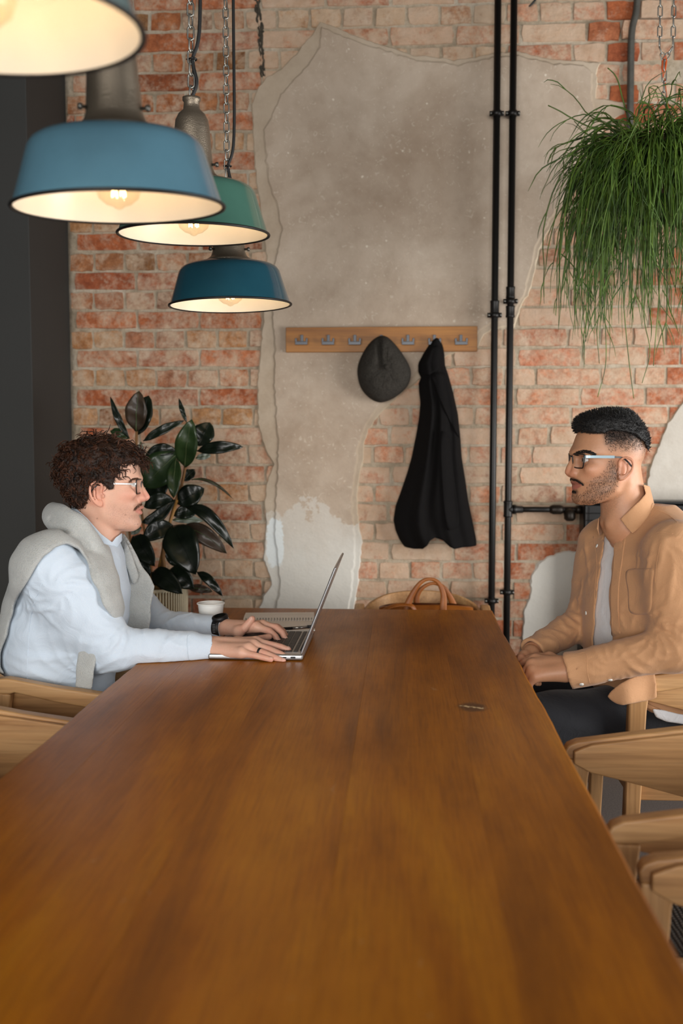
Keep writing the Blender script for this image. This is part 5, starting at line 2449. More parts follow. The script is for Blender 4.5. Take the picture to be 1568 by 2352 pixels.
    hg = Grid(axis(-.99, -.58, .0028 * V4), axis(2.40, 2.64, .0028 * V4), axis(1.05, 1.36, .0028 * V4))
    rows = []
    for py, a, b, w, e in spA['rows'][:16]:
        pa, pb = FA.P(a, py), FA.P(b, py)
        t = .012 if py > 1030 else .014
        t *= 1 if py < 1110 else .75
        rows.append((pa[2], pa[0] + t * .9, pb[0] - t * 1.1, w / 1000 + t * .55, e))
    rows = [(rows[0][0] + .011, rows[0][1] - .02, rows[0][2] + .02, rows[0][3] * .7, 2.1)] + rows
    f, lo, hi = loft(FA, rows)
    hg.op(f, lo, hi)
    f2, l2, h2 = loft(FA, [(r[0], r[1], r[2], r[3], r[4]) for r in [(FA.P(a, py)[2], FA.P(a, py)[0] - .004, FA.P(b, py)[0] + .004, w / 1000 - .004, e) for py, a, b, w, e in spA['rows']]])

    def near_cut(X, Y, Z):
        S_ = (X - FA.O.x) * FA.s.x + (Y - FA.O.y) * FA.s.y
        k = np.where(S_ < 0, -2 * S_, 0)
        px, py = project((X + k * FA.s.x + 0 * Z, Y + k * FA.s.y + 0 * Z, Z + 0 * (X + Y)))
        return poly_sd(px, py, hairp) * .0011
    hg.op(near_cut, (-1, 2.4, 1.05), (-.5, 2.7, 1.4), .006, 'i', 0)
    hg.op(f2, l2, h2, .002, 's')
    # clumps
    q, X, Y, Z = hg.sub((-1, 2.3, 1), (-.5, 2.7, 1.4))
    d = hg.d[q]
    X3, Y3, Z3 = np.broadcast_arrays(X, Y, Z)
    wob = (np.sin(X3 * 330 + 2.2 * np.sin(Z3 * 210 + Y3 * 90)) * np.sin(Y3 * 300 + 1.5 * np.sin(X3 * 190)) * np.sin(Z3 * 310 + 2 * np.sin(Y3 * 160 + X3 * 120)))
    hg.d[q] = d + wob * .0048 * sstep(1.06, 1.20, Z3)
    V2, Q2 = surface(hg, 1)
    hm = mesh_from('hair', V2, Q2)
    H = link('hair', hm, M_hairA)
    H.parent = A
    N2 = vnormals(V2, Q2)
    fl = V2[:, 2]
    up = [i for i in range(len(V2)) if fl[i] > 1.10 and np.dot(N2[i], (V2[i] - np.array(FA.W((-.005, 0, -.02))[:]))) > 0]

    T_ = Tris()
    top_ = FA.W((-.03, 0, .12))
    for _ in range(1200):
        i = rs.choice(up)
        p, nrm = Vector(V2[i]), Vector(N2[i])
        if p.z < 1.20 and (p - FA.O).dot(FA.f) > .01:
            continue
        L = rs.uniform(.020, .040) * (1 if p.z > 1.2 else .65)
        t = (p - top_) + Vector((rs.uniform(-.06, .06), rs.uniform(-.06, .06), rs.uniform(-.05, .03)))
        t = (t - nrm * t.dot(nrm)).normalized()
        t.rotate(Matrix.Rotation(rs.uniform(-.9, .9), 3, nrm))
        b = nrm.cross(t)
        rr, ph, turns = rs.uniform(.0030, .0058), rs.uniform(0, 6.28), rs.uniform(.8, 1.5)
        lift = rs.uniform(.003, .008)
        for q in range(5):
            ox_, oy_ = rs.uniform(-.0022, .0022), rs.uniform(-.001, .0018)
            pts = []
            for k in range(11):
                u = k / 10
                a = ph + u * turns * 6.28
                sp_ = 1 - .5 * u
                pts.append(p + t * (L * u) + nrm * (-.001 + lift * math.sin(u * 2.8) + math.cos(a) * rr * .55 + oy_ * sp_) + b * (math.sin(a) * rr + ox_ * sp_))
            T_.add(pts, rs.uniform(.00045, .0008), 3)
    T_.build('curls', M_curlA, A)
    # eyebrow and moustache hairs
    tree = bvh_of(V[V[:, 2] > -9], Q)
    Tb = Tris()

    def brush(path, n, L, dirpx, r, jit, both=True):
        P = outline_open(path, n)
        for q in P:
            x, y = q.x + rs.uniform(-jit, jit), q.y + rs.uniform(-jit, jit)
            p, nn = on_surface(tree, x, y, .0004)
            if p is None:
                continue
            e, n2 = on_surface(tree, x + dirpx[0] + rs.uniform(-1, 1), y + dirpx[1] + rs.uniform(-1, 1), .0014)
            if e is None or (e - p).length > .02:
                continue
            Tb.add([p, p.lerp(e, .5) + nn * .0008, e], r)
            if both:
                m = [FA.W((w[0], -w[1], w[2])) for w in [((x_ - FA.O).dot(FA.f), (x_ - FA.O).dot(FA.s), x_.z - FA.O.z) for x_ in (p, p.lerp(e, .5), e)]]
                Tb.add(m, r)
    brush([(319, 1099), (312, 1098), (304, 1101), (298, 1106)], 110, .005, (-4, 1.5), .00036, 1.8)
    brush([(327, 1157), (320, 1159), (313, 1165), (310, 1169)], 95, .005, (-2.5, 4.0), .00034, 2.4)
    Tb.build('facial_hair', M_browA, A)
    glasses(A, FA, dict(hinge=(313, 1111.5, .0600), bridge=(326, 1109, 0), lens_S=(.010, .057), up=.010, down=.026, rim_r=.0017, ear_top=(228, 1111, .079), tip_start=(248, 1110.5, .0745), temple_h=.0034, bridge_up=.002, rake=.6),
            (M_tortoise, M_silver, M_blacktip, M_lens))

    # ---- shirt
    sg = Grid(axis(-1.16, -.34, .0036 * V4), axis(2.23, 2.93, .0042 * V4), axis(.50, 1.20, .0036 * V4))
    f, lo, hi = loft(TA, torso_rows(TA, rowsTA))
    sg.op(f, lo, hi)
    slv = ((shA1, elA1, wrA1, (.074, .068, .0620, .0545, .0455, .0360, .0345)), (shA2, elA2, wrA2, (.068, .064, .058, .052, .043, .0345, .033)))
    for sh, el, wr, rr in slv:
        bone(sg, [sh, sh.lerp(el, .5), el], rr[:3], .06)
        bone(sg, [el, el.lerp(wr, .35), el.lerp(wr, .78)], (rr[3], rr[4] + .003, rr[4] - .003), .02)
        bone(sg, [el.lerp(wr, .74), wr], (rr[5], rr[6]), .006)
    # collar stand and collar leaf
    nk0, nk1 = FA.Q(222, 1178), FA.Q(212, 1262)
    stand = f_cone(nk0, nk1, .0645, .074)
    polyc = [(146, 1158), (166, 1160), (200, 1190), (232, 1226), (257, 1245), (265, 1262), (242, 1281), (222, 1270), (196, 1240), (150, 1215)]
    polyf = [(256, 1247), (266, 1234), (283, 1222), (286, 1234), (268, 1258)]

    def collar(X, Y, Z):
        d0 = stand(X, Y, Z)
        px, py = project((X + 0 * (Y + Z), Y + 0 * (X + Z), Z + 0 * (X + Y)))
        m = np.minimum(poly_sd(px, py, polyc), poly_sd(px, py, polyf)) * .0011
        return np.maximum(np.maximum(d0 - .001, -(d0 + .0055)), m)
    cg = Grid(axis(-.96, -.64, .0019), axis(2.36, 2.70, .0022), axis(.99, 1.20, .0019))
    cg.op(collar, (-.96, 2.36, .99), (-.64, 2.70, 1.20), 0, 'u', 0)
    # opening for the neck and the hands
    sg.op(f_cone(FA.Q(222, 1170), FA.Q(216, 1234), .0590, .0590), (-.95, 2.4, 1.0), (-.6, 2.7, 1.3), .002, 's')
    for wr, el in ((wrA1, elA1), (wrA2, elA2)):
        dd = (wr - el).normalized()
        sg.cone(wr - dd * .010, wr + dd * .05, .0265, .0280, .001, 's')
        e = wr

        def plane(X, Y, Z, e=e, dd=dd):
            return -((X - e.x) * dd.x + (Y - e.y) * dd.y + (Z - e.z) * dd.z) + .001
        sg.op(plane, [c - .055 for c in e], [c + .055 for c in e], .002, 's', 0)
    # folds: fine sagging ridges near elbow, armpit and waist
    folds = [([(262, 1480), (274, 1462), (284, 1440), (286, 1425)], 2.34, .008), ([(250, 1500), (262, 1470), (276, 1448), (290, 1436)], 2.34, .006), ([(285, 1480), (288, 1460), (286, 1444)], 2.34, .005),
             ([(395, 1462), (380, 1480), (366, 1512)], 2.41, .004), ([(385, 1472), (410, 1484), (436, 1486)], 2.42, .0035), ([(80, 1335), (110, 1352), (150, 1356), (190, 1342)], 2.31, .006),
             ([(62, 1350), (80, 1380), (110, 1420), (140, 1450)], 2.33, .007), ([(20, 1498), (60, 1512), (110, 1512), (160, 1520)], 2.33, .006), ([(15, 1520), (70, 1545), (130, 1556), (172, 1560)], 2.33, .006),
             ([(100, 1522), (130, 1508), (170, 1508)], 2.33, .005), ([(60, 1400), (100, 1398), (130, 1402)], 2.33, .004), ([(150, 1330), (190, 1336), (205, 1345)], 2.31, .005),
             ([(360, 1420), (390, 1404), (420, 1402)], 2.74, .004), ([(372, 1440), (400, 1418), (440, 1408)], 2.72, .004), ([(450, 1428), (446, 1410)], 2.70, .004)]
    tree_s = None
    V3, Q3 = surface(sg, 1)
    tree_s = bvh_of(V3, Q3)
    for pts, Yd, r in folds:
        P = []
        for q in outline_open(pts, 14):
            p, nn = on_surface(tree_s, q.x, q.y, -r * .55)
            if p is not None:
                P.append(p)
        if len(P) > 3:
            m = len(P)
            sg.tube(P, [r * (.25 + .75 * max(0, math.sin(math.pi * i / (m - 1))) ** .8) for i in range(m)], .010)
    q, X, Y, Z = sg.sub((-2, 0, 0), (2, 5, 3))
    X3, Y3, Z3 = np.broadcast_arrays(X, Y, Z)
    sg.d += (.0022 * np.sin(X3 * 34 + 3.0 * np.sin(Z3 * 21 + Y3 * 9)) * np.sin(Z3 * 42 + 2.2 * np.sin(X3 * 17 + Y3 * 13))).astype(np.float32)
    wrinkle(sg, qa(292, 1428, 2.38), .080, 7, .0058, .6)
    wrinkle(sg, qa(262, 1512, 2.37), .060, 4, .0020, 2.0)
    wrinkle(sg, qa(140, 1352, 2.31), .085, 5, .0050, 1.0)
    wrinkle(sg, qa(60, 1360, 2.36), .080, 6, .0046, .3)
    wrinkle(sg, qa(210, 1560, 2.36), .14, 9, .0046, .0, .2)
    wrinkle(sg, qa(404, 1478, 2.42), .050, 6, .0036, 1.5)
    wrinkle(sg, qa(368, 1412, 2.76), .060, 6, .0046, .5)
    wrinkle(sg, qa(455, 1432, 2.70), .045, 6, .0036, .5)
    table_cut(sg)
    V3, Q3 = surface(sg, 2)
    tree_s = bvh_of(V3, Q3)
    Sh = link('shirt', mesh_from('shirt', V3, Q3), M_shirtA)
    Sh.parent = A
    Sh['label'] = 'pale blue button-down shirt'
    V9, Q9 = surface(cg, 2)
    o = link('collar', mesh_from('collar', V9, Q9), M_shirtA)
    o.parent = Sh
    # cuffs, placket seams and buttons
    bm = bmesh.new()
    seam_tube(bm, tree_s, [(431, 1460), (430, 1480), (432, 1500), (436, 1522)], .0011)
    seam_tube(bm, tree_s, [(96, 1340), (74, 1400), (66, 1460), (62, 1530), (62, 1590)], .0009)
    seam_tube(bm, tree_s, [(88, 1300), (72, 1330), (66, 1352), (72, 1376)], .0010)
    seam_tube(bm, tree_s, [(235, 1268), (246, 1300), (258, 1340), (266, 1390)], .0013)
    part('seams', bm, M_shirtA, Sh, True, 'stuff')
    for x, y in ((456, 1519), (447, 1518), (247, 1270)):
        p, nn = on_surface(tree_s, x, y, .0012)
        if p is None:
            continue
        bm = bmesh.new()
        add_lathe(bm, [(0, .0012), (.0045, .001), (.005, -.0006), (0, -.001)], 12, Matrix.Translation(p) @ nn.to_track_quat('Z', 'Y').to_matrix().to_4x4())
        part('button', bm, M_button, Sh, True)

    # ---- sweater laid over the shoulders
    kg = Grid(axis(-1.20, -.50, .0036 * V4), axis(2.19, 2.92, .0042 * V4), axis(.62, 1.23, .0036 * V4))
    # shell a little outside the shirt
    f, lo, hi = loft(TA, torso_rows(TA, rowsTA, -.017))
    kg.op(f, lo, hi)
    for sh, el, wr, rr in slv:
        bone(kg, [sh, sh.lerp(el, .5)], [r + .019 for r in rr[:2]], .06)
    cape = [(-160, 1060), (150, 1100), (205, 1225), (180, 1246), (152, 1250), (126, 1258), (100, 1276), (79, 1308), (60, 1340), (42, 1370), (33, 1390), (30, 1412), (22, 1440), (8, 1480), (2, 1500), (4, 1530), (10, 1548), (-160, 1560)]
    near = [(100, 1200), (215, 1205), (250, 1250), (263, 1300), (276, 1345), (285, 1395), (280, 1425), (268, 1430), (252, 1412), (238, 1392), (226, 1362), (214, 1340), (206, 1318), (198, 1290), (180, 1262), (152, 1249), (110, 1262)]

    def clip(X, Y, Z):
        px, py = project((X + 0 * (Y + Z), Y + 0 * (X + Z), Z + 0 * (X + Y)))
        a = poly_sd(px, py, cape)
        b = np.maximum(poly_sd(px, py, near), (Y - 2.56 + 0 * px) * 900)
        return np.minimum(a, b) * .0011
    kg.op(clip, (-1.25, 2.1, .6), (-.4, 3.0, 1.3), .008, 'i', 0)
    # rolled part round the neck
    roll = [(qa(150, 1190, 2.68), .026), (qa(132, 1178, 2.60), .027), (qa(124, 1182, 2.50), .029), (qa(140, 1205, 2.43), .031), (qa(172, 1222, 2.405), .031), (qa(205, 1245, 2.41), .030), (qa(228, 1285, 2.42), .026), (qa(246, 1335, 2.42), .022), (qa(258, 1385, 2.41), .017)]
    kg.tube([p for p, r in roll], [r for p, r in roll], .014, 'u', 30)
    kg.tube([qa(124, 1170, 2.50), qa(150, 1182, 2.42), qa(186, 1208, 2.40), qa(214, 1240, 2.41)], [.020, .022, .021, .016], .008, 'u', 16)
    kg.tube([qa(150, 1190, 2.68), qa(200, 1200, 2.72), qa(245, 1225, 2.69), qa(276, 1262, 2.65), qa(298, 1310, 2.62), qa(308, 1350, 2.61)], [.026, .027, .024, .021, .019, .015], .014, 'u', 24)
    # far front drape, folded back on itself
    drape = [(262, 1232), (284, 1226), (300, 1250), (322, 1290), (342, 1325), (355, 1346), (350, 1372), (347, 1410), (343, 1452), (312, 1462), (284, 1458), (286, 1410), (290, 1370), (282, 1320), (270, 1270)]
    fold = [(268, 1236), (282, 1230), (298, 1262), (316, 1305), (319, 1322), (312, 1340), (305, 1342), (294, 1318), (280, 1280)]

    def slab(poly, Y0, dY, th, amp):
        def f(X, Y, Z):
            px, py = project((X + 0 * (Y + Z), Y + 0 * (X + Z), Z + 0 * (X + Y)))
            m = poly_sd(px, py, poly) * .0011
            yc = Y0 + dY * (py - 1340) / 100 + amp * np.sin(px * .055 + py * .02)
            return np.maximum(np.abs(Y - yc) - th, m)
        return f
    kg.op(slab(drape, 2.585, -.012, .011, .008), (-.85, 2.5, .78), (-.55, 2.75, 1.12), .010)
    kg.op(slab(fold, 2.560, -.010, .010, .003), (-.85, 2.45, .85), (-.55, 2.75, 1.12), .004)
    sleeve = [(186, 1440), (216, 1440), (224, 1490), (219, 1520), (214, 1560), (206, 1597), (172, 1593), (176, 1540), (181, 1490)]
    kg.op(slab(sleeve, 2.326, 0, .012, .003), (-1.0, 2.28, .60), (-.65, 2.45, .95), .006)
    kg.op(f_cone(FA.Q(222, 1165), FA.Q(222, 1240), .0660, .0800), (-.95, 2.4, 1.0), (-.6, 2.7, 1.3), .006, 's')
    # keep it outside the shirt
    X3, Y3, Z3 = np.broadcast_arrays(*kg.sub((-2, 0, 0), (2, 5, 3))[1:])
    kg.d += (.0026 * np.sin(X3 * 46 + 2.0 * np.sin(Z3 * 30)) * np.sin(Z3 * 38 + Y3 * 22)).astype(np.float32)
    creases = [([(112, 1190), (132, 1205), (158, 1226), (186, 1240), (206, 1262)], .006), ([(205, 1300), (224, 1335), (238, 1372), (256, 1408)], .006), ([(196, 1262), (212, 1290), (220, 1320)], .005)]
    V4_, Q4_ = surface(kg, 1)
    tk = bvh_of(V4_, Q4_)
    for pts, r in creases:
        P = [p for p in (on_surface(tk, q.x, q.y, r * .3)[0] for q in outline_open(pts, 16)) if p is not None]
        if len(P) > 2:
            kg.tube(P, [r] * len(P), .008, 's')
    V4_, Q4_ = surface(kg, 2)
    K = link('sweater', mesh_from('sweater', V4_, Q4_), M_knit)
    K.parent = A
    K['label'] = 'grey knitted sweater over the shoulders'

    # ---- jeans, shoes, watch, ring
    jg = Grid(axis(-1.12, -.28, .006 * V4), axis(2.24, 2.86, .006 * V4), axis(.02, .72, .006 * V4))
    for i in range(2):
        bone(jg, [hipA[i], kneeA[i]], [.092, .070], .03)
        bone(jg, [kneeA[i], footA[i] + Vector((0, 0, .01))], [.066, .056], .02)
    jg.op(lambda X, Y, Z: Z - .665 + 0 * (X + Y), (-2, 0, 0), (2, 5, 3), .01, 'i', 0)
    V5, Q5 = surface(jg, 1)
    J = link('jeans', mesh_from('jeans', V5, Q5), M_jeans)
    J.parent = A
    for i in range(2):
        g5 = Grid(axis(-.56, -.22, .005), axis(footA[i].y - .08, footA[i].y + .08, .005), axis(-.01, .16, .005))
        g5.tube([footA[i] + Vector((-.05, 0, -.045)), footA[i] + Vector((.05, 0, -.045)), footA[i] + Vector((.17, 0, -.055))], [.042, .044, .034], .02)
        g5.tube([footA[i], footA[i] + Vector((0, 0, -.03))], [.045, .045], .02)
        g5.op(lambda X, Y, Z: .002 - Z + 0 * (X + Y), (-2, 0, -1), (2, 5, 3), .002, 'i', 0)
        V6, Q6 = surface(g5, 1)
        o = link('shoe', mesh_from('shoe', V6, Q6), M_shoe)
        o.parent = A
    wd_ = (handA2['wrist'][0][0] - elA2).normalized()
    c = qa(508, 1442, 2.683)
    Mw = Matrix.Translation(c) @ wd_.to_track_quat('Z', 'Y').to_matrix().to_4x4()
    bm = bmesh.new()
    add_lathe(bm, [(.0292, -.0115), (.0322, -.0105), (.0322, .0105), (.0292, .0115), (.0280, .010), (.0280, -.010), (.0292, -.0115)], 36, Mw)
    wt = part('watch_strap', bm, M_rubber, A, True)
    tdir = (Vector((.15, -.35, 1)) - wd_ * Vector((.15, -.35, 1)).dot(wd_)).normalized()
    bm = bmesh.new()
    cc_ = c + tdir * .0295 + wd_ * .004
    add_lathe(bm, [(0, -.006), (.0205, -.006), (.0225, -.003), (.0225, .004), (.0205, .0065), (.0175, .0072), (.0165, .0062), (0, .0062)], 32, Matrix.Translation(cc_) @ tdir.to_track_quat('Z', 'Y').to_matrix().to_4x4())
    part('watch_case', bm, M_rubber, wt, True)
    bm = bmesh.new()
    add_lathe(bm, [(0, .0066), (.016, .0066)], 28, Matrix.Translation(cc_) @ tdir.to_track_quat('Z', 'Y').to_matrix().to_4x4())
    part('watch_face', bm, M_screen, wt)
    sd = tdir.cross(wd_).normalized()
    nd = (Vector((.25, -.95, .1)) - wd_ * Vector((.25, -.95, .1)).dot(wd_)).normalized()
    bm = bmesh.new()
    tv = wd_.cross(nd)
    for k in range(6):
        add_box(bm, c + nd * .0323 + tv * (-.012 + k * .0042), (.009, .0018, .0012), Matrix((wd_, tv, nd)).transposed())
    part('strap_holes', bm, M_ringslot, wt, False, 'stuff')
    a, b = handA1['fingers']['ring'][0][0], handA1['fingers']['ring'][1][0]
    p = a.lerp(b, .70)
    bm = bmesh.new()
    r = .0102
    add_lathe(bm, [(r - .0012, -.003), (r, -.0028), (r + .0004, 0), (r, .0028), (r - .0012, .003), (r - .0016, 0), (r - .0012, -.003)], 28, Matrix.Translation(p) @ (b - a).to_track_quat('Z', 'Y').to_matrix().to_4x4())
    part('ring', bm, M_rubber, A, True, label='dark ring on ring finger')
    return A


M_skinA = mat_skin('fair skin')
M_hairA = mat_hair('dark brown hair', lin(26, 16, 11), lin(58, 36, 24), .5)
M_curlA = mat_hair('brown curls', lin(30, 19, 12), lin(96, 58, 38), .32)
M_browA = mat_hair('brown brow hair', lin(80, 52, 36), lin(110, 74, 52))
M_tortoise = simple('tortoise rim', lin(38, 28, 22), .3)
M_silver = simple('polished silver', lin(196, 198, 198), .25, .8)
M_blacktip = simple('black acetate', lin(16, 16, 16), .35)
M_shirtA = mat_shirt('pale blue oxford', lin(200, 216, 233), lin(221, 233, 245), 700)
M_button = simple('white button', lin(226, 226, 220), .35)
M_knit = mat_wool('grey knit', lin(172, 175, 174), lin(210, 212, 209), 1.0, .95, .9)
M_jeans = mat_shirt('light jeans', lin(120, 142, 164), lin(156, 176, 196), 500)
M_shoe = simple('dark shoe', lin(40, 36, 34), .6)
M_rubber = simple('black rubber', lin(17, 17, 18), .5)
M_ringslot = simple('grey slot', lin(120, 120, 120), .5)
A_man = build_left()
# ------------------------------------------------------------------ the man in the tan overshirt
YB_ = 2.62
FB = Frame(at(1405, 1056, YB_), rad(188))
spB = dict(
    back_trim=.004,
    rows=[(953, 1392, 1430, 20, 2.1), (960, 1370, 1447, 42, 2.15), (970, 1351, 1461, 58, 2.2), (985, 1336, 1472, 67, 2.25), (1000, 1326.5, 1478, 72, 2.3), (1017, 1320.5, 1481, 75, 2.35), (1032, 1315, 1480.5, 76, 2.4),
          (1039, 1314, 1479, 76, 2.4), (1046, 1317.5, 1477, 75, 2.4), (1053, 1321, 1475, 74, 2.35), (1064, 1322, 1470, 72.5, 2.3), (1080, 1319.5, 1464, 70, 2.3), (1094, 1313.5, 1457, 67, 2.25), (1104, 1313, 1450, 65, 2.2),
          (1113, 1316, 1442, 62, 2.2), (1122, 1316.5, 1434, 59, 2.15), (1131, 1318.5, 1425, 55, 2.15), (1140, 1319, 1413, 49, 2.1), (1148, 1322, 1398, 41, 2.1), (1153, 1331, 1380, 30, 2.0), (1156, 1345, 1362, 15, 2.0)],
    neck=[((1424, 1105), (1438, 1206), .056, .061)],
    scm=(((1440, 1108), .048), ((1400, 1205), .020), .010),
    jaw=[(1418, 1092, .060), (1408, 1122, .054), (1372, 1146, .036), (1334, 1150, .014)],
    cheek=(1366, 1078, .050),
    brow=[(1318, 1041, .008), (1335, 1037, .028), (1356, 1043, .050)],
    eye=(1347, 1056.5, .034),
    nose=[(1318, 1049, .0058), (1313, 1060, .0066), (1306.5, 1075, .0080), (1304, 1084, .0084)],
    nose_side=[(1324, 1052, .009), (1321, 1070, .012), (1319, 1084, .014)],
    alar=[(1320, 1088, .0130, .0080), (1313, 1090, .009, .0072)],
    columella=[(1305, 1090), (1313, 1095)],
    nostril=(1311, 1093.5, .0068),
    chin=(1329, 1141, .0125),
    lip_up=[(1336, 1113, .025), (1322.5, 1108.8, .013), (1314, 1106.3, 0)],
    lip_low=[(1336, 1115, .023), (1326, 1119.5, .013), (1319, 1120.5, 0)],
    lip_gap=[(1337, 1114, .026), (1324, 1113.5, .013), (1315, 1113, 0)],
    ear=dict(S=.0775, c=(1432, 1077), back=-1, rx=.0145, ry=.0255,
             helix=[(1424, 1074, .002), (1422, 1062, .004), (1428, 1053.5, .008), (1438, 1051.5, .011), (1447, 1056, .014), (1450.5, 1066, .015), (1448, 1080, .013), (1440, 1092, .009), (1432, 1100, .006), (1425, 1101, .003)],
             anti=[(1440, 1064, .009), (1439, 1080, .010), (1430, 1094, .005)], lobe=(1425.5, 1096, .001), tragus=(1420, 1084, .002), concha=(1430, 1081, .002), scapha=(1434, 1060, .004)))

TB = Frame(at(1472, 1320, 2.625), rad(200))
rowsTB = [(1.128, .010, -.078, .060), (1.112, .022, -.092, .086), (1.09, .040, -.106, .122), (1.06, .062, -.118, .158), (1.02, .080, -.124, .182), (.97, .096, -.127, .195), (.91, .112, -.128, .200), (.85, .118, -.128, .202), (.78, .116, -.122, .196), (.70, .114, -.118, .190), (.65, .112, -.118, .184), (.615, .070, -.120, .178), (.575, -.02, -.120, .165), (.52, -.04, -.12, .16)]


def torB(off, lo_=.0):
    return [(z - TB.O.z, a + off, b - off, w + off, 2.35) for z, a, b, w in rowsTB if z > lo_]


handB1 = dict(wrist=[(at(1292, 1528, 2.445), .0205), (at(1294, 1545, 2.425), .0205)],
              fingers=dict(index=[(at(1228, 1516, 2.475), .0116), (at(1207, 1520, 2.495), .0094), (at(1195, 1526, 2.51), .0084), (at(1188, 1535, 2.515), .0074)],
                           middle=[(at(1222, 1527, 2.452), .0118), (at(1205, 1541, 2.455), .0096), (at(1200, 1553, 2.47), .0086), (at(1203, 1564, 2.485), .0076)],
                           ring=[(at(1223, 1541, 2.436), .0114), (at(1210, 1556, 2.438), .0092), (at(1207, 1568, 2.45), .0084), (at(1210, 1578, 2.465), .0074)],
                           pinky=[(at(1229, 1554, 2.425), .0106), (at(1218, 1568, 2.424), .0084), (at(1216, 1577, 2.432), .0076), (at(1219, 1586, 2.445), .0068)],
                           thumb=[(at(1262, 1510, 2.50), .0120), (at(1232, 1508, 2.525), .0104), (at(1214, 1512, 2.535), .0090), (at(1204, 1517, 2.54), .0080)]))
handB2 = dict(wrist=[(at(1218, 1502, 2.600), .0200), (at(1226, 1512, 2.625), .0200)],
              fingers=dict(index=[(at(1194, 1517, 2.565), .0112), (at(1203, 1536, 2.535), .0094), (at(1214, 1549, 2.51), .0084), (at(1224, 1556, 2.50), .0074)],
                           middle=[(at(1198, 1527, 2.57), .0112), (at(1207, 1546, 2.54), .0094), (at(1218, 1558, 2.515), .0084), (at(1228, 1564, 2.505), .0074)],
                           ring=[(at(1206, 1534, 2.58), .0108), (at(1213, 1553, 2.55), .0090), (at(1224, 1564, 2.53), .0082), (at(1233, 1569, 2.52), .0074)],
                           pinky=[(at(1216, 1540, 2.592), .0100), (at(1222, 1556, 2.57), .0082), (at(1230, 1566, 2.55), .0074), (at(1238, 1570, 2.54), .0066)],
                           thumb=[(at(1204, 1506, 2.568), .0116), (at(1196, 1511, 2.545), .0100), (at(1192, 1519, 2.535), .0090), (at(1192, 1527, 2.53), .0080)]))
shB1, elB1, wrB1 = at(1548, 1258, 2.430), at(1562, 1486, 2.385), at(1304, 1540, 2.432)
shB2, elB2, wrB2 = at(1384, 1250, 2.800), at(1350, 1418, 2.835), at(1222, 1497, 2.625)
hipB = [Vector((.690, 2.572, .585)), Vector((.690, 2.735, .585))]
kneeB = [Vector((.235, 2.490, .575)), Vector((.235, 2.790, .575))]
footB = [Vector((.25, 2.48, .09)), Vector((.25, 2.80, .09))]


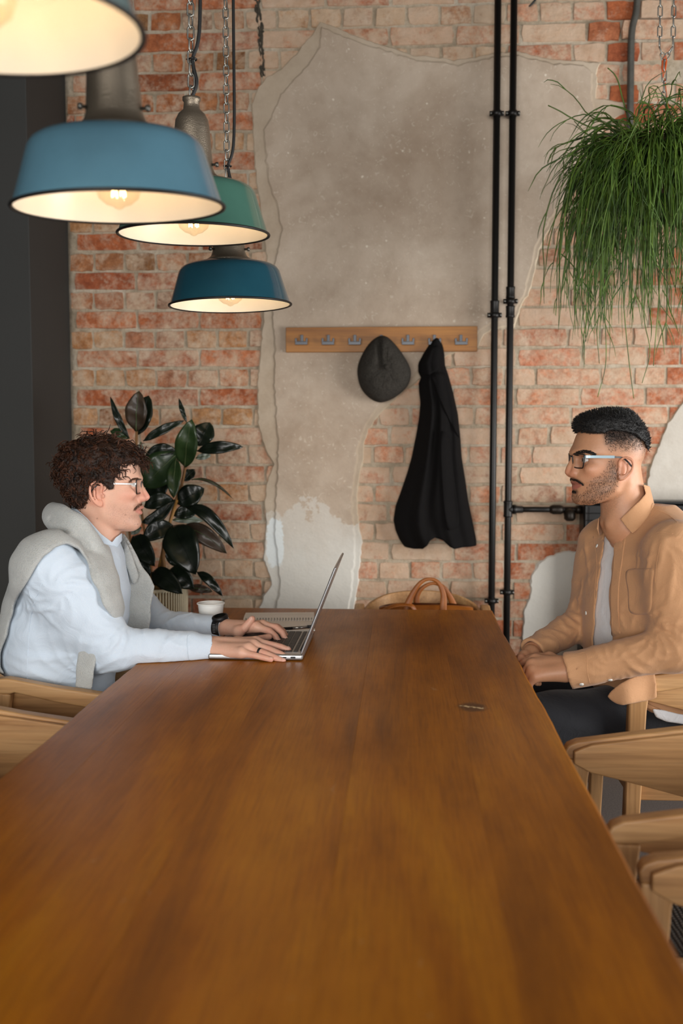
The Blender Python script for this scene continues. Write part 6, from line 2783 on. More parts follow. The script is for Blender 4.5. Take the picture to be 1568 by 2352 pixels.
def build_right():
    V4 = FQ
    g = Grid(axis(.04, 1.0, .010, [(.285, .645, .0020 * V4)]), axis(2.28, 3.0, .010, [(2.40, 2.72, .0020 * V4)]), axis(.02, 1.40, .011, [(.665, .775, .0020 * V4), (1.08, 1.375, .0020 * V4)]))
    head(g, FB, spB)
    f, lo, hi = loft(TB, torB(-.024))
    g.op(f, lo, hi, .03)
    for sh, el, wr, h in ((shB1, elB1, wrB1, handB1), (shB2, elB2, wrB2, handB2)):
        bone(g, [sh, el], [.050, .040], .03)
        bone(g, [el, wr], [.039, .0235], .02)
        g.cone(wr, (h['wrist'][0][0] + h['wrist'][1][0]) / 2, .0235, .022, .012)
        hand(g, h)
    for i in range(2):
        bone(g, [hipB[i], kneeB[i]], [.070, .054], .03)
        bone(g, [kneeB[i], footB[i]], [.050, .036], .02)
        bone(g, [footB[i], footB[i] + Vector((-.14, 0, -.045))], [.036, .026], .02)
    table_cut(g)
    chair_cut(g)
    V, Q = surface(g, 1)
    me = mesh_from('person', V, Q)
    n = len(V)
    col = np.tile(np.array(lin(196, 146, 112)[:3]), (n, 1))
    lc = FB.loc(V)
    Vm = V.copy()
    far = lc[:, 1] < 0
    Vm[far] -= 2 * lc[far, 1][:, None] * np.array(FB.s[:])
    px, py = project((Vm[:, 0], Vm[:, 1], Vm[:, 2]))
    hd = V[:, 2] > 1.05
    nz = np.zeros(n)
    ih = np.nonzero(hd)[0]
    nz[ih] = [mnoise.noise(Vector(v) * 420) for v in V[ih]]
    nz2 = np.zeros(n)
    nz2[ih] = [mnoise.noise(Vector(v) * 110) for v in V[ih]]

    def mask(poly, soft):
        return (1 - sstep(-soft, soft, poly_sd(px, py, poly))) * hd

    def tint(m, c, k=1.0):
        m = np.clip(m * k, 0, 1)[:, None]
        col[:] = col * (1 - m) + np.array(c) * m
    tint(mask([(1345, 1062), (1385, 1066), (1392, 1088), (1360, 1100), (1335, 1096), (1332, 1074)], 14), lin(206, 146, 112)[:3], .6)
    tint(mask([(1414, 1048), (1456, 1048), (1456, 1092), (1424, 1108), (1414, 1096)], 5), lin(206, 136, 106)[:3], .45)
    tint(mask([(1296, 1074), (1322, 1074), (1322, 1098), (1296, 1098)], 8), lin(204, 134, 106)[:3], .5)
    beard = [(1400, 1052), (1412, 1066), (1424, 1088), (1418, 1112), (1410, 1126), (1388, 1146), (1362, 1156), (1338, 1160), (1316, 1154), (1311, 1138), (1318, 1134), (1336, 1137), (1346, 1130), (1350, 1116), (1358, 1104), (1378, 1092), (1392, 1078)]
    tint(mask(beard, 11) * np.clip(.62 + .5 * nz + .3 * nz2, 0, 1), lin(70, 50, 38)[:3], .74)
    neckb = [(1346, 1154), (1410, 1126), (1430, 1130), (1420, 1170), (1400, 1190), (1380, 1176)]
    tint(mask(neckb, 14) * np.clip(.3 + .5 * nz, 0, 1), lin(90, 66, 52)[:3], .5)
    tint(mask([(1306, 1097), (1319, 1097.5), (1332, 1103), (1342, 1112), (1339, 1116), (1330, 1109.5), (1318, 1105), (1307, 1104)], 2.2), lin(52, 36, 28)[:3], .62)
    tint(mask([(1310, 1123), (1325, 1124), (1328, 1131), (1322, 1135), (1312, 1132)], 2.5), lin(44, 32, 25)[:3], .6)
    tint(mask([(1306, 1106), (1318, 1105), (1328, 1108.5), (1338, 1113.5), (1324, 1113.8), (1306, 1113)], 1.6), lin(150, 88, 76)[:3], .9)
    tint(mask([(1306, 1113.4), (1324, 1113.8), (1337, 1114.5), (1328, 1121), (1318, 1124.5), (1306, 1124)], 1.6), lin(172, 100, 88)[:3], .9)
    tint(mask([(1330, 1050), (1360, 1048), (1364, 1064), (1334, 1068)], 6), lin(150, 104, 84)[:3], .4)
    # fade at the temples and nape
    fade = [(1384, 985), (1400, 985), (1446, 985), (1500, 1000), (1500, 1110), (1474, 1112), (1462, 1100), (1456, 1070), (1448, 1050), (1424, 1044), (1402, 1040), (1390, 1020)]
    grad = np.clip(1.0 - (py - 992) / 62.0, 0, 1) ** 1.2
    grad = np.maximum(grad, np.clip(1 - np.abs(px - 1484) / 30, 0, 1) * np.clip((1075 - py) / 70, 0, 1) * .85)
    tint(mask(fade, 12) * np.clip(grad * 1.35 + (.55 * nz + .25 * nz2) * np.clip(grad * 3, 0, 1) * (1 - grad * .6), 0, 1), lin(36, 28, 24)[:3], .94)
    capp = [(1305, 985), (1318, 940), (1376, 920), (1450, 925), (1500, 985), (1500, 1015), (1470, 1010), (1440, 994), (1400, 990), (1384, 997), (1352, 996), (1328, 992)]
    tint(mask(capp, 2.5), lin(20, 17, 16)[:3], .96)
    hz = (V[:, 2] < .9) & (V[:, 0] < .44)
    kn = np.zeros(n)
    for h in (handB1, handB2):
        for nm, pts in h['fingers'].items():
            for p, r in pts[:3]:
                kn = np.maximum(kn, np.exp(-(np.linalg.norm(V - np.array(p[:]), axis=1) / .012) ** 2))
    tint(kn, lin(196, 124, 100)[:3], .45)
    vcol(me, 'pigment', col)
    B = link('person', me, M_skinB)
    tag(B, 'bearded man in tan overshirt and black glasses sitting with hands clasped', 'person')
    eyes(B, FB, spB, (.055, .035, .022))
    nails(B, handB1, M_nail, (-.4, -.9, 0), ('ring', 'pinky'))

    # ---- hair on top
    rs = random.Random(5)
    hg = Grid(axis(.40, .74, .0026 * V4), axis(2.50, 2.76, .0026 * V4), axis(1.20, 1.41, .0026 * V4))
    rows = []
    for py_, a, b, w, e in [(938, 1392, 1424, 16, 2.0), (941, 1374, 1440, 38, 2.1), (947, 1352, 1450, 53, 2.2), (957, 1331, 1460, 66, 2.25), (970, 1321, 1470, 74, 2.3), (985, 1322, 1479, 77, 2.35), (1000, 1324, 1484, 79, 2.4), (1017, 1322, 1486, 78.5, 2.45), (1032, 1315, 1485, 78, 2.5), (1046, 1317, 1481, 76, 2.5)]:
        pa, pb = FB.P(a, py_), FB.P(b, py_)
        rows.append((pa[2], pa[0], pb[0] + .003, w / 1000, e))
    f, lo, hi = loft(FB, rows)
    hg.op(f, lo, hi)
    cut = [(1300, 1000), (1305, 940), (1376, 915), (1450, 920), (1505, 985), (1505, 1040), (1488, 1036), (1478, 1016), (1464, 1002), (1440, 992), (1404, 988), (1384, 995.5), (1352, 995), (1328, 991), (1318, 986)]

    def near_cut(X, Y, Z):
        S_ = (X - FB.O.x) * FB.s.x + (Y - FB.O.y) * FB.s.y
        k = np.where(S_ < 0, -2 * S_, 0)
        ax_, ay_ = project((X + k * FB.s.x + 0 * Z, Y + k * FB.s.y + 0 * Z, Z + 0 * (X + Y)))
        return poly_sd(ax_, ay_, cut) * .0011
    hg.op(near_cut, (.3, 2.4, 1.1), (.8, 2.8, 1.45), .006, 'i', 0)
    X3, Y3, Z3 = np.broadcast_arrays(*hg.sub((-2, 0, 0), (2, 5, 3))[1:])
    hg.d += (.0020 * np.sin(X3 * 420 + 2 * np.sin(Z3 * 200)) * np.sin(Y3 * 380 + X3 * 90) * np.sin(Z3 * 400 + Y3 * 130)).astype(np.float32)
    V2, Q2 = surface(hg, 1)
    H = link('hair', mesh_from('hair', V2, Q2), M_hairB)
    H.parent = B
    N2 = vnormals(V2, Q2)
    up = [i for i in range(len(V2)) if np.dot(N2[i], (V2[i] - np.array(FB.W((-.005, 0, .03))[:]))) > 0]

    def tuft(p, nrm):
        L = rs.uniform(.004, .008)
        d = (nrm + FB.f * rs.uniform(.0, .8) + Vector((rs.uniform(-.5, .5), rs.uniform(-.5, .5), .35))).normalized()
        sd = Vector((rs.uniform(-1, 1), rs.uniform(-1, 1), rs.uniform(-.3, .3))) * .0022
        return [p - nrm * .001, p + d * L * .5 + sd, p + d * L], rs.uniform(.00055, .00095)
    strands(B, 'short_hair', M_hairB, V2, N2, [rs.choice(up) for _ in range(3200)], tuft, 3)
    tree = bvh_of(V, Q)
    Tb = Tris()

    def brush(path, nn_, dirpx, r, jit):
        P = outline_open(path, nn_)
        for q in P:
            x, y = q.x + rs.uniform(-jit, jit), q.y + rs.uniform(-jit, jit)
            p, nn = on_surface(tree, x, y, .0002)
            if p is None:
                continue
            e, n2 = on_surface(tree, x + dirpx[0] + rs.uniform(-1, 1), y + dirpx[1] + rs.uniform(-1, 1), .0014)
            if e is None or (e - p).length > .02:
                continue
            mid = p.lerp(e, .5) + nn * .0008
            Tb.add([p, mid, e], r)
            m = [FB.W(((w - FB.O).dot(FB.f), -(w - FB.O).dot(FB.s), w.z - FB.O.z)) for w in (p, mid, e)]
            Tb.add(m, r)
    brush([(1320, 1043), (1330, 1038), (1344, 1036.5), (1356, 1040), (1363, 1044)], 420, (5, 1.0), .0005, 3.2)
    brush([(1313, 1100), (1322, 1102), (1331, 1107), (1338, 1112)], 130, (3, 3.5), .00032, 1.8)
    brush([(1315, 1127), (1319, 1129), (1323, 1129)], 40, (1, 4), .00034, 2.0)
    for _ in range(1400):
        x, y = rs.uniform(1312, 1424), rs.uniform(1056, 1158)
        s_ = float(poly_sd(np.array([x]), np.array([y]), beard)[0])
        if s_ > 3 or rs.random() < .25:
            continue
        p, nn = on_surface(tree, x, y, .0)
        if p is None:
            continue
        d = (nn * .6 + Vector((.15, 0, -1.0))).normalized()
        Tb.add([p, p + d * .0020 + nn * .0004, p + d * .0038], .00026)
    for _ in range(2600):
        x, y = rs.uniform(1385, 1486), rs.uniform(988, 1040)
        s_ = float(poly_sd(np.array([x]), np.array([y]), fade)[0])
        if s_ > 0 or rs.random() < (y - 985) / 56:
            continue
        p, nn = on_surface(tree, x, y, .0)
        if p is None:
            continue
        d = (nn * .6 + Vector((.25, 0, -.8))).normalized()
        Tb.add([p, p + d * .002, p + d * rs.uniform(.003, .006) * (1.2 - (y - 985) / 70)], .00034)
    Tb.build('facial_hair', M_browB, B)
    glasses(B, FB, dict(hinge=(1341.5, 1049, .0640), bridge=(1311, 1049, 0), lens_S=(.010, .062), up=.006, down=.029, rim_r=.0016, ear_top=(1432, 1053, .081), tip_start=(1411, 1049.5, .0765), temple_h=.0068, bridge_up=.0, rake=.5),
            (M_blacktip, M_blue_temple, M_blacktip, M_lens))

    # ---- white tee
    tg = Grid(axis(.42, 1.0, .0045 * V4), axis(2.34, 2.92, .0045 * V4), axis(.60, 1.10, .0045 * V4))
    f, lo, hi = loft(TB, torB(-.010))
    tg.op(f, lo, hi)
    tg.op(f_cone(FB.Q(1424, 1105), FB.Q(1432, 1206), .0590, .0640), (.4, 2.4, 1.0), (.8, 2.8, 1.3), .002, 's')
    X3, Y3, Z3 = np.broadcast_arrays(*tg.sub((-2, 0, 0), (2, 5, 3))[1:])
    tg.d += (.0030 * np.sin(X3 * 50 + Y3 * 38 + 2.0 * np.sin(Z3 * 9)) * sstep(1.05, .7, Z3)).astype(np.float32)
    chair_cut(tg)
    V2, Q2 = surface(tg, 1)
    o = link('tee_shirt', mesh_from('tee_shirt', V2, Q2), M_tee)
    o.parent = B

    # ---- overshirt
    sg = Grid(axis(.30, 1.02, .0036 * V4), axis(2.27, 2.96, .0040 * V4), axis(.56, 1.18, .0036 * V4))
    f, lo, hi = loft(TB, torB(.0, .575))
    sg.op(f, lo, hi)
    slv = ((shB1, elB1, wrB1, (.071, .067, .060, .054, .0490, .0450, .0465)), (shB2, elB2, wrB2, (.066, .060, .054, .049, .044, .0385, .037)))
    # collar
    stand = f_cone(FB.Q(1428, 1108), FB.Q(1440, 1212), .0640, .0800)
    polyc = [(1476, 1112), (1508, 1122), (1512, 1148), (1500, 1168), (1484, 1196), (1462, 1218), (1452, 1226), (1440, 1214), (1424, 1192), (1446, 1170), (1468, 1150), (1482, 1134)]
    polyf = [(1374, 1190), (1386, 1176), (1398, 1188), (1392, 1206), (1384, 1222), (1376, 1232), (1370, 1214)]

    def collar(X, Y, Z):
        d0 = stand(X, Y, Z)
        ax_, ay_ = project((X + 0 * (Y + Z), Y + 0 * (X + Z), Z + 0 * (X + Y)))
        a = np.maximum(poly_sd(ax_, ay_, polyc), (Y - 2.66 + 0 * ax_) * 900)
        b = np.maximum(poly_sd(ax_, ay_, polyf), (2.62 - Y + 0 * ax_) * 900)
        bk = np.maximum((1.135 - Z + 0 * ax_) * 900, (0.632 - X + 0 * ax_) * 900)
        bk = np.maximum(bk, (Z - 1.150 + 0 * ax_) * 900)
        m = np.minimum(np.minimum(a, b), bk) * .0011
        return np.maximum(np.maximum(d0 - .001, -(d0 + .0055)), m)
    cg = Grid(axis(.42, .80, .0019), axis(2.40, 2.84, .0024), axis(1.02, 1.20, .0019))
    cg.op(collar, (.42, 2.40, 1.02), (.80, 2.84, 1.20), 0, 'u', 0)
    sg.op(f_cone(FB.Q(1424, 1105), FB.Q(1433, 1196), .0595, .0600), (.4, 2.4, 1.0), (.8, 2.8, 1.3), .002, 's')
    # open front: cut down to the tee
    gap = [(1392, 1186), (1400, 1190), (1408, 1204), (1411, 1228), (1409, 1262), (1404, 1310), (1399, 1352), (1399, 1400), (1403, 1450), (1408, 1500), (1400, 1540), (1362, 1540), (1362, 1470), (1365, 1420), (1370, 1370), (1377, 1310), (1386, 1250), (1390, 1214)]
    vg = view_poly(gap)
    sg.op(lambda X, Y, Z: np.maximum(vg(X, Y, Z), -(TBf(X, Y) - .035 + 0 * Z)), (.40, 2.36, .60), (.75, 2.80, 1.12), .004, 's', 0)
    for sh, el, wr, rr in slv:
        bone(sg, [sh, sh.lerp(el, .5), el], rr[:3], .07)
        bone(sg, [el, el.lerp(wr, .35), el.lerp(wr, .76)], (rr[3], rr[4] + .002, rr[4] - .004), .02)
        bone(sg, [el.lerp(wr, .72), wr], (rr[5], rr[6]), .006)
    for wr, el in ((wrB1, elB1), (wrB2, elB2)):
        dd = (wr - el).normalized()
        sg.cone(wr - dd * .020, wr + dd * .06, .0370 if wr is wrB1 else .0290, .0385 if wr is wrB1 else .0305, .001, 's')

        def plane(X, Y, Z, e=wr, dd=dd):
            return -((X - e.x) * dd.x + (Y - e.y) * dd.y + (Z - e.z) * dd.z) + .001
        sg.op(plane, [c - .07 for c in wr], [c + .07 for c in wr], .002, 's', 0)
    # traced folds
    V3, Q3 = surface(sg, 1)
    ts = bvh_of(V3, Q3)
    folds = [([(1498, 1446), (1516, 1460), (1536, 1470)], .008), ([(1486, 1458), (1512, 1482), (1530, 1500)], .007), ([(1478, 1470), (1500, 1494), (1516, 1510)], .006), ([(1505, 1430), (1526, 1436), (1536, 1442)], .006),
             ([(1420, 1492), (1440, 1520), (1470, 1542), (1500, 1548)], .006), ([(1440, 1486), (1468, 1512), (1500, 1526)], .005), ([(1366, 1520), (1400, 1520), (1430, 1516)], .004),
             ([(1515, 1220), (1524, 1236), (1520, 1262), (1512, 1300), (1506, 1350)], .007), ([(1480, 1200), (1496, 1222), (1500, 1248)], .005), ([(1498, 1250), (1486, 1300), (1478, 1350)], .005), ([(1474, 1240), (1466, 1280), (1462, 1310)], .004),
             ([(1545, 1300), (1540, 1350), (1532, 1390)], .006), ([(1526, 1400), (1516, 1424), (1506, 1440)], .006), ([(1336, 1330), (1334, 1362), (1326, 1392)], .004), ([(1303, 1400), (1318, 1412), (1334, 1420)], .007), ([(1296, 1412), (1312, 1428), (1330, 1440)], .006), ([(1284, 1424), (1300, 1442), (1326, 1456)], .006), ([(1262, 1444), (1284, 1452), (1300, 1462)], .005),
             ([(1244, 1466), (1262, 1470), (1284, 1484)], .004), ([(1340, 1240), (1350, 1290), (1352, 1340)], .004), ([(1420, 1400), (1440, 1404), (1456, 1404)], .003), ([(1455, 1420), (1462, 1450), (1460, 1480)], .005)]
    for pts, r in folds:
        P = [p for p in (on_surface(ts, q.x, q.y, -r * .55)[0] for q in outline_open(pts, 14)) if p is not None]
        if len(P) > 3 and max((P[i] - P[i - 1]).length for i in range(1, len(P))) < .06:
            m = len(P)
            sg.tube(P, [r * (.25 + .75 * max(0, math.sin(math.pi * i / (m - 1))) ** .8) for i in range(m)], .010)
    X3, Y3, Z3 = np.broadcast_arrays(*sg.sub((-2, 0, 0), (2, 5, 3))[1:])
    sg.d += (.0022 * np.sin(X3 * 38 + 3.0 * np.sin(Z3 * 19 + Y3 * 11)) * np.sin(Z3 * 40 + 2.4 * np.sin(X3 * 19 + Y3 * 15))).astype(np.float32)
    wrinkle(sg, at(1496, 1446, 2.36), .075, 7, .0060, .4)
    wrinkle(sg, at(1560, 1480, 2.35), .07, 6, .0046, 1.2)
    wrinkle(sg, at(1500, 1246, 2.42), .085, 5, .0050, 1.4)
    wrinkle(sg, at(1410, 1530, 2.38), .070, 6, .0040, .2)
    wrinkle(sg, at(1318, 1420, 2.78), .075, 7, .0060, 1.0)
    wrinkle(sg, at(1256, 1470, 2.66), .055, 6, .0042, .4)
    wrinkle(sg, at(1450, 1460, 2.5), .10, 6, .0040, .4)
    wrinkle(sg, at(1345, 1310, 2.72), .08, 5, .0036, .9)
    table_cut(sg)
    chair_cut(sg)
    V3, Q3 = surface(sg, 2)
    ts = bvh_of(V3, Q3)
    Sh = link('overshirt', mesh_from('overshirt', V3, Q3), M_tan)
    Sh.parent = B
    Sh['label'] = 'open tan cotton overshirt'
    V9, Q9 = surface(cg, 2)
    o = link('collar', mesh_from('collar', V9, Q9), M_tan)
    o.parent = Sh
    cloth_patch('collar_leaf', ts, [(1430, 1192), (1448, 1172), (1470, 1152), (1486, 1136), (1494, 1128), (1506, 1126), (1509, 1146), (1498, 1168), (1482, 1192), (1466, 1212), (1453, 1225), (1446, 1218), (1436, 1204)], .0015, .003, M_tan, Sh)
    cloth_patch('pocket', ts, [(1439, 1312), (1478, 1306), (1500, 1308), (1498, 1340), (1494, 1400), (1474, 1412), (1446, 1404), (1442, 1360)], .0004, .0016, M_tan, Sh)
    cloth_patch('placket', ts, [(1413, 1212), (1436, 1216), (1430, 1280), (1422, 1340), (1420, 1400), (1422, 1440), (1423, 1456), (1406, 1460), (1404, 1436), (1402, 1395), (1403, 1345), (1409, 1290)], .0004, .0016, M_tan, Sh)
    bm = bmesh.new()
    for pts in ([(1434, 1222), (1428, 1280), (1420, 1340), (1418, 1400), (1420, 1446)], [(1330, 1500), (1346, 1502), (1348, 1540), (1354, 1570)], [(1516, 1248), (1508, 1290), (1504, 1340)], [(1440, 1318), (1497, 1316)],
                [(1506, 1224), (1518, 1222), (1545, 1226)], [(1496, 1166), (1530, 1180), (1556, 1200)], [(1362, 1232), (1370, 1290), (1366, 1350), (1362, 1420)]):
        seam_tube(bm, ts, pts, .0009)
    part('seams', bm, M_tan, Sh, True, 'stuff')
    for x, y in ((1335, 1571), (1401, 1561), (1387, 1216), (1371, 1254), (1346, 1408), (1451, 1210)):
        p, nn = on_surface(ts, x, y, .0014)
        if p is None:
            continue
        bm = bmesh.new()
        add_lathe(bm, [(0, .0012), (.0050, .001), (.0056, -.0006), (0, -.001)], 12, Matrix.Translation(p) @ nn.to_track_quat('Z', 'Y').to_matrix().to_4x4())
        part('button', bm, M_button, Sh, True)
    # shirt tail hanging over the chair arm
    tail = [(1394, 1600), (1402, 1588), (1424, 1570), (1450, 1556), (1478, 1546), (1502, 1541), (1506, 1566), (1508, 1602), (1494, 1608), (1462, 1614), (1430, 1620), (1416, 1617), (1404, 1610)]
    tg = Grid(axis(.44, .68, .0035), axis(2.36, 2.50, .0035), axis(.60, .78, .0035))

    def tailf(X, Y, Z):
        ax_, ay_ = project((X + 0 * (Y + Z), Y + 0 * (X + Z), Z + 0 * (X + Y)))
        m = poly_sd(ax_, ay_, tail) * .0011
        yc = 2.414 + .010 * np.sin(ax_ * .06) + .0008 * (1580 - ay_) * .1
        top = np.clip((1560 - ay_) / 18, 0, 1) ** 2 * .030
        return np.maximum(np.abs(Y - yc - top * .5) - .006 - top * .5, m)
    tg.op(tailf, (.4, 2.3, .5), (.7, 2.55, .8), 0, 'u', 0)
    V2, Q2 = surface(tg, 2)
    o = link('shirt_tail', mesh_from('shirt_tail', V2, Q2), M_tan)
    o.parent = Sh
    # hem of the tee below the overshirt, by the hip
    hm = Grid(axis(.60, .86, .004), axis(2.38, 2.52, .0025), axis(.56, .68, .004))
    hem_p = [(1496, 1628), (1520, 1630), (1560, 1640), (1600, 1644), (1600, 1668), (1530, 1658), (1506, 1648)]
    hm.op(lambda X, Y, Z: np.maximum(view_poly(hem_p)(X, Y, Z), np.abs(Y - 2.474 + 0 * (X + Z)) - .005), (.5, 2.3, .5), (.9, 2.6, .7), 0, 'u', 0)
    V2, Q2 = surface(hm, 2)
    o = link('tee_hem', mesh_from('tee_hem', V2, Q2), M_tee)
    o.parent = B
    hm = Grid(axis(.58, .90, .004), axis(2.40, 2.54, .0025), axis(.56, .76, .004))
    hem_q = [(1470, 1570), (1660, 1560), (1660, 1660), (1600, 1654), (1556, 1644), (1520, 1632), (1490, 1618), (1474, 1610)]
    hm.op(lambda X, Y, Z: np.maximum(view_poly(hem_q)(X, Y, Z), np.abs(Y - 2.4785 + 0 * (X + Z)) - .005), (.5, 2.3, .5), (.95, 2.6, .75), 0, 'u', 0)
    V2, Q2 = surface(hm, 2)
    o = link('shirt_hem', mesh_from('shirt_hem', V2, Q2), M_tan)
    o.parent = Sh

    # ---- trousers and shoes
    jg = Grid(axis(.12, .92, .006 * V4), axis(2.38, 2.92, .006 * V4), axis(.02, .72, .006 * V4))
    for i in range(2):
        bone(jg, [hipB[i], kneeB[i]], [.088, .072], .03)
        bone(jg, [kneeB[i], footB[i] + Vector((0, 0, .01))], [.066, .054], .02)
    jg.op(lambda X, Y, Z: Z - .672 + 0 * (X + Y), (-2, 0, 0), (2, 5, 3), .01, 'i', 0)
    X3, Y3, Z3 = np.broadcast_arrays(*jg.sub((-2, 0, 0), (2, 5, 3))[1:])
    jg.d += (.003 * np.sin(X3 * 40 + Z3 * 60) * np.sin(Z3 * 30 + Y3 * 20)).astype(np.float32)
    lo, hi = (.585, 2.38, .30), (1.1, 2.488, .80)
    jg.op(f_box(lo, hi), lo, hi, .002, 's', .01)
    V5, Q5 = surface(jg, 1)
    J = link('trousers', mesh_from('trousers', V5, Q5), M_navy)
    J.parent = B
    for i in range(2):
        g5 = Grid(axis(.03, .36, .005), axis(footB[i].y - .08, footB[i].y + .08, .005), axis(-.01, .16, .005))
        g5.tube([footB[i] + Vector((.05, 0, -.045)), footB[i] + Vector((-.05, 0, -.045)), footB[i] + Vector((-.17, 0, -.055))], [.042, .044, .034], .02)
        g5.tube([footB[i], footB[i] + Vector((0, 0, -.03))], [.045, .045], .02)
        g5.op(lambda X, Y, Z: .002 - Z + 0 * (X + Y), (-2, 0, -1), (2, 5, 3), .002, 'i', 0)
        V6, Q6 = surface(g5, 1)
        o = link('shoe', mesh_from('shoe', V6, Q6), M_shoe)
        o.parent = B
    return B


def chair_cut(g):
    lo, hi = (.50, 2.40, .30), (1.1, 2.477, .752)
    g.op(f_box(lo, hi), lo, hi, .002, 's', .01)


def TBf(X, Y):
    return (X - TB.O.x) * TB.f.x + (Y - TB.O.y) * TB.f.y


M_skinB = mat_skin('olive skin', .48)
M_hairB = mat_hair('black hair', lin(10, 9, 9), lin(26, 23, 22), .5)
M_browB = mat_hair('black brow hair', lin(20, 15, 13), lin(36, 28, 24))
M_blue_temple = simple('blue grey temple', lin(150, 172, 182), .3, .3)
M_tan = mat_shirt('tan cotton', lin(184, 136, 96), lin(204, 156, 114), 800)
M_tee = mat_shirt('white jersey', lin(214, 216, 220), lin(232, 233, 236), 900)
M_navy = mat_shirt('dark navy twill', lin(26, 28, 34), lin(40, 42, 48), 700)
B_man = build_right()
# ------------------------------------------------------------------ hanging plant
rp = random.Random(11)
HP_Y = 3.20
hc_ = at(1505, 345, HP_Y)
plant = thing('hanging_plant', 'hanging basket of stringy green rush cactus at the right edge', 'plant', hc_)


def mat_stem(name, a, b):
    t = NT(name)
    g = t.n('ShaderNodeNewGeometry').outputs['Position']
    c = t.ramp(t.noise(g, 16, 4), [(.3, a), (.7, b)])
    return t.set(c, .45)


M_stem = mat_stem('rush green', lin(26, 46, 12), lin(102, 130, 44))
M_stem2 = mat_stem('pale rush green', lin(40, 70, 24), lin(98, 128, 52))


def droop(p, d, L, n, g, w=.2):
    pts = [p.copy()]
    d = d.normalized()
    for i in range(n):
        d = (d + Vector((rp.uniform(-w, w), rp.uniform(-w, w), -g * (.55 + i / n) + rp.uniform(-w, w) * .6))).normalized()
        p = p + d * (L / n)
        pts.append(p.copy())
    return pts


big, thin = Tris(), Tris()
for i in range(1500):
    a = rp.uniform(0, 2 * math.pi)
    r = .11 * math.sqrt(rp.random())
    p = Vector((math.cos(a) * r, math.sin(a) * r, rp.uniform(-.05, .03)))
    if i < 1080:
        el, L, g_, w_ = rp.uniform(-.5, 1.1), rp.uniform(.12, .34), rp.uniform(.12, .36), .34
    else:
        el, L, g_, w_ = rp.uniform(-.6, .8), rp.uniform(.30, .66), rp.uniform(.55, .8), .20
    d = Vector((math.cos(a) * math.cos(el), math.sin(a) * math.cos(el), math.sin(el)))
    pts = droop(p, d, L, 11, g_, w_)
    (big if i % 3 else thin).add(pts, rp.uniform(.0019, .0028), 4)
    for _ in range(rp.choice([0, 1, 1, 2])):
        k = rp.randint(5, 10)
        dd = (pts[k] - pts[k - 1]).normalized() + Vector((rp.uniform(-.8, .8), rp.uniform(-.8, .8), rp.uniform(-.3, .3)))
        thin.add(droop(pts[k], dd, rp.uniform(.05, .15), 5, .26, .2), rp.uniform(.0014, .0021), 4)
o = big.build('stems', M_stem, plant)
o.matrix_parent_inverse = Matrix()
o = thin.build('young_stems', M_stem2, plant)
LP_ = lambda x, y, dy=0: at(x, y, HP_Y + dy) - plant.location
for path, r in (([(1452, 330), (1400, 310), (1345, 288), (1310, 270), (1285, 255), (1258, 242)], .0026), ([(1454, 312), (1440, 265), (1428, 222), (1420, 190), (1410, 170), (1395, 156)], .0026), ([(1420, 350), (1380, 330), (1345, 305), (1318, 278)], .0020),
                ([(1440, 380), (1380, 362), (1330, 358), (1298, 350)], .0020), ([(1400, 380), (1350, 368), (1308, 370)], .0018), ([(1380, 400), (1330, 430), (1300, 455), (1275, 478)], .0018), ([(1440, 350), (1420, 315), (1400, 294), (1388, 291)], .0018), ([(1420, 345), (1404, 306), (1396, 285)], .0016),
                ([(1360, 600), (1347, 690), (1345, 785)], .0017), ([(1392, 600), (1388, 700), (1391, 830), (1372, 912)], .0018), ([(1430, 600), (1432, 700), (1444, 830), (1455, 915)], .0018), ([(1520, 560), (1512, 690), (1503, 800), (1500, 840)], .0018), ([(1470, 640), (1480, 740), (1492, 810), (1474, 880)], .0017), ([(1380, 640), (1366, 700), (1376, 835)], .0016)):
    bm = bmesh.new()
    dy = rp.uniform(-.10, -.02)
    add_tube(bm, spline([LP_(x, y, dy) for x, y in path], 18), [r * (1 - .35 * k / 17) for k in range(18)], 6)
    part('stem', bm, M_stem, plant, True)
bm = bmesh.new()
add_lathe(bm, [(0, -.12), (.06, -.12), (.085, -.10), (.105, .0), (.108, .012), (.100, .012), (.09, -.004), (0, -.004)], 28)
part('pot', bm, simple('brown coir pot', lin(70, 54, 38), .9, 0, 90, .4, .6, 200), plant, True)
M_orange = simple('orange cord', lin(196, 84, 30), .5)
j = LP_(1525, 138)


def plant_chain(a, b, step=.034):
    bm = bmesh.new()
    chain_mesh(bm, a, b, step, .0021, .0062)
    part('chain', bm, M_chain, plant, True)


for xx in (1514, 1545):
    t_ = LP_(xx, -10)
    plant_chain(Vector((t_.x, t_.y, 3.31 - plant.location.z)), LP_(xx, 108))
    plant_chain(LP_(xx, 108), j)
plant_chain(j, LP_(1524, 236))
plant_chain(LP_(1524, 236), Vector((.06, -.05, .02)))
plant_chain(LP_(1480, 300), LP_(1464, 330, -.11), .030)
bm = bmesh.new()
add_tube(bm, [LP_(1528, 128), LP_(1521, 140), LP_(1520, 156), LP_(1523, 178), LP_(1527, 160), LP_(1530, 140)], .0030, 8, True)
part('snap_hook', bm, M_orange, plant, True, label='orange snap hook')
bm = bmesh.new()
add_tube(bm, spline([LP_(1526, 180), LP_(1532, 230), LP_(1540, 272)], 8), .0016, 6)
add_tube(bm, [LP_(1514, 228), LP_(1480, 296)], .0012, 6)
part('cord', bm, M_orange, plant, True, 'stuff')

# ------------------------------------------------------------------ rubber plant
RPY = 3.34
base = at(352, 1350, RPY)
pl = thing('rubber_plant', 'dark leaved rubber plant in a woven basket behind the man in blue', 'plant', (base.x, RPY, .46))


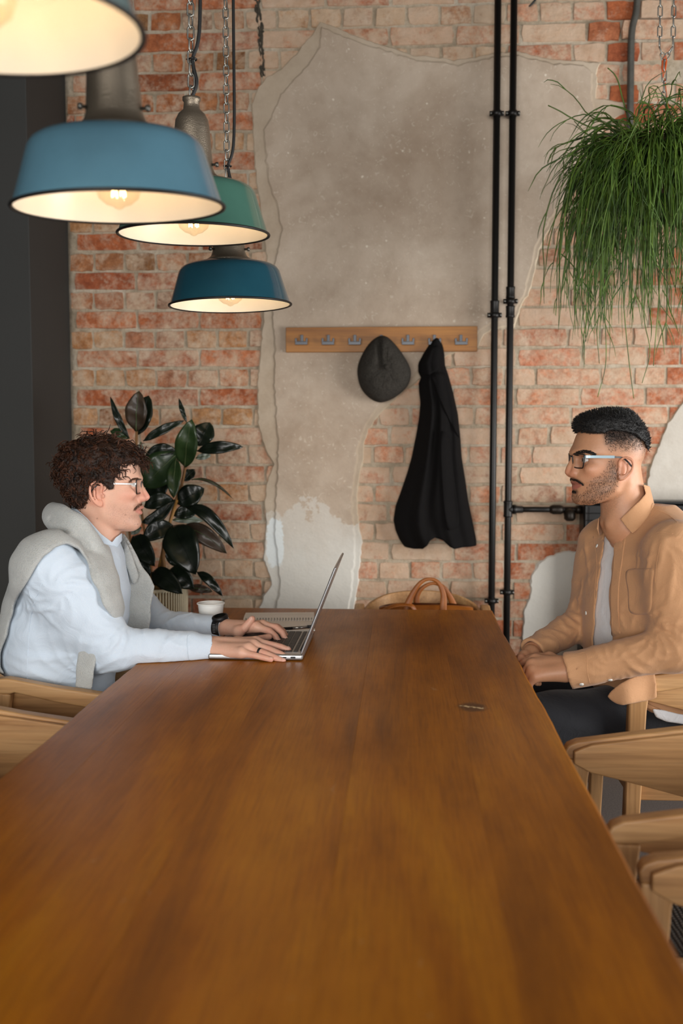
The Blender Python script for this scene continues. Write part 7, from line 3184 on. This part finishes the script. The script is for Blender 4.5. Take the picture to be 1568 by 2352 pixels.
def mat_leaf(name, a, b, rough=.30):
    t = NT(name)
    v = t.coord('Object')
    c = t.ramp(t.noise(v, 14, 4), [(.3, a), (.7, b)])
    t.set(c, rough, 0, t.bump(t.noise(v, 60, 3), .12, .003))
    t.b.inputs['Coat Weight'].default_value = .12
    t.b.inputs['Specular IOR Level'].default_value = .35
    return t.m


LM = dict(d=mat_leaf('dark glossy leaf', lin(12, 20, 14), lin(26, 36, 24)), b=mat_leaf('brown leaf underside', lin(44, 34, 24), lin(66, 50, 36), .5), g=mat_leaf('green leaf', lin(28, 46, 24), lin(46, 66, 34), .3), p=mat_leaf('pale leaf', lin(96, 108, 100), lin(128, 136, 124), .4))
M_rib = simple('leaf midrib', lin(70, 84, 50), .5)
lx, ly, sc_ = 230, 880, .22531


def leaf(b, t, hw, kind, dy=0.0, sag=0, tilt=.25, tip=1.0):
    A = at(lx + b[0] * sc_, ly + b[1] * sc_, RPY + dy * .4)
    T_ = at(lx + t[0] * sc_, ly + t[1] * sc_, RPY + dy)
    hw = hw * 1.12 * sc_ * RPY / FPX
    d = T_ - A
    L = d.length
    dn = d.normalized()
    view = Vector((0, -1, .15)).normalized()
    side = dn.cross(view).normalized()
    nrm = side.cross(dn).normalized()
    n, m = 12, 6
    bm = bmesh.new()
    g = []
    for i in range(n + 1):
        u = i / n
        w = hw * max(0.012, math.sin(math.pi * min(1, u * .98 + .01)) ** .72) * (1 - .12 * u)
        if u > .93:
            w *= (1 - u) / .07 * .7 + .02
        c = A + d * u + Vector((0, 0, -sag * sc_ * RPY / FPX)) * (-4 * u * (1 - u)) + nrm * (.10 * L * math.sin(math.pi * u) - .04 * L * u)
        row = []
        for k in range(m + 1):
            s = -1 + 2 * k / m
            v = c + side * (s * w) + nrm * (abs(s) ** 1.4 * w * tilt + .003 * math.sin(u * 16 + s * 2))
            row.append(bm.verts.new(v - pl.location))
        g.append(row)
    for i in range(n):
        for k in range(m):
            bm.faces.new((g[i][k], g[i][k + 1], g[i + 1][k + 1], g[i + 1][k]))
    ret = bmesh.ops.extrude_face_region(bm, geom=bm.faces[:])
    for e in ret['geom']:
        if isinstance(e, bmesh.types.BMVert):
            e.co -= nrm * .0012
    bmesh.ops.recalc_face_normals(bm, faces=bm.faces)
    rb = [g[i][m // 2].co.copy() + nrm * .0012 for i in range(n + 1)]
    o = part('leaf', bm, LM[kind], pl, True)
    bm = bmesh.new()
    add_tube(bm, rb, [.0022 * (1 - .8 * i / n) for i in range(n + 1)], 5)
    part('midrib', bm, LM[kind] if kind == 'd' else M_rib, o, True)


for q in [((290, 560), (100, 140), 36, 'd', -.02, -20), ((370, 490), (390, 82), 108, 'b', -.04, 0), ((385, 525), (490, 125), 108, 'd', .02, 0), ((440, 590), (850, 378), 46, 'd', .0, 0), ((880, 400), (800, 155), 24, 'd', .0, 0),
          ((865, 855), (925, 376), 112, 'g', -.10, 0), ((1000, 640), (1120, 400), 112, 'd', .03, 0), ((990, 690), (1448, 645), 62, 'd', -.05, 6), ((975, 765), (1130, 735), 34, 'p', .02, 0), ((790, 720), (440, 1060), 165, 'g', -.02, 0),
          ((800, 705), (450, 740), 62, 'd', -.01, 40), ((775, 770), (745, 1170), 72, 'g', -.09, 0), ((790, 1230), (1055, 1070), 112, 'd', .0, 0), ((750, 1350), (1010, 1290), 74, 'd', .03, 10), ((935, 985), (1355, 1185), 18, 'b', -.02, 70),
          ((880, 1270), (1360, 1690), 66, 'd', -.06, 120), ((740, 1395), (1050, 1405), 42, 'p', .04, 10), ((735, 1455), (970, 1945), 172, 'd', -.13, 40), ((820, 1470), (1288, 1735), 92, 'b', -.03, 60), ((745, 1455), (430, 1600), 100, 'd', -.08, 30),
          ((340, 1560), (550, 1860), 104, 'd', -.12, 20), ((530, 1925), (830, 2140), 100, 'd', -.12, 30), ((690, 1915), (950, 2090), 110, 'd', -.05, 30), ((990, 1925), (1247, 2175), 48, 'd', -.04, 40), ((890, 2085), (1145, 2125), 44, 'b', .0, 10),
          ((415, 600), (430, 940), 50, 'p', .04, 0), ((760, 1190), (420, 1420), 62, 'd', -.06, -60), ((420, 1470), (310, 1540), 36, 'p', .0, 0), ((300, 560), (100, 480), 52, 'g', .03, 0), ((740, 1180), (440, 1260), 84, 'd', .0, 20),
          ((660, 1710), (890, 1850), 84, 'd', .04, 0), ((845, 1000), (965, 880), 56, 'd', .05, 0), ((350, 1690), (510, 1965), 62, 'd', -.06, 0), ((700, 1000), (470, 1180), 110, 'd', .05, 0), ((560, 720), (470, 960), 80, 'd', .04, 0), ((610, 1440), (540, 1360), 40, 'd', .03, 0)]:
    leaf(*q)
xp = lambda x, y, dy=0: at(lx + x * sc_, ly + y * sc_, RPY + dy) - pl.location
M_bark = simple('tan stem', lin(120, 84, 44), .75, 0, 40, .3, .4, 200)
for path, r in (([(372, 480), (372, 700), (420, 1300), (520, 1900), (540, 2090)], .0045), ([(870, 840), (830, 1040), (770, 1200), (705, 1440), (640, 1800), (610, 2080)], .0050), ([(655, 1600), (640, 1760), (650, 1870), (640, 2080)], .0070), ([(500, 1975), (540, 1960), (590, 2020), (640, 2110), (650, 2180)], .0095), ([(300, 1480), (310, 1600), (420, 2080)], .0040)):
    bm = bmesh.new()
    add_tube(bm, spline([xp(*p) for p in path], 24), r, 8)
    part('stem', bm, M_bark, pl, True)
bm = bmesh.new()
add_tube(bm, [xp(786, 1190, .0), xp(690, 1480, .0), xp(560, 2060, .01)], .0055, 8)
part('stake', bm, simple('bamboo', lin(168, 122, 60), .5), pl, True)
# basket: solid core with separate upright cords and rings
hb_ = base.z - .46
M_core = simple('basket core', lin(132, 100, 58), .9, 0, 60, .3)
M_cord = simple('pale basket cord', lin(206, 194, 166), .85, 0, 80, .15)
bm = bmesh.new()
add_lathe(bm, [(0, .0), (.098, .0), (.108, .05), (.112, hb_ - .02), (.112, hb_), (.102, hb_), (.100, hb_ - .03), (0, hb_ - .03)], 40)
bk_ = part('basket', bm, M_core, pl, True)
bm = bmesh.new()
for k in range(72):
    a = 2 * math.pi * k / 72
    add_tube(bm, [(math.cos(a) * .100, math.sin(a) * .100, .002), (math.cos(a) * .111, math.sin(a) * .111, .05), (math.cos(a) * .1145, math.sin(a) * .1145, hb_)], .0032, 5)
part('upright_cords', bm, M_cord, bk_, True, 'stuff')
bm = bmesh.new()
add_tube(bm, [(.110 * math.cos(a), .110 * math.sin(a), hb_ + .002) for a in [2 * math.pi * k / 40 for k in range(40)]], .0065, 8, True)
part('basket_rim', bm, M_cord, bk_, True)
bm = bmesh.new()
add_lathe(bm, [(0, hb_ - .028), (.100, hb_ - .028)], 24)
part('soil', bm, simple('soil', lin(40, 30, 22), .95, 0, 60, .4, .8, 120), pl, True)
st = thing('plant_stand', 'low oak stand under the woven plant basket', 'plant stand', (base.x, RPY, 0))
bm = bmesh.new()
add_lathe(bm, [(0, .43), (.14, .43), (.145, .435), (.145, .455), (.14, .46), (0, .46)], 32)
part('stand_top', bm, M_oak, st, True)
for k in range(3):
    a = 2 * math.pi * k / 3 + .4
    bm = bmesh.new()
    add_tube(bm, [(math.cos(a) * .13, math.sin(a) * .13, 0), (math.cos(a) * .10, math.sin(a) * .10, .43)], [.012, .017], 10)
    part('leg', bm, M_oak_z, st, True)
